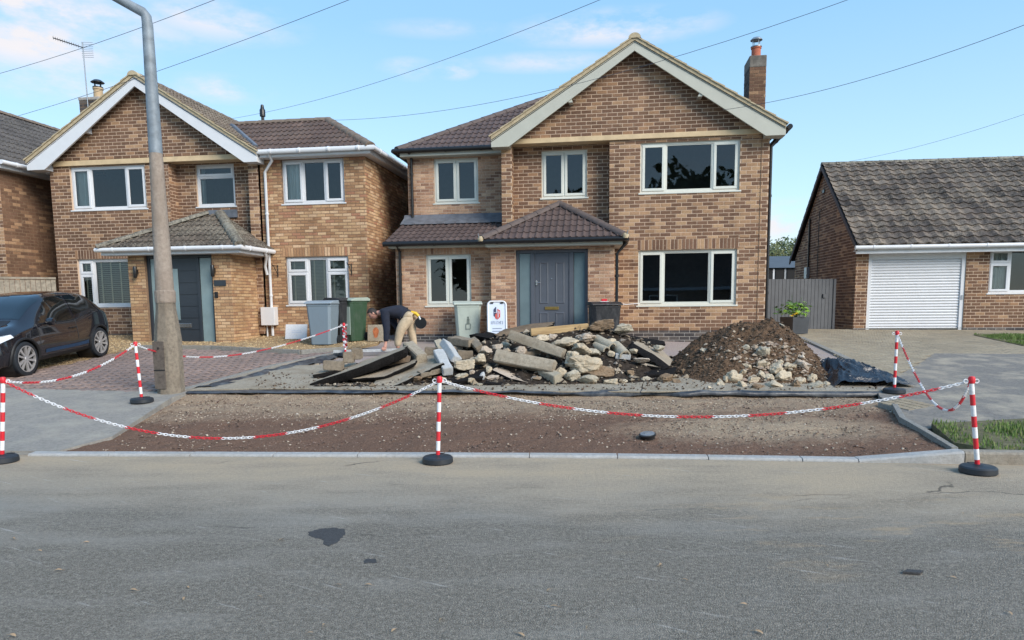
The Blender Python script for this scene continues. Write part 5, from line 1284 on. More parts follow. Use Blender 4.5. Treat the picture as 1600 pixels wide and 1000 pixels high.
# sign board, white board, rusty plate
M['sign_blue'] = plain('sign_face', (.56, .62, .72), .35, .05, 2); M['navy'] = plain('navy_print', (.02, .03, .08), .5); M['redprint'] = plain('red_print', (.50, .07, .05), .5); M['greyprint'] = plain('grey_print', (.18, .22, .30), .5)
p = at(777, 531, 15.75); p.z = hgt(p.x, p.y); zt = at(777, 471, 15.75).z-p.z; w = .40
sg = thing('pavement_sign', 'white framed A board sign with red and navy shield emblem beside the front door', 'sign', tuple(p), .06)
for side in (0, 1):
    ring = [(-w/2, .02)]+[(-w/2+.08-.08*math.cos(a), zt-.08+.08*math.sin(a)) for a in np.linspace(0, math.pi/2, 5)]+[(w/2-.08+.08*math.sin(a), zt-.08+.08*math.cos(a)) for a in np.linspace(0, math.pi/2, 5)]+[(w/2, .02)]
    sk = lambda x, z, o=0: (x, (o-.0+(zt-z)*-.22) if side == 0 else -(o+(zt-z)*-.22)+.05, z)
    m = MB(); m.tube([sk(x, z) for x, z in ring], .022, 8); m.tube([sk(-w/2, .12), sk(w/2, .12)], .018, 8); fr = m.build('frame', M['white'], sg, smooth=50)
    m = MB(); m.add([sk(x*.93, z if z > .1 else .12, .004) for x, z in ring], [tuple(range(len(ring)))]); m.build('panel', M['sign_blue'], sg)
    if side == 0:
        def pr(pts, mat, nm, o=-.006):
            m = MB(); m.add([sk(x, z, o) for x, z in pts], [tuple(range(len(pts)))]); m.build(nm, M[mat], sg)
        zc = zt-.25
        pr([(-.075, zc-.06), (-.075, zc+.075), (-.03, zc+.13), (-.018, zc+.13), (-.018, zc-.03), (-.05, zc-.03), (-.05, zc-.09)], 'navy', 'emblem_navy')
        pr([(-.045, zc+.0), (.0, zc+.0), (.0, zc-.15), (-.045, zc-.11)], 'redprint', 'emblem_red'); pr([(.008, zc+.09), (.07, zc+.05), (.07, zc-.09), (.01, zc-.15)], 'redprint', 'emblem_red')
        pr([(.018, zc+.05), (.03, zc+.045), (.03, zc-.1), (.018, zc-.105)], 'sign_blue', 'emblem_gap', -.009); pr([(.045, zc+.035), (.055, zc+.03), (.055, zc-.02), (.045, zc-.02)], 'sign_blue', 'emblem_gap', -.009); pr([(-.068, zc+.01), (-.03, zc+.01), (-.03, zc+.0), (-.068, zc+.0)], 'sign_blue', 'emblem_gap', -.009)
        for i, x in enumerate((-.135, -.10, -.055, -.01, .035, .07, .115)):
            m = MB(); z = zt-.50; hgt_ = .07
            m.add([sk(x, z, -.006), sk(x+.010, z, -.006), sk(x+.010, z+hgt_, -.006), sk(x, z+hgt_, -.006)], [(0, 1, 2, 3)])
            if i in (1, 3, 5): m.add([sk(x+.010, z+hgt_-.01, -.006), sk(x+.026, z+hgt_-.01, -.006), sk(x+.026, z+hgt_, -.006), sk(x+.010, z+hgt_, -.006)], [(0, 1, 2, 3)])
            if i in (1, 4): m.add([sk(x+.010, z+.03, -.006), sk(x+.026, z+.03, -.006), sk(x+.026, z+.04, -.006), sk(x+.010, z+.04, -.006)], [(0, 1, 2, 3)])
            m.build('lettering', M['greyprint'], sg)
        for z in (zt-.60, zt-.66):
            m = MB(); m.add([sk(-.11, z, -.006), sk(.1, z, -.006), sk(.1, z+.012, -.006), sk(-.11, z+.012, -.006)], [(0, 1, 2, 3)]); m.build('small_print', M['greyprint'], sg)
for x in (-.11, .11):
    m = MB(); m.box((x-.03, -.03, zt-.045), (x+.03, .0, zt-.015)); m.build('clip', M['black_pvc'], sg)
p = at(462, 527, 17.5); p.z = hgt(p.x, p.y)
m = MB(); m.box((-.28, 0, 0), (.28, .03, .37)); wb = m.build('white_board', M['conc_pale'], None, (p.x, p.y, p.z), -.1, bevel=.004); wb.rotation_euler = (-.22, 0, -.12); wb.data.materials[0] = M['whitep']
tag(wb, 'plain white board leaning against the wall under the blind window', 'board')
m = MB()
for z in (.2, .16): m.box((-.12, -.003, z), (.13, -.001, z+.012))
m.build('faint_print', M['sign_blue'], wb)
M['rust'] = plain('rust', (.36, .11, .04), .9, .35, 20)
p = at(587, 529, 16.9); p.z = hgt(p.x, p.y)
m = MB(); m.box((-.2, 0, 0), (.2, .05, .40)); pl = m.build('paving_slab', M['conc'], None, (p.x, p.y, p.z), 0, bevel=.006); pl.rotation_euler = (-.15, 0, -.05)
tag(pl, 'square grey slab with an orange rust stain standing against the wall', 'slab')
m = MB(); m.add([(.07*math.cos(a)*(1+.15*math.sin(3*a)), -.003, .21+.13*math.sin(a)) for a in np.linspace(0, 6.283, 16)[:-1]], [tuple(range(15))]); m.build('rust_stain', M['rust'], pl)
# planter
p = at(1241, 516, 18.6); p.z = hgt(p.x, p.y); 
pl = thing('potted_plant', 'leafy green shrub with yellow leaves in a dark square planter before the grey gate', 'plant', tuple(p), .3); pl.scale = (.9, .9, .9)
M['planter'] = plain('dark_planter', (.055, .06, .068), .35, .2, 4); M['soil_pot'] = M['earth']
m = MB(); 
m.add([(-.26, -.26, 0), (.26, -.26, 0), (.26, .26, 0), (-.26, .26, 0), (-.29, -.29, .48), (.29, -.29, .48), (.29, .29, .48), (-.29, .29, .48), (-.25, -.25, .48), (.25, -.25, .48), (.25, .25, .48), (-.25, .25, .48), (-.25, -.25, .42), (.25, -.25, .42), (.25, .25, .42), (-.25, .25, .42)],
      [(0, 1, 5, 4), (1, 2, 6, 5), (2, 3, 7, 6), (3, 0, 4, 7), (4, 5, 9, 8), (5, 6, 10, 9), (6, 7, 11, 10), (7, 4, 8, 11), (8, 9, 13, 12), (9, 10, 14, 13), (10, 11, 15, 14), (11, 8, 12, 15), (12, 13, 14, 15)])
m.build('planter', M['planter'], pl)
M['leaf_lime'] = leafy('lime_leaf', [(.16, .30, .03), (.22, .38, .04), (.12, .24, .03), (.30, .42, .06)], .45); M['leaf_yel'] = leafy('yellow_leaf', [(.62, .42, .02), (.7, .5, .05)], .5); M['leaf_dk'] = leafy('green_leaf', [(.05, .12, .025), (.08, .16, .03)], .45)
lm = {}
rr = random.Random(5)
for i in range(95):
    mt = 'leaf_lime' if rr.random() < .62 else 'leaf_dk'
    a = rr.uniform(0, 6.28); q = rr.random()**.6; x, y = .5*q*math.cos(a)+.06, .42*q*math.sin(a); z = .52+.42*rr.random()*(1.1-q*.6)+.06
    if mt == 'leaf_dk': x -= .18
    if i in (1, 2, 3, 4): mt = 'leaf_yel'; x, y, z = -.42+.05*i, -.3, .52+.02*i
    if mt not in lm:
        m = MB(); vs = [(0, 0, 0)]; 
        for k in range(14):
            t = -2.2+4.4*k/13; rad = .115*(1 if k % 2 else .5)*(1-.12*abs(t)); vs.append((rad*math.sin(t), rad*math.cos(t), -.25*rad*rad*8))
        m.add(vs, [(0, k+1, k+2) for k in range(13)], rr.random()); lm[mt] = o = m.build('leaf', M[mt], pl)
    else: o = lm[mt].copy(); COL.objects.link(o); o.parent = pl
    o.location = (x, y, z); o.rotation_euler = (rr.uniform(-.9, .3), rr.uniform(-.5, .5), a-1.57+rr.uniform(-.6, .6)); s_ = rr.uniform(.7, 1.25); o.scale = (s_, s_, s_)
m = MB()
for i in range(14): a = rr.uniform(0, 6.28); m.tube([(0, 0, .4), (.12*math.cos(a), .12*math.sin(a), .6), (.34*math.cos(a), .3*math.sin(a), .75+.2*rr.random())], .008, 4)
m.tube([(-.1, 0, .5), (-.14, -.02, 1.12)], .006, 4); m.tube([(.15, 0, .5), (.22, 0, 1.05)], .006, 4)
m.build('stems', M['leaf_dk'], pl)

# ------------------------------------------------------------------ car
M['car_paint'] = material('black_car_paint', lambda t: {'Base Color': (.012, .012, .016), 'Roughness': .12, 'Coat Weight': 1., 'Coat Roughness': .02, 'Specular IOR Level': .4})
M['car_grey'] = material('grey_blue_bumper', lambda t: {'Base Color': (.07, .085, .13), 'Roughness': .3, 'Coat Weight': .7, 'Coat Roughness': .05, 'Metallic': .4})
M['car_glass'] = material('dark_car_glass', lambda t: {'Base Color': (.006, .008, .009), 'Roughness': .03, 'Specular IOR Level': .8, 'Coat Weight': .6})
M['car_blue'] = plain('blue_sill_stripe', (.012, .04, .09), .35); M['trim'] = plain('black_trim', (.012, .012, .013), .55)
M['alloy'] = plain('alloy_wheel', (.55, .54, .54), .3, .08, 6, metal=.6)
M['lamp_glass'] = material('headlight_glass', lambda t: {'Base Color': (.75, .8, .85), 'Roughness': .1, 'Coat Weight': 1.})
M['seat'] = plain('pale_seat', (.30, .31, .27), .8)
fw_, rw_ = G(45, 588), G(163, 560)
SC = (rw_-fw_).length/2.57
SC = .90
car = thing('parked_car', 'black hatchback with silver spoked wheels parked on the golden gravel', 'car')
ctr = at(45, 588, 12.62); xside = ctr.x
cyc = 12.62+1.285*SC
car.location = (xside-.86*SC, cyc, hgt(xside, cyc)-.012); car.rotation_euler = (math.atan(.0775), 0, .0); car.scale = (SC, SC, SC)
# stations along the car: y (front negative), half width, bottom, belt, top, roof half width
ST = [(-2.02, .50, .30, .62, .70, .42), (-1.95, .70, .24, .68, .80, .55), (-1.75, .82, .22, .78, .90, .62), (-1.45, .87, .22, .86, .99, .66), (-1.15, .885, .22, .92, 1.06, .66), (-.95, .885, .22, .95, 1.18, .64), (-.6, .885, .22, .965, 1.40, .61), (-.25, .885, .22, .95, 1.54, .60), (.2, .885, .22, .93, 1.585, .60), (.6, .885, .22, .95, 1.58, .59), (.95, .885, .22, 1.02, 1.55, .58), (1.25, .88, .23, 1.07, 1.50, .56), (1.5, .865, .26, 1.08, 1.40, .55), (1.72, .83, .32, 1.04, 1.20, .56), (1.85, .78, .38, .96, 1.02, .6), (1.93, .66, .44, .80, .86, .5)]
ys = np.array([q[0] for q in ST]); NS = 90
yy = np.linspace(ys[0], ys[-1], NS)
def cub(col):
    v = np.array([q[col] for q in ST]); m_ = np.gradient(v, ys); i = np.clip(np.searchsorted(ys, yy)-1, 0, len(ys)-2); h = ys[i+1]-ys[i]; t = (yy-ys[i])/h
    return (2*t**3-3*t**2+1)*v[i]+(t**3-2*t**2+t)*h*m_[i]+(-2*t**3+3*t**2)*v[i+1]+(t**3-t**2)*h*m_[i+1]
hw, zb_, zl_, zt_, rwid = [cub(i) for i in range(1, 6)]
def section(i):
    w, b, l, t, r = hw[i], zb_[i], zl_[i], zt_[i], rwid[i]; p = []
    r = min(r, w*.92)
    key = [(0, b), (.6*w, b), (.90*w, b+.01), (.965*w, b+.09), (1.0*w, b+(l-b)*.42), (.985*w, b+(l-b)*.72), (.95*w, l-.02), (.93*w, l), (.93*w*.45+r*.55, l+(t-l)*.55), (r, t-(t-l)*.13), (r*.8, t-(t-l)*.03), (r*.4, t-.004), (0, t)]
    return key
NK = 13
def surf(k, i):   # interpolate along the section key k (float)
    s_ = section(i); a = int(min(k, NK-1.001)); f = k-a
    return (s_[a][0]*(1-f)+s_[a+1][0]*f, s_[a][1]*(1-f)+s_[a+1][1]*f)
sub = 3; NKK = (NK-1)*sub+1
P = np.zeros((NS, NKK, 3))
for i in range(NS):
    s_ = np.array(section(i)); kk = np.arange(NK); q = np.linspace(0, NK-1, NKK)
    # smooth section by averaging linear interpolation
    for c in (0, 1):
        v = np.interp(q, kk, s_[:, c]); v2 = v.copy(); v2[1:-1] = (v[:-2]+2*v[1:-1]+v[2:])/4; P[i, :, 0 if c == 0 else 2] = v2
    P[i, :, 1] = yy[i]
WH = [(-1.285, .345), (1.285, .345)]; WR = .345
def body_side(sx):
    m = MB(); vs = [(sx*P[i, k, 0], P[i, k, 1], P[i, k, 2]) for i in range(NS) for k in range(NKK)]; fs = []
    for i in range(NS-1):
        for k in range(NKK-1):
            c = (P[i, k]+P[i+1, k+1])/2
            if c[0] > .5 and any((c[1]-wy)**2+(c[2]-wz)**2 < (WR+.055)**2 for wy, wz in WH): continue
            if c[0] < .8 and c[2] < .3 and any(abs(c[1]-wy) < WR for wy, wz in WH): continue
            f = (i*NKK+k, (i+1)*NKK+k, (i+1)*NKK+k+1, i*NKK+k+1); fs.append(f if sx > 0 else f[::-1])
    for e in (0, NS-1): fs.append(tuple(e*NKK+k for k in range(NKK)) if (e == 0) == (sx < 0) else tuple(e*NKK+k for k in range(NKK))[::-1])
    return vs, fs
m = MB()
for sx in (1, -1): v, f = body_side(sx); m.add(v, f)
bd_ = m.build('body', M['car_paint'], car, smooth=50)
def patch(name, mat, i0, i1, k0, k1, off, parent, sides=(1, -1), shape=None, smooth=True):
    for sx in sides:
        m = MB(); vs = []; ia, ib = [int(np.clip(np.searchsorted(yy, q), 0, NS-1)) for q in (i0, i1)]; ka, kb = int(k0*sub), int(k1*sub)
        nk = kb-ka+1; keep = {}
        for i in range(ia, ib+1):
            for k in range(ka, kb+1):
                q = P[i, k]; n = np.array([1., 0, 0]) if k < 8*sub else np.array([.75, 0, .66])
                if k >= 10*sub: n = np.array([0, -.3, .95])
                vs.append((sx*(q[0]+n[0]*off), q[1]+n[1]*off, q[2]+n[2]*off))
        fs = []
        for i in range(ib-ia):
            for k in range(nk-1):
                if shape and not shape(yy[ia+i], (ka+k)/sub): continue
                f = (i*nk+k, (i+1)*nk+k, (i+1)*nk+k+1, i*nk+k+1); fs.append(f if sx > 0 else f[::-1])
        m.add(vs, fs); m.build(name, M[mat], parent, smooth=50)
patch('side_window', 'car_glass', -.72, .42, 7, 9, .006, car, shape=lambda y, k: k < 8.8 and (y > -.72+.32*(k-7)))
patch('side_window', 'car_glass', .50, 1.28, 7, 9, .006, car, shape=lambda y, k: k < 8.7 and k > 7.2 and y < 1.4-.25*(k-7))
patch('windscreen', 'car_glass', -1.05, -.36, 9, 12, .006, car); patch('rear_window', 'car_glass', 1.36, 1.72, 9, 12, .008, car)
patch('bonnet_panel', 'trim', -1.7, -1.1, 10, 12, .004, car)
patch('lower_cladding', 'trim', -.9, .9, 1.5, 3.2, .006, car); patch('sill_stripe', 'car_blue', -.72, .80, 3.4, 3.8, .008, car)
for y in (-.82, .46):
    m = MB(); idx = int(np.searchsorted(yy, y)); pts = [(P[idx, k, 0]+.003, y, P[idx, k, 2]) for k in range(4*sub, 7*sub+1)]; m.tube(pts, .006, 4); m.build('door_gap', M['trim'], car)
m = MB(); pts = [(P[int(np.searchsorted(yy, y)), 7*sub, 0]+.004, y, P[int(np.searchsorted(yy, y)), 7*sub, 2]+.0) for y in np.linspace(-.7, 1.3, 14)]; m.tube(pts, .012, 5); m.build('belt_trim', M['trim'], car, smooth=60)
m = MB(); pts = [(P[int(np.searchsorted(yy, y)), int(5.2*sub), 0]+.003, y, .70+.03*y) for y in np.linspace(-.75, .40, 10)]; m.tube(pts, .009, 5); m.build('door_crease', M['car_paint'], car, smooth=60)
m = MB(); m.box((.875, .20, .79), (.905, .40, .815)); m.build('door_handle', M['trim'], car, bevel=.006)
for sx in (1, -1):
    m = MB(); m.lathe([(0, -.09), (.06, -.07), (.085, 0), (.07, .07), (0, .09)], 12, (sx*1.0, -.62, 1.02), 'x'); m.tube([(sx*.86, -.6, .98), (sx*.96, -.62, 1.0)], .025, 6); m.build('mirror', M['car_paint'], car, smooth=50)
    m = MB(); a = [(sx*.62, -1.97, .70), (sx*.80, -1.86, .72), (sx*.865, -1.55, .80), (sx*.84, -1.60, .86), (sx*.74, -1.84, .84), (sx*.60, -1.95, .80)]; m.prism(a, (sx*.012, -.02, .01)); m.build('headlight', M['lamp_glass'], car, recalc=True, bevel=.006)
    m = MB(); m.box((sx*.66-.1, 1.84, .80), (sx*.66+.04, 1.90, .92)); m.build('rear_light', M['red'], car, bevel=.01)
m = MB(); m.box((-.55, -2.05, .36), (.55, -1.98, .5)); m.build('front_bumper_grille', M['trim'], car, bevel=.02)
for wy, wz in WH:
    for sx in (1, -1):
        m = MB(); n = 26; vs = []
        for j in range(n+1):
            a = -.35+(math.pi+.7)*j/n; y, z = wy+(WR+.055)*math.cos(a), wz+(WR+.055)*math.sin(a); idx = int(np.clip(np.searchsorted(yy, y), 0, NS-1)); xx = np.interp(z, P[idx, :7*sub, 2][2:], P[idx, :7*sub, 0][2:]); vs.append((sx*(xx+.006), y, z))
        m.tube(vs, .028, 6); m.build('arch_trim', M['trim'], car, smooth=50)
        m = MB(); m.lathe([(WR+.05, -.35), (WR+.05, .0)], 24, (sx*.84, wy, wz), 'x') if sx > 0 else m.lathe([(WR+.05, .35), (WR+.05, .0)], 24, (sx*.84, wy, wz), 'x'); m.lathe([(0, -.36*sx), (WR+.05, -.36*sx)], 24, (sx*.84, wy, wz), 'x'); m.build('wheel_well', M['trim'], car)
        m = MB(); m.lathe([(.24, -.085*sx), (.30, -.09*sx), (.337, -.07*sx), (.345, -.04*sx), (.345, .04*sx), (.335, .065*sx), (.30, .082*sx), (.262, .078*sx), (.25, .05*sx), (.25, -.05*sx)], 40, (sx*.80, wy, wz), 'x'); wh = m.build('wheel', M['rubber'], car, smooth=40, recalc=True)
        m = MB(); m.lathe([(0, .01*sx), (.25, .01*sx)], 30, (sx*.80, wy, wz), 'x'); m.build('spoke_backing', M['trim'], wh)  # plain black disc backing the spokes
        m = MB(); m.lathe([(.258, .03*sx), (.262, .078*sx), (.248, .08*sx), (.243, .03*sx)], 40, (sx*.80, wy, wz), 'x'); m.lathe([(0, .072*sx), (.04, .07*sx), (.055, .055*sx), (.055, .02*sx)], 16, (sx*.80, wy, wz), 'x')
        for k in range(10):
            a = 2*math.pi*k/10+.2; tw = .16 if k % 2 else .05; X0 = sx*.80
            def pt(r, a_, o, w_): return (X0+o*sx, wy+r*math.cos(a_)-w_*math.sin(a_), wz+r*math.sin(a_)+w_*math.cos(a_))
            w0, w1 = .016, .030 if k % 2 else .02
            q = [pt(.045, a, .066, -w0), pt(.045, a, .066, w0), pt(.25, a+tw, .076, w1), pt(.25, a+tw, .076, -w1)]; m.prism(q, (-.03*sx, 0, 0))
        m.build('rim', M['alloy'], wh, recalc=True)
m = MB(); m.box((.1, -.3, .5), (.6, .3, .62)); m.box((.1, .15, .6), (.58, .32, 1.25)); m.box((-.6, .15, .6), (-.12, .32, 1.25)); m.build('seats', M['seat'], car, bevel=.04)

# ------------------------------------------------------------------ rubble
def rock_mesh(seed, sub=3, planes=14, rough=.05, box=(1, 1, 1)):
    r = np.random.default_rng(seed); bm = bmesh.new(); bmesh.ops.create_icosphere(bm, subdivisions=sub, radius=1)
    N = r.normal(size=(planes, 3)); N /= np.linalg.norm(N, axis=1)[:, None]; D = r.uniform(.5, .95, planes)
    off = Vector(r.uniform(0, 50, 3))
    for v in bm.verts:
        d = np.array(v.co); k = N@d; t = np.where(k > .05, D/np.maximum(k, .05), 9).min(); t = min(t, 1.15)
        t = t*1.12*(1+rough*(mn.noise(v.co*2.2+off)*1.6+mn.noise(v.co*5+off)*1.1+mn.noise(v.co*12+off)*.9))
        v.co = Vector((d[0]*t*box[0], d[1]*t*box[1], d[2]*t*box[2]))
    me = bpy.data.meshes.new('rubble_stone'); bm.to_mesh(me); bm.free()
    me.polygons.foreach_set('use_smooth', np.ones(len(me.polygons), dtype=bool)); me.set_sharp_from_angle(angle=R(20))
    return me
def pileY(y): return 11.25+(600-y)*.0165
def stone(px, py, w, h, label, mat='stone_pale', Y=None, seed=0, rot=0., group='rubble stones in the heap', name='rubble_stone', depth=None, rough=.05):
    Y = Y or pileY(py+h*.5); s_ = Y/F; p = at(px, py, Y); me = rock_mesh(seed+int(px*7+py), 4, 10, rough+.03, (w*.5*s_, (depth or (w+h)*.25)*s_, h*.47*s_)); me.materials.append(M[mat])
    o = link(name, me, None, tuple(p)); o.rotation_euler = (0, rot, 0); return tag(o, label, 'stone', group)
def block(A, B, w, h, label, mat, twist=0., name='concrete_block', cat='block', chamfer=0., group=None, rough=.011):
    """a block whose centre line runs from A to B; w across, h thick"""
    A = Vector(A); B = Vector(B); d = B-A; L = d.length; d.normalize(); sd = d.cross(Vector((0, 0, 1))); sd = sd.normalized() if sd.length > .05 else Vector((1, 0, 0)); up = sd.cross(d).normalized()
    q = Matrix.Rotation(twist, 3, d); sd = q @ sd; up = q @ up
    bm = bmesh.new(); c = chamfer; prof = [(-w/2, -h/2), (w/2, -h/2), (w/2, h/2-c), (w/2-c*.6, h/2), (-w/2, h/2)] if c else [(-w/2, -h/2), (w/2, -h/2), (w/2, h/2), (-w/2, h/2)]
    va = [bm.verts.new((x, -L/2, z)) for x, z in prof]; f = bm.faces.new(va); r = bmesh.ops.extrude_face_region(bm, geom=[f])
    bmesh.ops.translate(bm, verts=[v for v in r['geom'] if isinstance(v, bmesh.types.BMVert)], vec=(0, L, 0)); bmesh.ops.recalc_face_normals(bm, faces=bm.faces[:])
    bmesh.ops.bevel(bm, geom=bm.edges[:], offset=min(w, h)*.07, segments=2, affect='EDGES')
    for _ in range(2):
        e = [e for e in bm.edges if e.calc_length() > .09]; bmesh.ops.subdivide_edges(bm, edges=e, cuts=1, use_grid_fill=True)
    off = Vector((A.x*3, A.y*5, A.z*7))
    for v in bm.verts: v.co += Vector((mn.noise(v.co*9+off), mn.noise(v.co*9+off*2), mn.noise(v.co*9+off*3)))*rough+Vector((mn.noise(v.co*30+off), 0, mn.noise(v.co*31+off)))*rough*.5
    me = bpy.data.meshes.new(name); bm.to_mesh(me); bm.free(); me.materials.append(M[mat]); me.polygons.foreach_set('use_smooth', np.ones(len(me.polygons), dtype=bool)); me.set_sharp_from_angle(angle=R(30))
    o = link(name, me); m4 = Matrix((( sd.x, d.x, up.x, 0), (sd.y, d.y, up.y, 0), (sd.z, d.z, up.z, 0), (0, 0, 0, 1))); o.matrix_world = Matrix.Translation((A+B)/2) @ m4
    return tag(o, label, cat, group)
def slab(corners, th, label, seed, topmat='slab_top', cat='tarmac slab', jag=.05):
    """broken tarmac slab: corners are 3-D points of its weathered top; the broken sides and underside are black"""
    r = random.Random(seed); cs = [Vector(c) for c in corners]; ring = []; n = len(cs)
    for a, b in zip(cs, cs[1:]+cs[:1]):
        k = max(2, int((b-a).length/.06))
        for i in range(k): ring.append(a.lerp(b, i/k))
    ctr = sum(ring, Vector())/len(ring); nrm = (cs[1]-cs[0]).cross(cs[2]-cs[0]).normalized()
    if nrm.z < 0: nrm = -nrm
    off = Vector((seed*3.1, seed*1.7, 0)); R_ = []
    for lay, (dep, sc) in enumerate(((0, 1.), (th*.12, 1.012), (th*.45, 1.01), (th*.8, .985), (th, .93))):
        R_.append([])
        for p in ring:
            v = (p-ctr)*sc; j = 1+jag*(mn.noise(p*7+off)*1.4+mn.noise(p*19+off)*.8)+(.035*mn.noise(p*40+off*(lay+1)) if lay else 0)
            q = ctr+v*j-nrm*(dep+(th*.14*mn.noise(p*26+off*(lay+2)) if lay else 0)); q += nrm*.02*mn.noise(p*2.5+off); R_[lay].append(q)
    m = MB(); N = len(ring); inner = [ctr+(q-ctr)*.55+nrm*.012*mn.noise(q*5+off) for q in R_[0]]
    vs = [ctr]+inner+[q for l in R_ for q in l]; fs = [(0, 1+i, 1+(i+1) % N) for i in range(N)]; ms = [0]*N
    for l in range(len(R_)):
        a0 = 1+l*N; b0 = 1+(l+1)*N
        for i in range(N): fs.append((a0+i, b0+i, b0+(i+1) % N, a0+(i+1) % N)); ms.append(0 if l == 0 else 1)
    fs.append(tuple(range(1+len(R_)*N, 1+(len(R_)+1)*N))[::-1]); ms.append(1)
    m.v = [tuple(v-ctr) for v in vs]; m.f = fs; m.m = ms; m.r = [0.]*len(fs)
    o = m.build('tarmac_slab', [M[topmat], M['slab_side']], None, tuple(ctr), recalc=True, smooth=35)
    return tag(o, label, cat, 'broken tarmac slabs in the heap')
A_ = lambda x, y, Y=None, dy=0.: tuple(at(x, y, (Y or pileY(y))+dy))
# sheets under the heap: dusty boards and black membrane along the front edge
def sheet_board(pts, label, off, th=.018):
    w = []
    P3 = [G(*q) for q in pts]
    for a, b in zip(P3, P3[1:]+P3[:1]):
        k = max(1, int((b-a).length/.12))
        for i in range(k):
            p = a.lerp(b, i/k); w.append((p.x+.025*mn.noise(p*3), p.y+.045*mn.noise(p*2.2+Vector((0, 0, 4)))+.02*mn.noise(p*7)))
    m = MB(); top = [(x, y, hgt(x, y)+off) for x, y in w]; n = len(top)
    m.add(top+[(x, y, z-th) for x, y, z in top], [tuple(range(n)), tuple(range(n, 2*n))[::-1]]+[(i, n+i, n+(i+1) % n, (i+1) % n) for i in range(n)])
    tag(m.build('dusty_board', M['board'], recalc=True), label, 'board', 'boards laid along the edge of the dig')
sheet_board([(297, 611), (388, 609), (520, 571), (430, 573)], 'dusty board at the left end, reaching the lamp post side', .02)
sheet_board([(390, 609), (700, 611), (735, 585), (521, 571)], 'long dusty board under the left tarmac slabs', .024)
sheet_board([(690, 612), (1000, 613), (1010, 585), (720, 585)], 'dusty board under the middle of the rubble heap', .016)
sheet_board([(1002, 613), (1380, 612), (1290, 575), (1012, 585)], 'dirty board at the right, under the front of the soil heap', .02)
M['membrane'] = material('black_membrane', lambda t: {'Base Color': t.mix(t.mr(t.noise(5, 4, .6), .4, .65), (.02, .026, .036), (.10, .105, .11)), 'Roughness': .38, 'Specular IOR Level': .5, 'Normal': t.bump(t.noise(14, 3), .4, .02)})
mb_ = MB(); n = 220; A0, B0 = G(292, 613), G(1385, 613); vs = []
for i in range(n+1):
    t = i/n; p = A0.lerp(B0, t); p.z = hgt(p.x, p.y)
    drop = .008+.02*max(0, mn.noise(Vector((t*16, 0, 0)))+.3)+(.075*min(1, max(0, (t-.48)*7)) if t > .48 else 0)*(.6+.9*abs(mn.noise(Vector((t*9, 3, 0)))))
    w = .02*mn.noise(Vector((t*30, 1, 1)))
    for (dy, dz) in ((.30, .012), (.02, .014), (-.03+w, .004), (-.06+w*2, -drop*.5), (-.05+w*2.5, -drop)): vs.append((p.x, p.y+dy+.05*mn.noise(Vector((t*14, 2, 2)))*(1 if dy < .1 else 0), p.z+dz+(.03*max(0, mn.noise(Vector((t*22, 7, dy)))) if dy < .1 else 0)))
mb_.add(vs, [(i*5+k, i*5+5+k, i*5+6+k, i*5+1+k) for i in range(n) for k in range(4)])
tag(mb_.build('membrane_edge', M['membrane'], smooth=70), 'black plastic membrane hanging over the cut edge of the front garden', 'membrane')
mb_ = MB(); n = 90; vs = []
for i in range(n+1):
    t = i/n; p = G(300, 608).lerp(G(548, 546), t); w = .16+.07*mn.noise(Vector((t*7, 0, 5))); z = hgt(p.x, p.y)
    for k in range(7): q = k/6; vs.append((p.x+w*2.6*q, p.y+.05*q, z-.01+.07*abs(mn.noise(Vector((t*13, q*2.4, 2))))+.03*math.sin(q*3.14)))
mb_.add(vs, [(i*7+k, i*7+k+1, i*7+8+k, i*7+7+k) for i in range(n) for k in range(6)])
tag(mb_.build('membrane_strip', M['membrane'], smooth=60), 'crumpled blue black membrane strip along the left boundary edging', 'membrane')
# core of the heap
def core_top(x):
    return float(np.interp(x, [490, 540, 600, 640, 700, 760, 820, 880, 940, 1000, 1045, 1095], [600, 582, 568, 559, 541, 530, 518, 512, 514, 530, 556, 592]))
mb_ = MB(); nx, ny = 150, 44; vs = []
for j in range(ny+1):
    for i in range(nx+1):
        x = 490+605*i/nx; v = j/ny; yt = core_top(x); y = 603+(yt-603)*min(1, v/.62); Y = 11.15+2.6*v
        if v <= .62: p = at(x, y, Y)
        else: p0 = at(x, yt, 11.15+2.6*.62); p = at(x, yt, Y); p.z = p0.z*(1-(v-.62)/.38)+(hgt(p.x, Y)-.05)*(v-.62)/.38
        f = min(1, j/3, (ny-j)/3, i/4, (nx-i)/4); p.z += f*(.05*mn.noise(p*4)+.035*mn.noise(p*9)+.02*mn.noise(p*22)); p.z = max(p.z, hgt(p.x, p.y)-.04)
        vs.append(tuple(p))
mb_.add(vs, [(j*(nx+1)+i, j*(nx+1)+i+1, (j+1)*(nx+1)+i+1, (j+1)*(nx+1)+i) for j in range(ny) for i in range(nx)])
M['rubble_soil'] = plain('sooty_rubble_soil', (.036, .028, .022), .97, .6, 14, bump=1., spec=.12)
cr = tag(mb_.build('rubble_heap_core', M['rubble_soil'], smooth=60), 'dark crumbled tarmac and soil filling the gaps of the rubble heap', 'rubble heap', kind='stuff')
pts = []
for i in range(2600):
    v = mb_.v[random.randrange(len(mb_.v))]; pts.append((v[0]+random.uniform(-.03, .03), v[1]+random.uniform(-.03, .03), v[2]+.008))
pebbles('rubble_crumbs', pts, .012+.035*rng.random(len(pts))**2, M['crumb_black'])
M['frag'] = pebble_mat('rubble_fragments', [(.05, .045, .04), (.30, .24, .17), (.42, .35, .26), (.20, .15, .10), (.5, .42, .32), (.09, .07, .055), (.36, .32, .27)])
pts = []
for i in range(900):
    v = mb_.v[random.randrange(len(mb_.v))]; pts.append((v[0]+random.uniform(-.04, .04), v[1]+random.uniform(-.04, .04), v[2]+.012))
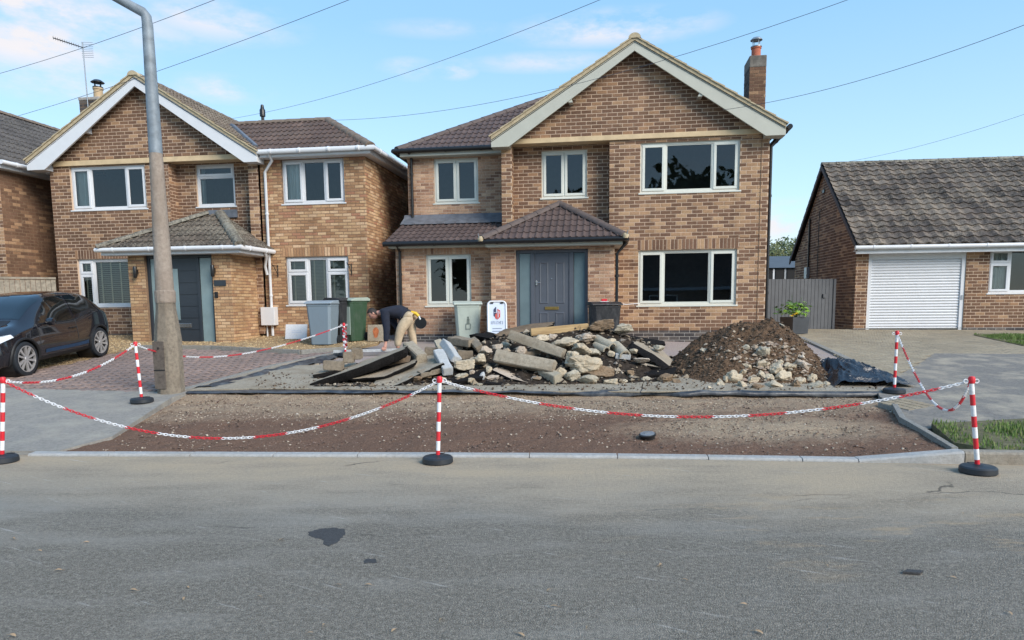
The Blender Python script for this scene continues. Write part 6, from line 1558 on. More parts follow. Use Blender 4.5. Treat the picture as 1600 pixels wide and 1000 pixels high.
pebbles('rubble_fragments', pts, .02+.065*rng.random(len(pts))**2.2, M['frag'])
bpts = []
for i in range(2600):
    p = G(random.uniform(400, 1390), random.uniform(584, 612)); bpts.append((p.x, p.y, p.z+.03))
pebbles('loose_crumbs', bpts, .004+.022*rng.random(len(bpts))**4, M['clod'])

# tarmac slabs
def sl4(pts, th, label, seed, top='slab_top', jag=.05): return slab([A_(*q) for q in pts], th, label, seed, top, jag=jag)
sl4([(484, 600, 11.25), (560, 575, 11.3), (632, 545, 11.55), (634, 541, 12.3), (570, 563, 12.2), (500, 592, 12.0)], .15, 'long black edged tarmac slab sloping up from the far left of the heap', 1)
sl4([(490, 585, 11.9), (528, 577, 11.9), (560, 571, 12.1), (555, 567, 12.5), (500, 578, 12.4)], .09, 'short dark tarmac piece under the cut stone cubes at the left', 2)
sl4([(581, 600, 11.2), (612, 605, 11.1), (690, 568, 11.45), (700, 561, 12.0), (660, 560, 12.2), (605, 578, 11.9)], .10, 'pale topped tarmac slab lying on the long board, left of the chain post', 3, 'board')
sl4([(632, 571, 11.8), (660, 575, 11.75), (690, 562, 11.9), (683, 553, 12.5), (632, 558, 12.5)], .09, 'grey topped slab under the grooved kerb block', 4, 'conc')
sl4([(733, 523, 12.9), (775, 530, 12.7), (812, 538, 12.5), (808, 528, 13.1), (762, 518, 13.3)], .13, 'thick black tarmac slab jutting left below the front sign', 5, 'slab_side')
sl4([(745, 548, 12.4), (800, 556, 12.2), (800, 540, 12.8), (748, 532, 12.9)], .14, 'black tarmac slab under the middle of the heap, behind the kerb blocks', 15, 'slab_side')
sl4([(772, 523, 12.85), (800, 528, 12.7), (863, 507, 12.9), (866, 502, 13.5), (838, 505, 13.6), (790, 513, 13.4)], .07, 'grit covered tarmac slab at the top left of the heap', 6, 'stone_dark')
sl4([(862, 533, 12.7), (930, 541, 12.6), (1000, 542, 12.65), (985, 527, 13.3), (930, 520, 13.3), (870, 522, 13.2)], .13, 'broad black tarmac slab under the big stones at the top', 7, 'slab_side')
sl4([(935, 533, 12.75), (985, 536, 12.7), (1040, 537, 12.8), (1036, 532, 13.2), (960, 521, 13.3)], .08, 'thin black slab sticking out at the upper right of the heap', 8, 'slab_side')
sl4([(989, 536, 12.3), (1020, 553, 12.0), (1046, 572, 11.8), (1052, 562, 12.5), (1028, 541, 12.9), (996, 531, 12.8)], .16, 'tilted tarmac slab with a pale dusty top at the right end of the heap', 9)
sl4([(934, 557, 12.05), (985, 567, 11.9), (1036, 575, 11.8), (1034, 568, 12.2), (985, 560, 12.3), (940, 552, 12.4)], .09, 'flat slab shelf carrying small stones, below the tilted right slab', 10)
sl4([(770, 579, 11.5), (800, 592, 11.3), (842, 601, 11.2), (846, 590, 11.65), (812, 578, 11.9), (778, 570, 11.9)], .10, 'pinkish topped tarmac slab leaning at the front of the heap', 11, 'stone_pink')
sl4([(757, 598, 11.15), (785, 600, 11.15), (786, 594, 11.5), (760, 592, 11.5)], .07, 'small black tarmac lump on the ground near the chain post', 12, 'slab_side')
# concrete blocks and timber
block(A_(637, 540, 12.5), A_(659, 561, 11.95), .20, .16, 'grooved grey kerb block pointing at the camera, next to the worker', 'conc', .12, 'kerb_block', chamfer=.03)
block(A_(695, 536, 12.35), A_(713, 563, 11.75), .16, .13, 'clean pale blue grey block leaning steeply, the upper one of a pair', 'conc_pale', -.5)
block(A_(685, 551, 12.0), A_(700, 581, 11.4), .17, .14, 'clean pale blue grey block leaning steeply, the lower one of a pair', 'conc_pale', .1)
block(A_(705, 531, 12.7), A_(738, 536, 12.4), .22, .13, 'brown stained concrete block lying level behind the pale pair', 'conc_brown', .1)
block(A_(738, 532, 12.55), A_(750, 545, 12.2), .14, .12, 'short brown concrete block sloping down beside the flat stone', 'conc_brown', .5)
block(A_(664, 550, 12.5), A_(684, 551, 12.5), .16, .18, 'square brown block end between grooved kerb and pale blocks', 'conc_brown', .05)
block(A_(714, 554, 12.2), A_(738, 555, 12.25), .14, .15, 'dark brown block tucked behind the flat pale stone', 'conc_brown', 0)
block(A_(684, 534, 12.8), A_(690, 548, 12.6), .12, .12, 'stubby buff block standing behind the pale pair', 'stone_grey', .3)
block(A_(797, 523, 12.25), A_(881, 553, 11.75), .13, .165, 'long concrete kerb lying diagonally across the middle of the heap', 'conc', -.22, 'kerb_block', chamfer=.03)
block(A_(775, 556, 11.75), A_(867, 574, 11.4), .20, .22, 'longest weathered concrete kerb at the front of the heap', 'conc', -.35, 'kerb_block', chamfer=.05)
block(A_(845, 580, 11.55), A_(872, 592, 11.2), .17, .15, 'broken grey kerb end at the foot of the longest kerb', 'stone_grey', .3, rough=.015)
block(A_(829, 519, 12.6), A_(919, 511, 12.75), .10, .125, 'tan timber beam resting on top of the heap before the front door', 'wood_beam' if 'wood_beam' in M else 'conc', 0, 'timber_beam', 'timber') if False else None
def wood_fn(t):
    v = t.vscale(t.n('ShaderNodeTexCoord').outputs['Object'], (30, 1.5, 30)); g = t.noise(1.2, 4, .6, v); k = t.noise(7, 2)
    c = t.ramp(g, [(.3, (.28, .18, .085)), (.6, (.46, .32, .16)), (.8, (.53, .40, .23))])
    return {'Base Color': t.mix(t.mr(k, .62, .72), c, (.09, .06, .035)), 'Roughness': .85}
M['wood_beam'] = material('weathered_timber', wood_fn)
block(A_(829, 519, 12.6), A_(919, 511, 12.75), .10, .135, 'tan timber beam resting on top of the heap before the front door', 'wood_beam', 0, 'timber_beam', 'timber', rough=.004)
for i, (px, py, w, h, rot, lab) in enumerate(((521, 569, 30, 15, .18, 'tawny cut stone cube, the leftmost on the heap'), (545, 561, 16, 17, -.35, 'tawny cut stone cube, the middle one of three at the left'), (558, 556, 15, 17, -.45, 'tawny cut stone cube, nearest the worker\'s hand'))):
    Y = pileY(py)+.2; s_ = Y/F; block(at(px-w/2, py+rot*8, Y), at(px+w/2, py-rot*-8 if False else py+rot*w*.5, Y), .17, h*s_, lab, 'conc_brown', 0, 'stone_cube', 'stone', rough=.008)
def half_pipe(A, B, rad, label):
    A = Vector(A); B = Vector(B); d = (B-A).normalized(); s = d.cross(Vector((0, 0, 1))).normalized(); u = s.cross(d); m = MB(); vs = []
    for P_ in (A, B):
        for rr_ in (rad, rad*.72):
            for k in range(11): a = math.pi*k/10-.3; vs.append(P_+s*math.cos(a)*rr_+u*math.sin(a)*rr_)
    fs = [(k, k+1, 23+k, 22+k) for k in range(10)]+[(11+k, 33+k, 34+k, 12+k) for k in range(10)]+[(k, 11+k, 12+k, k+1) for k in range(10)]+[(22+k, 23+k, 34+k, 33+k) for k in range(10)]+[(0, 22, 33, 11), (10, 21, 43, 32)]
    m.add([v-A for v in vs], fs); tag(m.build('drain_pipe_piece', M['stone_grey'], None, tuple(A), smooth=40, recalc=True), label, 'pipe')
half_pipe(A_(932, 530, 12.4), A_(957, 543, 12.05), .085, 'upper curved drain pipe piece right of the big stones')
half_pipe(A_(930, 540, 12.3), A_(948, 548, 12.0), .07, 'lower curved drain pipe piece under the other pipe piece')
half_pipe(A_(962, 541, 12.3), A_(977, 556, 11.9), .10, 'grey channel piece standing on the slab shelf')
block(A_(961, 556, 11.95), A_(985, 558, 11.95), .09, .085, 'pale channel block foot at the front of the grey channel', 'conc_pale', .1)
# stones, each with what sets it apart
for (px, py, w, h, mat, lab, dy) in (
    (729, 568, 36, 18, 'stone_pale', 'broad flat pale stone right of the pale block pair', 0), (751, 562, 19, 20, 'stone_pale', 'round pale stone beside the broad flat stone', 0), (760, 549, 18, 14, 'stone_pink', 'pinkish stone above the round pale stone', 0), (778, 541, 14, 10, 'stone_pink', 'small pink stone left end of the longest kerb', 0),
    (764, 578, 10, 11, 'stone_pale', 'small knobbly stone below the round pale stone', 0), (722, 588, 18, 9, 'stone_pale', 'squarish tan stone low in front of the broad flat stone', 0), (738, 582, 8, 11, 'stone_pink', 'upright thin tan stone between two low stones', 0), (737, 595, 17, 9, 'stone_pale', 'pale stone on the ground right of the middle chain post', 0), (754, 588, 9, 12, 'conc_pale', 'bright white angular stone low in the heap', 0), (769, 590, 22, 7, 'stone_pink', 'flat pinkish stone beside the bright white stone', 0),
    (849, 529, 26, 10, 'stone_pale', 'pale stone directly under the timber beam', .1), (879, 537, 40, 21, 'stone_pale', 'big pale lump with dark underside beside the diagonal kerb', 0), (908, 544, 30, 24, 'stone_pale', 'big rounded pale stone in the centre right of the heap', 0), (893, 559, 20, 34, 'stone_pale', 'tall pale stone wedged against the end of the diagonal kerb', -.05), (912, 568, 44, 25, 'stone_pale', 'largest pale boulder with a brown face in the centre', -.1), (817, 548, 18, 12, 'stone_pink', 'small pale stone between the two long kerbs', 0),
    (875, 582, 15, 17, 'stone_pale', 'round yellowish stone at the end of the longest kerb', 0), (896, 586, 24, 20, 'stone_grey', 'greenish grey boulder low at the front', 0), (917, 593, 28, 14, 'stone_grey', 'low grey stone on the ground below the largest boulder', 0), (933, 582, 46, 18, 'stone_dark', 'brown soil covered boulder under the slab shelf', .1), (916, 527, 27, 14, 'stone_pink', 'pinkish angular stone under the top slab', 0), (943, 509, 42, 19, 'stone_dark', 'large brown stained stone sitting on top at the end of the beam', .1), (973, 514, 26, 14, 'stone_grey', 'pale grey block of stone topmost at the right', .1),
    (956, 552, 11, 10, 'stone_pale', 'tiny yellow stone in front of the channel piece', 0), (1003, 563, 23, 10, 'stone_pink', 'pinkish flat stone lying on the slab shelf', 0), (1028, 545, 18, 10, 'stone_grey', 'grey stone at the tip of the tilted right slab', .3), (956, 597, 22, 12, 'stone_pale', 'oval pale stone on the board below the soil covered boulder', 0), (974, 595, 14, 7, 'stone_pale', 'small pale stone right of the oval one on the board', 0), (922, 552, 26, 12, 'stone_grey', 'flat grey flake beside the big rounded stone', .1),
    (650, 590, 22, 10, 'stone_dark', 'brown rubble lump left of the middle chain post', 0), (668, 586, 20, 12, 'stone_dark', 'mottled brown stone just behind the middle chain post', .1), (700, 598, 16, 6, 'stone_grey', 'flat grey chip on the board by the middle chain post', 0), (887, 574, 14, 16, 'stone_dark', 'reddish brown stone in the hollow left of the boulders', .2), (803, 533, 10, 8, 'stone_pink', 'small stone under the left end of the diagonal kerb', .15), (866, 563, 14, 9, 'stone_dark', 'brown stone in the shade above the longest kerb', .3),
    (674, 570, 18, 9, 'stone_grey', 'grey flake under the lower pale block', .2), (612, 582, 16, 8, 'stone_pale', 'buff chip resting on the pale topped slab', .15), (990, 549, 12, 7, 'stone_pale', 'white flake caught in the black face of the tilted slab', -.05)):
    stone(px, py, w, h, lab, mat, pileY(py+h*.4)+dy, rough=.06)

sl4([(700, 598, 11.2), (752, 590, 11.25), (760, 578, 11.55), (712, 584, 11.6)], .07, 'crumbling black tarmac piece low between the chain post and the longest kerb', 21, 'slab_side')
sl4([(540, 585, 11.75), (640, 566, 11.8), (642, 556, 12.1), (560, 572, 12.1)], .08, 'brown stained tarmac layer under the long left slab', 22, 'stone_dark')
sl4([(905, 556, 12.2), (960, 563, 12.0), (958, 552, 12.4), (910, 547, 12.5)], .07, 'small dark tarmac wedge between the boulders and the slab shelf', 23, 'slab_side')
sl4([(1010, 586, 11.45), (1052, 583, 11.5), (1058, 574, 11.9), (1015, 577, 11.9)], .06, 'dark tarmac scrap where the rubble meets the soil heap', 24, 'slab_side')
block(A_(700, 547, 12.55), A_(722, 541, 12.6), .13, .10, 'buff block corner showing behind the upper pale block', 'stone_pink', .2)
block(A_(806, 541, 12.5), A_(834, 533, 12.55), .12, .10, 'grey block half hidden behind the diagonal kerb', 'conc', .4)
for (px, py, w, h, mat, lab, dy) in ((1040, 590, 24, 14, 'stone_dark', 'brown earthy lump between the slab shelf and the soil heap', 0), (1058, 596, 16, 9, 'stone_dark', 'dark earthy lump at the left foot of the soil heap', 0), (1010, 592, 16, 9, 'stone_grey', 'grey stone in the gap right of the oval stone', .1), (835, 548, 18, 13, 'stone_pale', 'tan stone filling the gap under the diagonal kerb', .2), (790, 541, 15, 11, 'stone_grey', 'grey stone peeping out behind the longest kerb', .3), (955, 536, 18, 12, 'stone_pale', 'tan stone behind the upper drain pipe piece', .15), (690, 592, 13, 9, 'stone_pale', 'tan lump at the foot of the middle chain post', .1), (862, 528, 18, 10, 'stone_pink', 'pinkish stone under the middle of the timber beam', .15), (985, 583, 18, 11, 'stone_dark', 'dark lump in the shade under the slab shelf', .1), (748, 601, 12, 7, 'stone_grey', 'grey crumb of concrete on the board in front of the heap', 0)):
    stone(px, py, w, h, lab, mat, pileY(py+h*.4)+dy, rough=.07)

sl4([(548, 592, 11.35), (600, 588, 11.35), (650, 566, 11.6), (652, 560, 12.0), (598, 577, 11.9)], .08, 'long thin tarmac strip between the left slab and the pale topped slab', 31)
sl4([(690, 560, 12.3), (740, 566, 12.15), (744, 556, 12.5), (694, 551, 12.6)], .10, 'black slab edge showing beneath the brown blocks', 32, 'slab_side')
sl4([(850, 527, 12.75), (905, 530, 12.7), (908, 521, 13.0), (852, 519, 13.1)], .10, 'black slab directly under the right half of the timber beam', 33, 'slab_side')
sl4([(955, 540, 12.45), (1002, 551, 12.2), (1004, 541, 12.6), (962, 531, 12.8)], .15, 'thick black broken edge above the tilted right slab', 34, 'slab_side')
block(A_(655, 585, 11.35), A_(700, 574, 11.6), .14, .08, 'brown flat kerb fragment leaning behind the middle chain post', 'conc_brown', .3, 'kerb_block')
block(A_(792, 562, 11.95), A_(842, 549, 12.1), .14, .10, 'weathered kerb length showing between the two long kerbs', 'conc_brown', .2, 'kerb_block')
block(A_(905, 533, 12.55), A_(942, 524, 12.75), .16, .09, 'buff kerb piece lying just under the big brown stained stone', 'conc', -.2, 'kerb_block')

# ------------------------------------------------------------------ soil heap
HX = [(1012, 604), (1035, 586), (1060, 562), (1085, 540), (1108, 524), (1135, 510), (1165, 500), (1200, 496), (1222, 502), (1240, 520), (1262, 546), (1285, 578), (1300, 592), (1318, 606)]
HY = 12.35
hx = [at(x, y, HY) for x, y in HX]; hxx = [p.x for p in hx]; hzz = [p.z for p in hx]
def heap_h(x, Y):
    top = float(np.interp(x, hxx, hzz)); g = hgt(x, Y); t0 = top-hgt(x, HY)
    D = 1.28 if Y < HY else 1.6
    D *= min(1, .5+1.1*max(0, t0)); v = abs(Y-HY)/max(.05, D); f = max(0, 1-v**1.25)
    f = f if f < .88 else .88+(f-.88)*.6
    q = Vector((x, Y, 0)); n = .10*mn.noise(q*2.1)+.07*mn.noise(q*4.7+Vector((7, 0, 0)))+.06*abs(mn.noise(q*9))+.03*mn.noise(q*23)
    return g-.03+max(0, t0)*f+(n*min(1, t0*4*f) if t0 > 0 else 0)
mb_ = MB(); nx, ny = 190, 170; X0, X1, Y0_, Y1_ = hxx[0]-.1, hxx[-1]+.1, HY-1.4, HY+1.7; vs = []
for j in range(ny+1):
    for i in range(nx+1):
        x = X0+(X1-X0)*i/nx; y = Y0_+(Y1_-Y0_)*j/ny; vs.append((x, y, heap_h(x, y)))
mb_.add(vs, [(j*(nx+1)+i, j*(nx+1)+i+1, (j+1)*(nx+1)+i+1, (j+1)*(nx+1)+i) for j in range(ny) for i in range(nx)])
def heap_mat(t):
    a = t.noise(16, 6, .7); b = t.noise(1.8, 4, .6); c = t.noise(60, 3, .7)
    k = t.ramp(a, [(.3, (.07, .043, .027)), (.5, (.14, .09, .057)), (.7, (.22, .145, .095))])
    k = t.mix(t.mr(b, .55, .7, 0, .4), k, (.19, .14, .095)); k = t.mix(t.mr(c, .66, .74, 0, .35), k, (.34, .27, .19))
    return {'Base Color': k, 'Roughness': .97, 'Specular IOR Level': .1, 'Normal': t.bump(t.math('ADD', a, c), 1., .03)}
M['heap'] = material('heap_soil', heap_mat)
sh_ = thing('soil_heap', 'tall mound of dark brown soil and rubble right of the broken tarmac', 'soil heap', (0, 0, 0))
mb_.build('soil_mound', M['heap'], sh_, smooth=70)
pts = []; sz = []
while len(pts) < 6500:
    x = random.uniform(X0, X1); y = random.uniform(Y0_, HY+.5); z = heap_h(x, y)
    if z > hgt(x, y)+.005: pts.append((x, y, z+.004)); sz.append(.005+.032*random.random()**5)
pebbles('soil_clods', pts, sz, M['clod'], sh_)
pts = []; sz = []
while len(pts) < 520:
    x = random.gauss(at(1205, 590, 11.5).x, .42); y = random.uniform(11.0, 11.75); z = heap_h(x, y)
    if z > hgt(x, y)+.0 and X0 < x < X1: pts.append((x, y, z+.006)); sz.append(.012+.05*random.random()**2.5)
while len(pts) < 570:
    x = random.gauss(at(1130, 530, 12).x, .3); y = random.uniform(11.5, 12.4); z = heap_h(x, y)
    if z > hgt(x, y): pts.append((x, y, z+.006)); sz.append(.012+.035*random.random()**2)
pebbles('pale_lumps', pts, sz, M['pebble_pale'], sh_)
def on_heap(px, py):
    for k in range(900):
        Y = 10.8+k*.003; p = at(px, py, Y)
        if p.z < heap_h(p.x, p.y) or p.z < hgt(p.x, p.y)+.02: return p, Y
    return at(px, py, HY), HY
same = 'pale crumbly rubble lump lying at the foot of the soil heap'
for (px, py, w, h, mat, lab) in ((1195, 547, 21, 19, 'stone_grey', 'big grey stone high on the face of the soil heap'), (1254, 566, 22, 17, 'stone_pink', 'bright pale stone on the right flank of the soil heap'), (1100, 547, 17, 8, 'stone_grey', 'flat pale stone on the left flank of the soil heap'), (1222, 508, 15, 8, 'stone_grey', 'pale stone near the right side of the heap summit'),
    (1242, 600, 22, 15, 'stone_dark', 'dark hollowed stone among the pale lumps of the soil heap'), (1182, 603, 26, 9, 'stone_dark', 'dark brown flat stone at the front edge of the heap'), (1068, 578, 11, 10, 'stone_dark', 'round brown stone low on the left flank of the heap'), (1164, 542, 14, 9, 'stone_grey', 'grey stone beside the big grey one on the heap face'),
    *[(x, y, w, h, 'stone_pale', same) for x, y, w, h in ((1168, 571, 15, 10), (1194, 566, 20, 14), (1210, 573, 24, 17), (1225, 585, 28, 20), (1146, 587, 26, 18), (1212, 600, 32, 15), (1273, 600, 30, 15), (1268, 588, 20, 14), (1233, 570, 22, 12), (1126, 598, 20, 12), (1160, 600, 24, 12), (1109, 606, 13, 7), (1175, 592, 26, 16), (1290, 599, 15, 10), (1252, 592, 20, 14), (1134, 591, 14, 10), (1204, 588, 18, 12), (1219, 564, 12, 8), (1188, 583, 16, 10), (1160, 580, 12, 8))]):
    p, Y = on_heap(px, py+h*.2); s_ = Y/F; me = rock_mesh(int(px*13+py), 3, 12, .14, (w*.5*s_, (w+h)*.25*s_, h*.5*s_)); me.materials.append(M[mat])
    o = link('rubble_stone', me, None, tuple(p)); o.rotation_euler = (random.uniform(-.3, .3), random.uniform(-.3, .3), random.uniform(0, 6)); tag(o, lab, 'stone', 'stones on the soil heap')
# crumpled black sheeting beside the heap
mb_ = MB(); nx, ny = 110, 80; vs = []
x0, x1 = at(1278, 600, 11.4).x, at(1402, 600, 11.4).x
for j in range(ny+1):
    for i in range(nx+1):
        u, v = i/nx, j/ny; Y = 10.82+u*.02+1.75*v; x = x0+(x1-x0)*u+.22*v*(1-.3*u)
        g = hgt(x, Y); q = Vector((x, Y, 0)); env = min(1, (1-u)*1.8+.25)*math.sin(math.pi*min(1, v*.9+.08))**.6*min(1, u*6+.2)
        wq = q+Vector((mn.noise(q*2.2), mn.noise(q*2.2+Vector((5, 5, 5))), 0))*.28
        ridge = 1-abs(mn.noise(Vector((wq.x*3.6+wq.y*2.2, wq.y*1.3-wq.x, 1.5)))); r2 = 1-abs(mn.noise(Vector((wq.x*8, wq.y*5, 3)))); r3 = 1-abs(mn.noise(Vector((wq.x*15, wq.y*11, 7))))
        z = g+.012+env*(.05+.24*ridge**2*(1-.45*u)+.06*r2**2+.012*r3**2)
        vs.append((x+.03*mn.noise(q*4), Y+.03*mn.noise(q*4+Vector((0, 0, 9))), z))
mb_.add(vs, [(j*(nx+1)+i, j*(nx+1)+i+1, (j+1)*(nx+1)+i+1, (j+1)*(nx+1)+i) for j in range(ny) for i in range(nx)])
M['sheeting'] = material('black_sheeting', lambda t: {'Base Color': (.016, .019, .026), 'Roughness': .2, 'Specular IOR Level': .7, 'Normal': t.bump(t.noise(16, 4, .65), .6, .03)})
tag(mb_.build('plastic_sheeting', M['sheeting'], smooth=60), 'crumpled heap of glossy black plastic sheeting right of the soil heap', 'plastic sheeting')

# ------------------------------------------------------------------ the worker
M['skin'] = plain('skin', (.52, .27, .20), .55, .08, 20); M['hair'] = plain('dark_hair', (.022, .016, .013), .7, .3, 40, bump=.6)
M['jumper'] = plain('navy_jumper', (.010, .014, .028), .9, .3, 14, bump=.4); M['trousers'] = plain('beige_work_trousers', (.47, .37, .25), .9, .16, 12, bump=.5); M['boot'] = plain('brown_boot', (.09, .06, .04), .8, .2, 12)
M['yellow'] = plain('yellow_tool_casing', (.65, .42, .02), .4, .06, 10)
WY = 14.95
def J(x, y, d=0.): return at(x, y, WY+d)
def skin_mesh(joints, edges, name, mat, parent, sub=2, root=0, extra=None):
    me = bpy.data.meshes.new('tmp'); me.from_pydata([tuple(Vector(j[0])) for j in joints], edges, []); ob = bpy.data.objects.new('tmp', me); COL.objects.link(ob)
    md = ob.modifiers.new('s', 'SKIN'); md.use_smooth_shade = True
    for i, j in enumerate(joints):
        sv = me.skin_vertices[0].data[i]; r = j[1]; sv.radius = r if isinstance(r, tuple) else (r, r); sv.use_root = i == root
    s2 = ob.modifiers.new('d', 'SUBSURF'); s2.levels = sub; s2.render_levels = sub
    dg = bpy.context.evaluated_depsgraph_get(); m2 = bpy.data.meshes.new_from_object(ob.evaluated_get(dg)); bpy.data.objects.remove(ob)
    m2.name = name; m2.materials.clear(); m2.materials.append(mat); m2.polygons.foreach_set('use_smooth', np.ones(len(m2.polygons), dtype=bool))
    if extra:
        bm = bmesh.new(); bm.from_mesh(m2); extra(bm); bm.to_mesh(m2); bm.free(); m2.polygons.foreach_set('use_smooth', np.ones(len(m2.polygons), dtype=bool))
    o = link(name, m2, parent); 
    return o
base = J(636, 548); base.z = hgt(base.x, base.y)
man = thing('person', 'man in navy jumper and beige work trousers bending down to a long straight edge', 'person', tuple(base))
def rel(v): return Vector(v)-base
pel, sp, chs, nk, hd = J(638, 495), J(622, 486), J(606, 485.5), J(596, 488.5), J(583, 490)
shn, shf = J(601, 489, -.19), J(602, 487, .17); eln, wrn = J(604.5, 515, -.24), J(602.5, 537, -.26); elf, wrf = J(618, 508, .2), J(626, 520, .12)
hpn, hpf = J(637, 498, -.1), J(642, 497, .1); knn, knf = J(625, 518, -.14), J(643.5, 521, .10); ann, anf = J(621, 545, -.14), J(648, 546, .12)
# head with face features
hc = rel(hd); fdir = Vector((-.72, -.18, -.67)).normalized(); hup = Vector((-.66, 0, .75)); hup = (hup-fdir*hup.dot(fdir)).normalized(); hs = hup.cross(fdir).normalized()
def head_extra(bm):
    m3 = Matrix(((hs.x, fdir.x, hup.x), (hs.y, fdir.y, hup.y), (hs.z, fdir.z, hup.z)))
    r = bmesh.ops.create_uvsphere(bm, u_segments=28, v_segments=20, radius=1)
    for v in r['verts']:
        x, y, z = v.co; sx, sy, sz = .078, .098, .118
        if z < 0: sx *= 1-.28*(-z)**1.3; sy *= 1-.12*(-z)
        q = Vector((x*sx, y*sy, z*sz))
        if y > .3:
            nose = math.exp(-((x/.16)**2+((z+.18)/.2)**2)); q.y += .026*nose
            for ex in (-.38, .38): q.y -= .010*math.exp(-(((x-ex)/.16)**2+((z-.08)/.10)**2))
            q.y += .006*math.exp(-((x/.35)**2+((z+.52)/.07)**2)); q.y -= .005*math.exp(-((x/.3)**2+((z+.59)/.035)**2)); q.y += .012*math.exp(-((x/.3)**2+((z+.85)/.15)**2)); q.y += .006*math.exp(-((x/.5)**2+((z-.22)/.06)**2))
        v.co = hc+m3 @ q
    for sx in (-1, 1):
        r = bmesh.ops.create_uvsphere(bm, u_segments=10, v_segments=8, radius=1)
        for v in r['verts']: v.co = hc+m3 @ Vector((sx*.078+v.co.x*.012, -.005+v.co.y*.02, -.01+v.co.z*.032))
joints = [(rel(pel), .085), (rel(sp), .105), (rel(chs), .14), (rel(nk), .058), (rel(hd), .05), (rel(shn), .065), (rel(eln), .047), (rel(wrn), .030), (rel(shf), .065), (rel(elf), .047), (rel(wrf), .03), (rel(hpn), .07), (rel(knn), .06), (rel(ann), .045), (rel(hpf), .07), (rel(knf), .06), (rel(anf), .045)]
edges = [(0, 1), (1, 2), (2, 3), (3, 4), (2, 5), (5, 6), (6, 7), (2, 8), (8, 9), (9, 10), (0, 11), (11, 12), (12, 13), (0, 14), (14, 15), (15, 16)]
palm = rel(J(601.5, 541.5, -.27)); joints.append((palm, (.040, .024))); edges.append((7, 17))
for k, (dx, dz, L) in enumerate(((-.03, 0, .07), (-.012, 0, .08), (.008, 0, .076), (.027, 0, .062))):
    a = palm+Vector((dx*.9, -.02, -.028)); b = palm+Vector((dx*1.1-.006, -.055, -.05)); c = palm+Vector((dx*1.1-.012, -.045, -.05-L*.45)); i = len(joints)
    joints += [(a, .011), (b, .0095), (c, .008)]; edges += [(17, i), (i, i+1), (i+1, i+2)]
i = len(joints); joints += [(palm+Vector((-.045, .01, -.01)), .012), (palm+Vector((-.062, -.02, -.045)), .0095), (palm+Vector((-.055, -.035, -.068)), .008)]; edges += [(17, i), (i, i+1), (i+1, i+2)]
skin_mesh(joints, edges, 'body', M['skin'], man, 2, 0, head_extra)
skin_mesh([(rel(J(637, 493.5)), .178), (rel(sp), (.175, .165)), (rel(chs), (.20, .185)), (rel(J(597.5, 488)), .085), (rel(shn), .108), (rel(eln), .078), (rel(J(602.7, 534.5, -.26)), .052), (rel(shf), .096), (rel(elf), .067), (rel(J(625.5, 518.5, .13)), .047), (rel(J(626.5, 489)), .165)],
          [(0, 10), (10, 1), (1, 2), (2, 3), (2, 4), (4, 5), (5, 6), (2, 7), (7, 8), (8, 9)], 'jumper', M['jumper'], man)
skin_mesh([(rel(J(638, 496)), (.16, .155)), (rel(hpn)+Vector((.02, 0, 0)), .135), (rel(J(629.5, 509, -.13)), .125), (rel(knn), .105), (rel(J(622, 532, -.14)), .085), (rel(J(621, 543, -.14)), .075), (rel(hpf), .13), (rel(J(643, 509, .1)), .115), (rel(knf), .095), (rel(J(646, 534, .11)), .08), (rel(J(648, 544, .12)), .072), (rel(J(633, 491.5)), (.15, .15)), (rel(J(640.5, 496)), (.13, .13))],
          [(11, 0), (0, 12), (0, 1), (1, 2), (2, 3), (3, 4), (4, 5), (0, 6), (6, 7), (7, 8), (8, 9), (9, 10)], 'trousers', M['trousers'], man)
for an in (ann, anf):
    q = rel(an); q.z = .07; skin_mesh([(q+Vector((.02, 0, .03)), .06), (q+Vector((.0, 0, -.025)), .055), (q+Vector((-.1, -.02, -.03)), .05), (q+Vector((-.18, -.03, -.035)), .04)], [(0, 1), (1, 2), (2, 3)], 'boot', M['boot'], man, 2)
def hair_fn():
    bm = bmesh.new(); r = bmesh.ops.create_icosphere(bm, subdivisions=4, radius=1); kill = []
    m3 = Matrix(((hs.x, fdir.x, hup.x), (hs.y, fdir.y, hup.y), (hs.z, fdir.z, hup.z)))
    for v in bm.verts:
        x, y, z = v.co
        if z < -.35-.3*y*0+max(0, y)*1.1-(.25 if y < -.2 else 0) or (y > .35 and z < .45): kill.append(v)
        k = 1.06+.05*mn.noise(v.co*6)+.03*mn.noise(v.co*14)+(.05 if z > .5 else 0); v.co = hc+m3 @ Vector((x*.080*k, y*.100*k, z*.120*k))
    bmesh.ops.delete(bm, geom=kill, context='VERTS'); me = bpy.data.meshes.new('hair'); bm.to_mesh(me); bm.free(); me.materials.append(M['hair']); me.polygons.foreach_set('use_smooth', np.ones(len(me.polygons), dtype=bool)); link('hair', me, man)
hair_fn()
m = MB()
for sx in (-.38, .38): c = hc+hs*sx*.078+fdir*.088+hup*.008; m.lathe([(0, -.009), (.011, 0), (0, .009)], 8, tuple(c))
m.build('eyes', M['black_pvc'], man)
p0, p1 = at(521, 549, WY-.28), at(650, 545.5, WY-.24); m = MB(); d = (p1-p0).normalized(); m.prism([p0+Vector((0, -.03, -.035)), p0+Vector((0, .03, -.035)), p0+Vector((0, .03, .025)), p0+Vector((0, -.03, .025))], p1-p0)
tag(m.build('straight_edge', M['conc_pale'], recalc=True, bevel=.004), 'long pale grey straight edge the bending man holds down with one hand', 'straight edge')
g_ = thing('angle_grinder', 'yellow and black angle grinder hanging at the hip of the bending man', 'power tool', tuple(at(652, 492, WY-.02)))
m = MB(); m.tube([(-.13, 0, .06), (-.03, 0, .03), (.03, 0, -.03)], [.032, .038, .034], 10); m.build('casing', M['yellow'], g_, smooth=40)
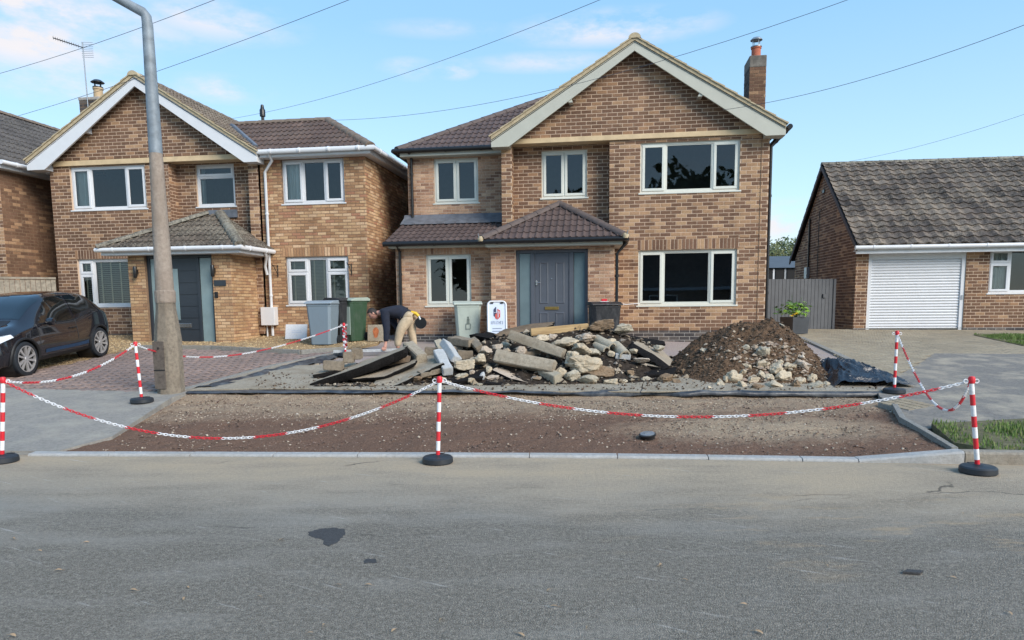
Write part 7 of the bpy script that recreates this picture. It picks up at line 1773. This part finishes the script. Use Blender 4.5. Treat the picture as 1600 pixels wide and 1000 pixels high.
m = MB(); m.tube([(-.22, 0, .11), (-.13, 0, .06)], [.03, .028], 10); m.box((-.27, -.03, .07), (-.19, .03, .16)); m.build('battery', M['black_pvc'], g_, bevel=.006)
m = MB(); m.lathe([(0, -.02), (.12, -.02), (.125, 0), (.12, .02), (0, .02)], 24, (.07, 0, -.17), 'y'); m.build('disc_guard', M['black_pvc'], g_, smooth=40)
m = MB(); m.tube([(.03, 0, -.03), (.06, 0, -.10)], .03, 8); m.build('gear_head', M['steel'], g_)

# ------------------------------------------------------------------ small things on road and verge
p = G(1012, 681); p.z = soil_h(p.x, p.y)
st = thing('stopcock_cover', 'small round grey and black water stopcock cover sticking out of the bare soil', 'cover', tuple(p)); st.rotation_euler = (.12, -.1, 0)
m = MB(); m.lathe([(.085, -.06), (.085, .035), (.10, .04), (.10, .055), (.085, .06)], 24); m.build('chamber', M['black_pvc'], st, smooth=40)
m = MB(); m.lathe([(.084, .056), (.084, .066), (.07, .068), (0, .066)], 24); m.box((-.03, -.008, .066), (.03, .008, .075)); m.build('lid', M['steel'], st, smooth=40)
c = [G(*q) for q in ((1372, 630), (1420, 642), (1462, 634), (1412, 623))]
dc = thing('drain_cover', 'square inspection cover filled with small pavers in the corner of the tarmac drive', 'drain cover', (c[0].x, c[0].y, c[0].z+.004))
m = MB(); w = [q-c[0] for q in c]; m.add([tuple(q) for q in w]+[tuple(q-Vector((0, 0, .1))) for q in w], [(0, 1, 2, 3)]+[(i, (i+1) % 4, 4+(i+1) % 4, 4+i) for i in range(4)]); m.build('frame', M['edging'], dc, recalc=True)
for i in range(6):
    for j in range(4):
        def pt(u, v): return w[0]*(1-u)*(1-v)+w[1]*u*(1-v)+w[2]*u*v+w[3]*(1-u)*v
        a, b = (i+.08)/6, (i+.92)/6; e, f = (j+.08)/4, (j+.92)/4; m = MB(); up_ = Vector((0, 0, .008)); q = [pt(a, e), pt(b, e), pt(b, f), pt(a, f)]; m.add([x+Vector((0, 0, .001)) for x in q]+[x+up_ for x in q], [(4, 5, 6, 7), (0, 1, 5, 4), (1, 2, 6, 5), (2, 3, 7, 6), (3, 0, 4, 7)]); m.build('paver', M['paver_buff'], dc)
M['tar'] = plain('fresh_tar', (.048, .048, .049), .8, .35, 60, bump=.8)
def road_patch(pts, name, lab):
    P3 = [G(*q) for q in pts]; cs = sum(P3, Vector())/len(P3); ring = []
    for a, b in zip(P3, P3[1:]+P3[:1]):
        for k in range(10): q = a.lerp(b, k/10); q = q+(q-cs).normalized()*(.02*mn.noise(q*12)+.016*mn.noise(q*37)); ring.append((q.x, q.y, .0025))
    m = MB(); n = len(ring); m.add([(cs.x, cs.y, .005)]+ring+[(x, y, -.01) for x, y, z in ring], [(0, 1+i, 1+(i+1) % n) for i in range(n)]+[(1+i, 1+n+i, 1+n+(i+1) % n, 1+(i+1) % n) for i in range(n)]); o = m.build(name, M['tar'], recalc=True)
    return tag(o, lab, 'tar patch', kind='structure')
road_patch([(481, 832), (500, 827), (522, 824), (538, 828), (536, 840), (527, 847), (514, 854), (505, 850), (506, 844), (490, 841)], 'tar_patch', 'black tar repair patch')
road_patch([(566, 877), (576, 873), (588, 874), (588, 879), (568, 881)], 'tar_patch', 'small black tar spot')
p = G(1426, 897); m = MB(); m.prism([(p.x-.06, p.y, .004), (p.x+.03, p.y-.02, .004), (p.x+.07, p.y+.015, .004), (p.x-.01, p.y+.04, .004)], (0, 0, .012)); tag(m.build('tarmac_flake', M['tar'], recalc=True), 'thin dark tarmac flake lying on the road at the lower right', 'flake')
M['dry_leaf'] = leafy('dry_leaf', [(.36, .25, .15), (.36, .25, .15), (.36, .25, .15)], .7)
lf = None
for i, (x, y) in enumerate(((62, 862), (21, 843), (135, 849), (91, 893), (440, 845), (528, 916), (294, 919), (288, 937), (405, 934), (615, 987), (690, 970), (506, 978), (485, 991), (1032, 884), (1030, 886), (1070, 908), (858, 924), (865, 950), (918, 982), (814, 994), (1162, 946), (1292, 885), (1489, 904), (1577, 960), (1504, 803), (575, 916), (208, 924), (20, 995), (1185, 990))):
    p = G(x, y); p.z = .006
    if lf is None:
        m = MB(); vs = []; n = 8
        for k in range(n+1):
            t = k/n; w = .011*math.sin(math.pi*t**.8); z = .012*math.sin(t*2.6)
            vs += [(t*.062-.03, -w, z+w*.5), (t*.062-.03, 0, z), (t*.062-.03, w, z+w*.6)]
        m.add(vs, [(3*k+q, 3*k+3+q, 3*k+4+q, 3*k+1+q) for k in range(n) for q in (0, 1)], .4); m.tube([(.03, 0, .005), (.048, .004, .002)], .0012, 4); o = lf = m.build('fallen_leaf', M['dry_leaf'], smooth=60)
    else: o = lf.copy(); COL.objects.link(o)
    o.location = p; o.rotation_euler = (random.uniform(-.3, .3), 0, random.uniform(0, 6.3)); k = random.uniform(.5, .85); o.scale = (k, k, k*.7)
    tag(o, 'small dry curled leaf lying on the tarmac road', 'leaf', 'fallen leaves on the road')
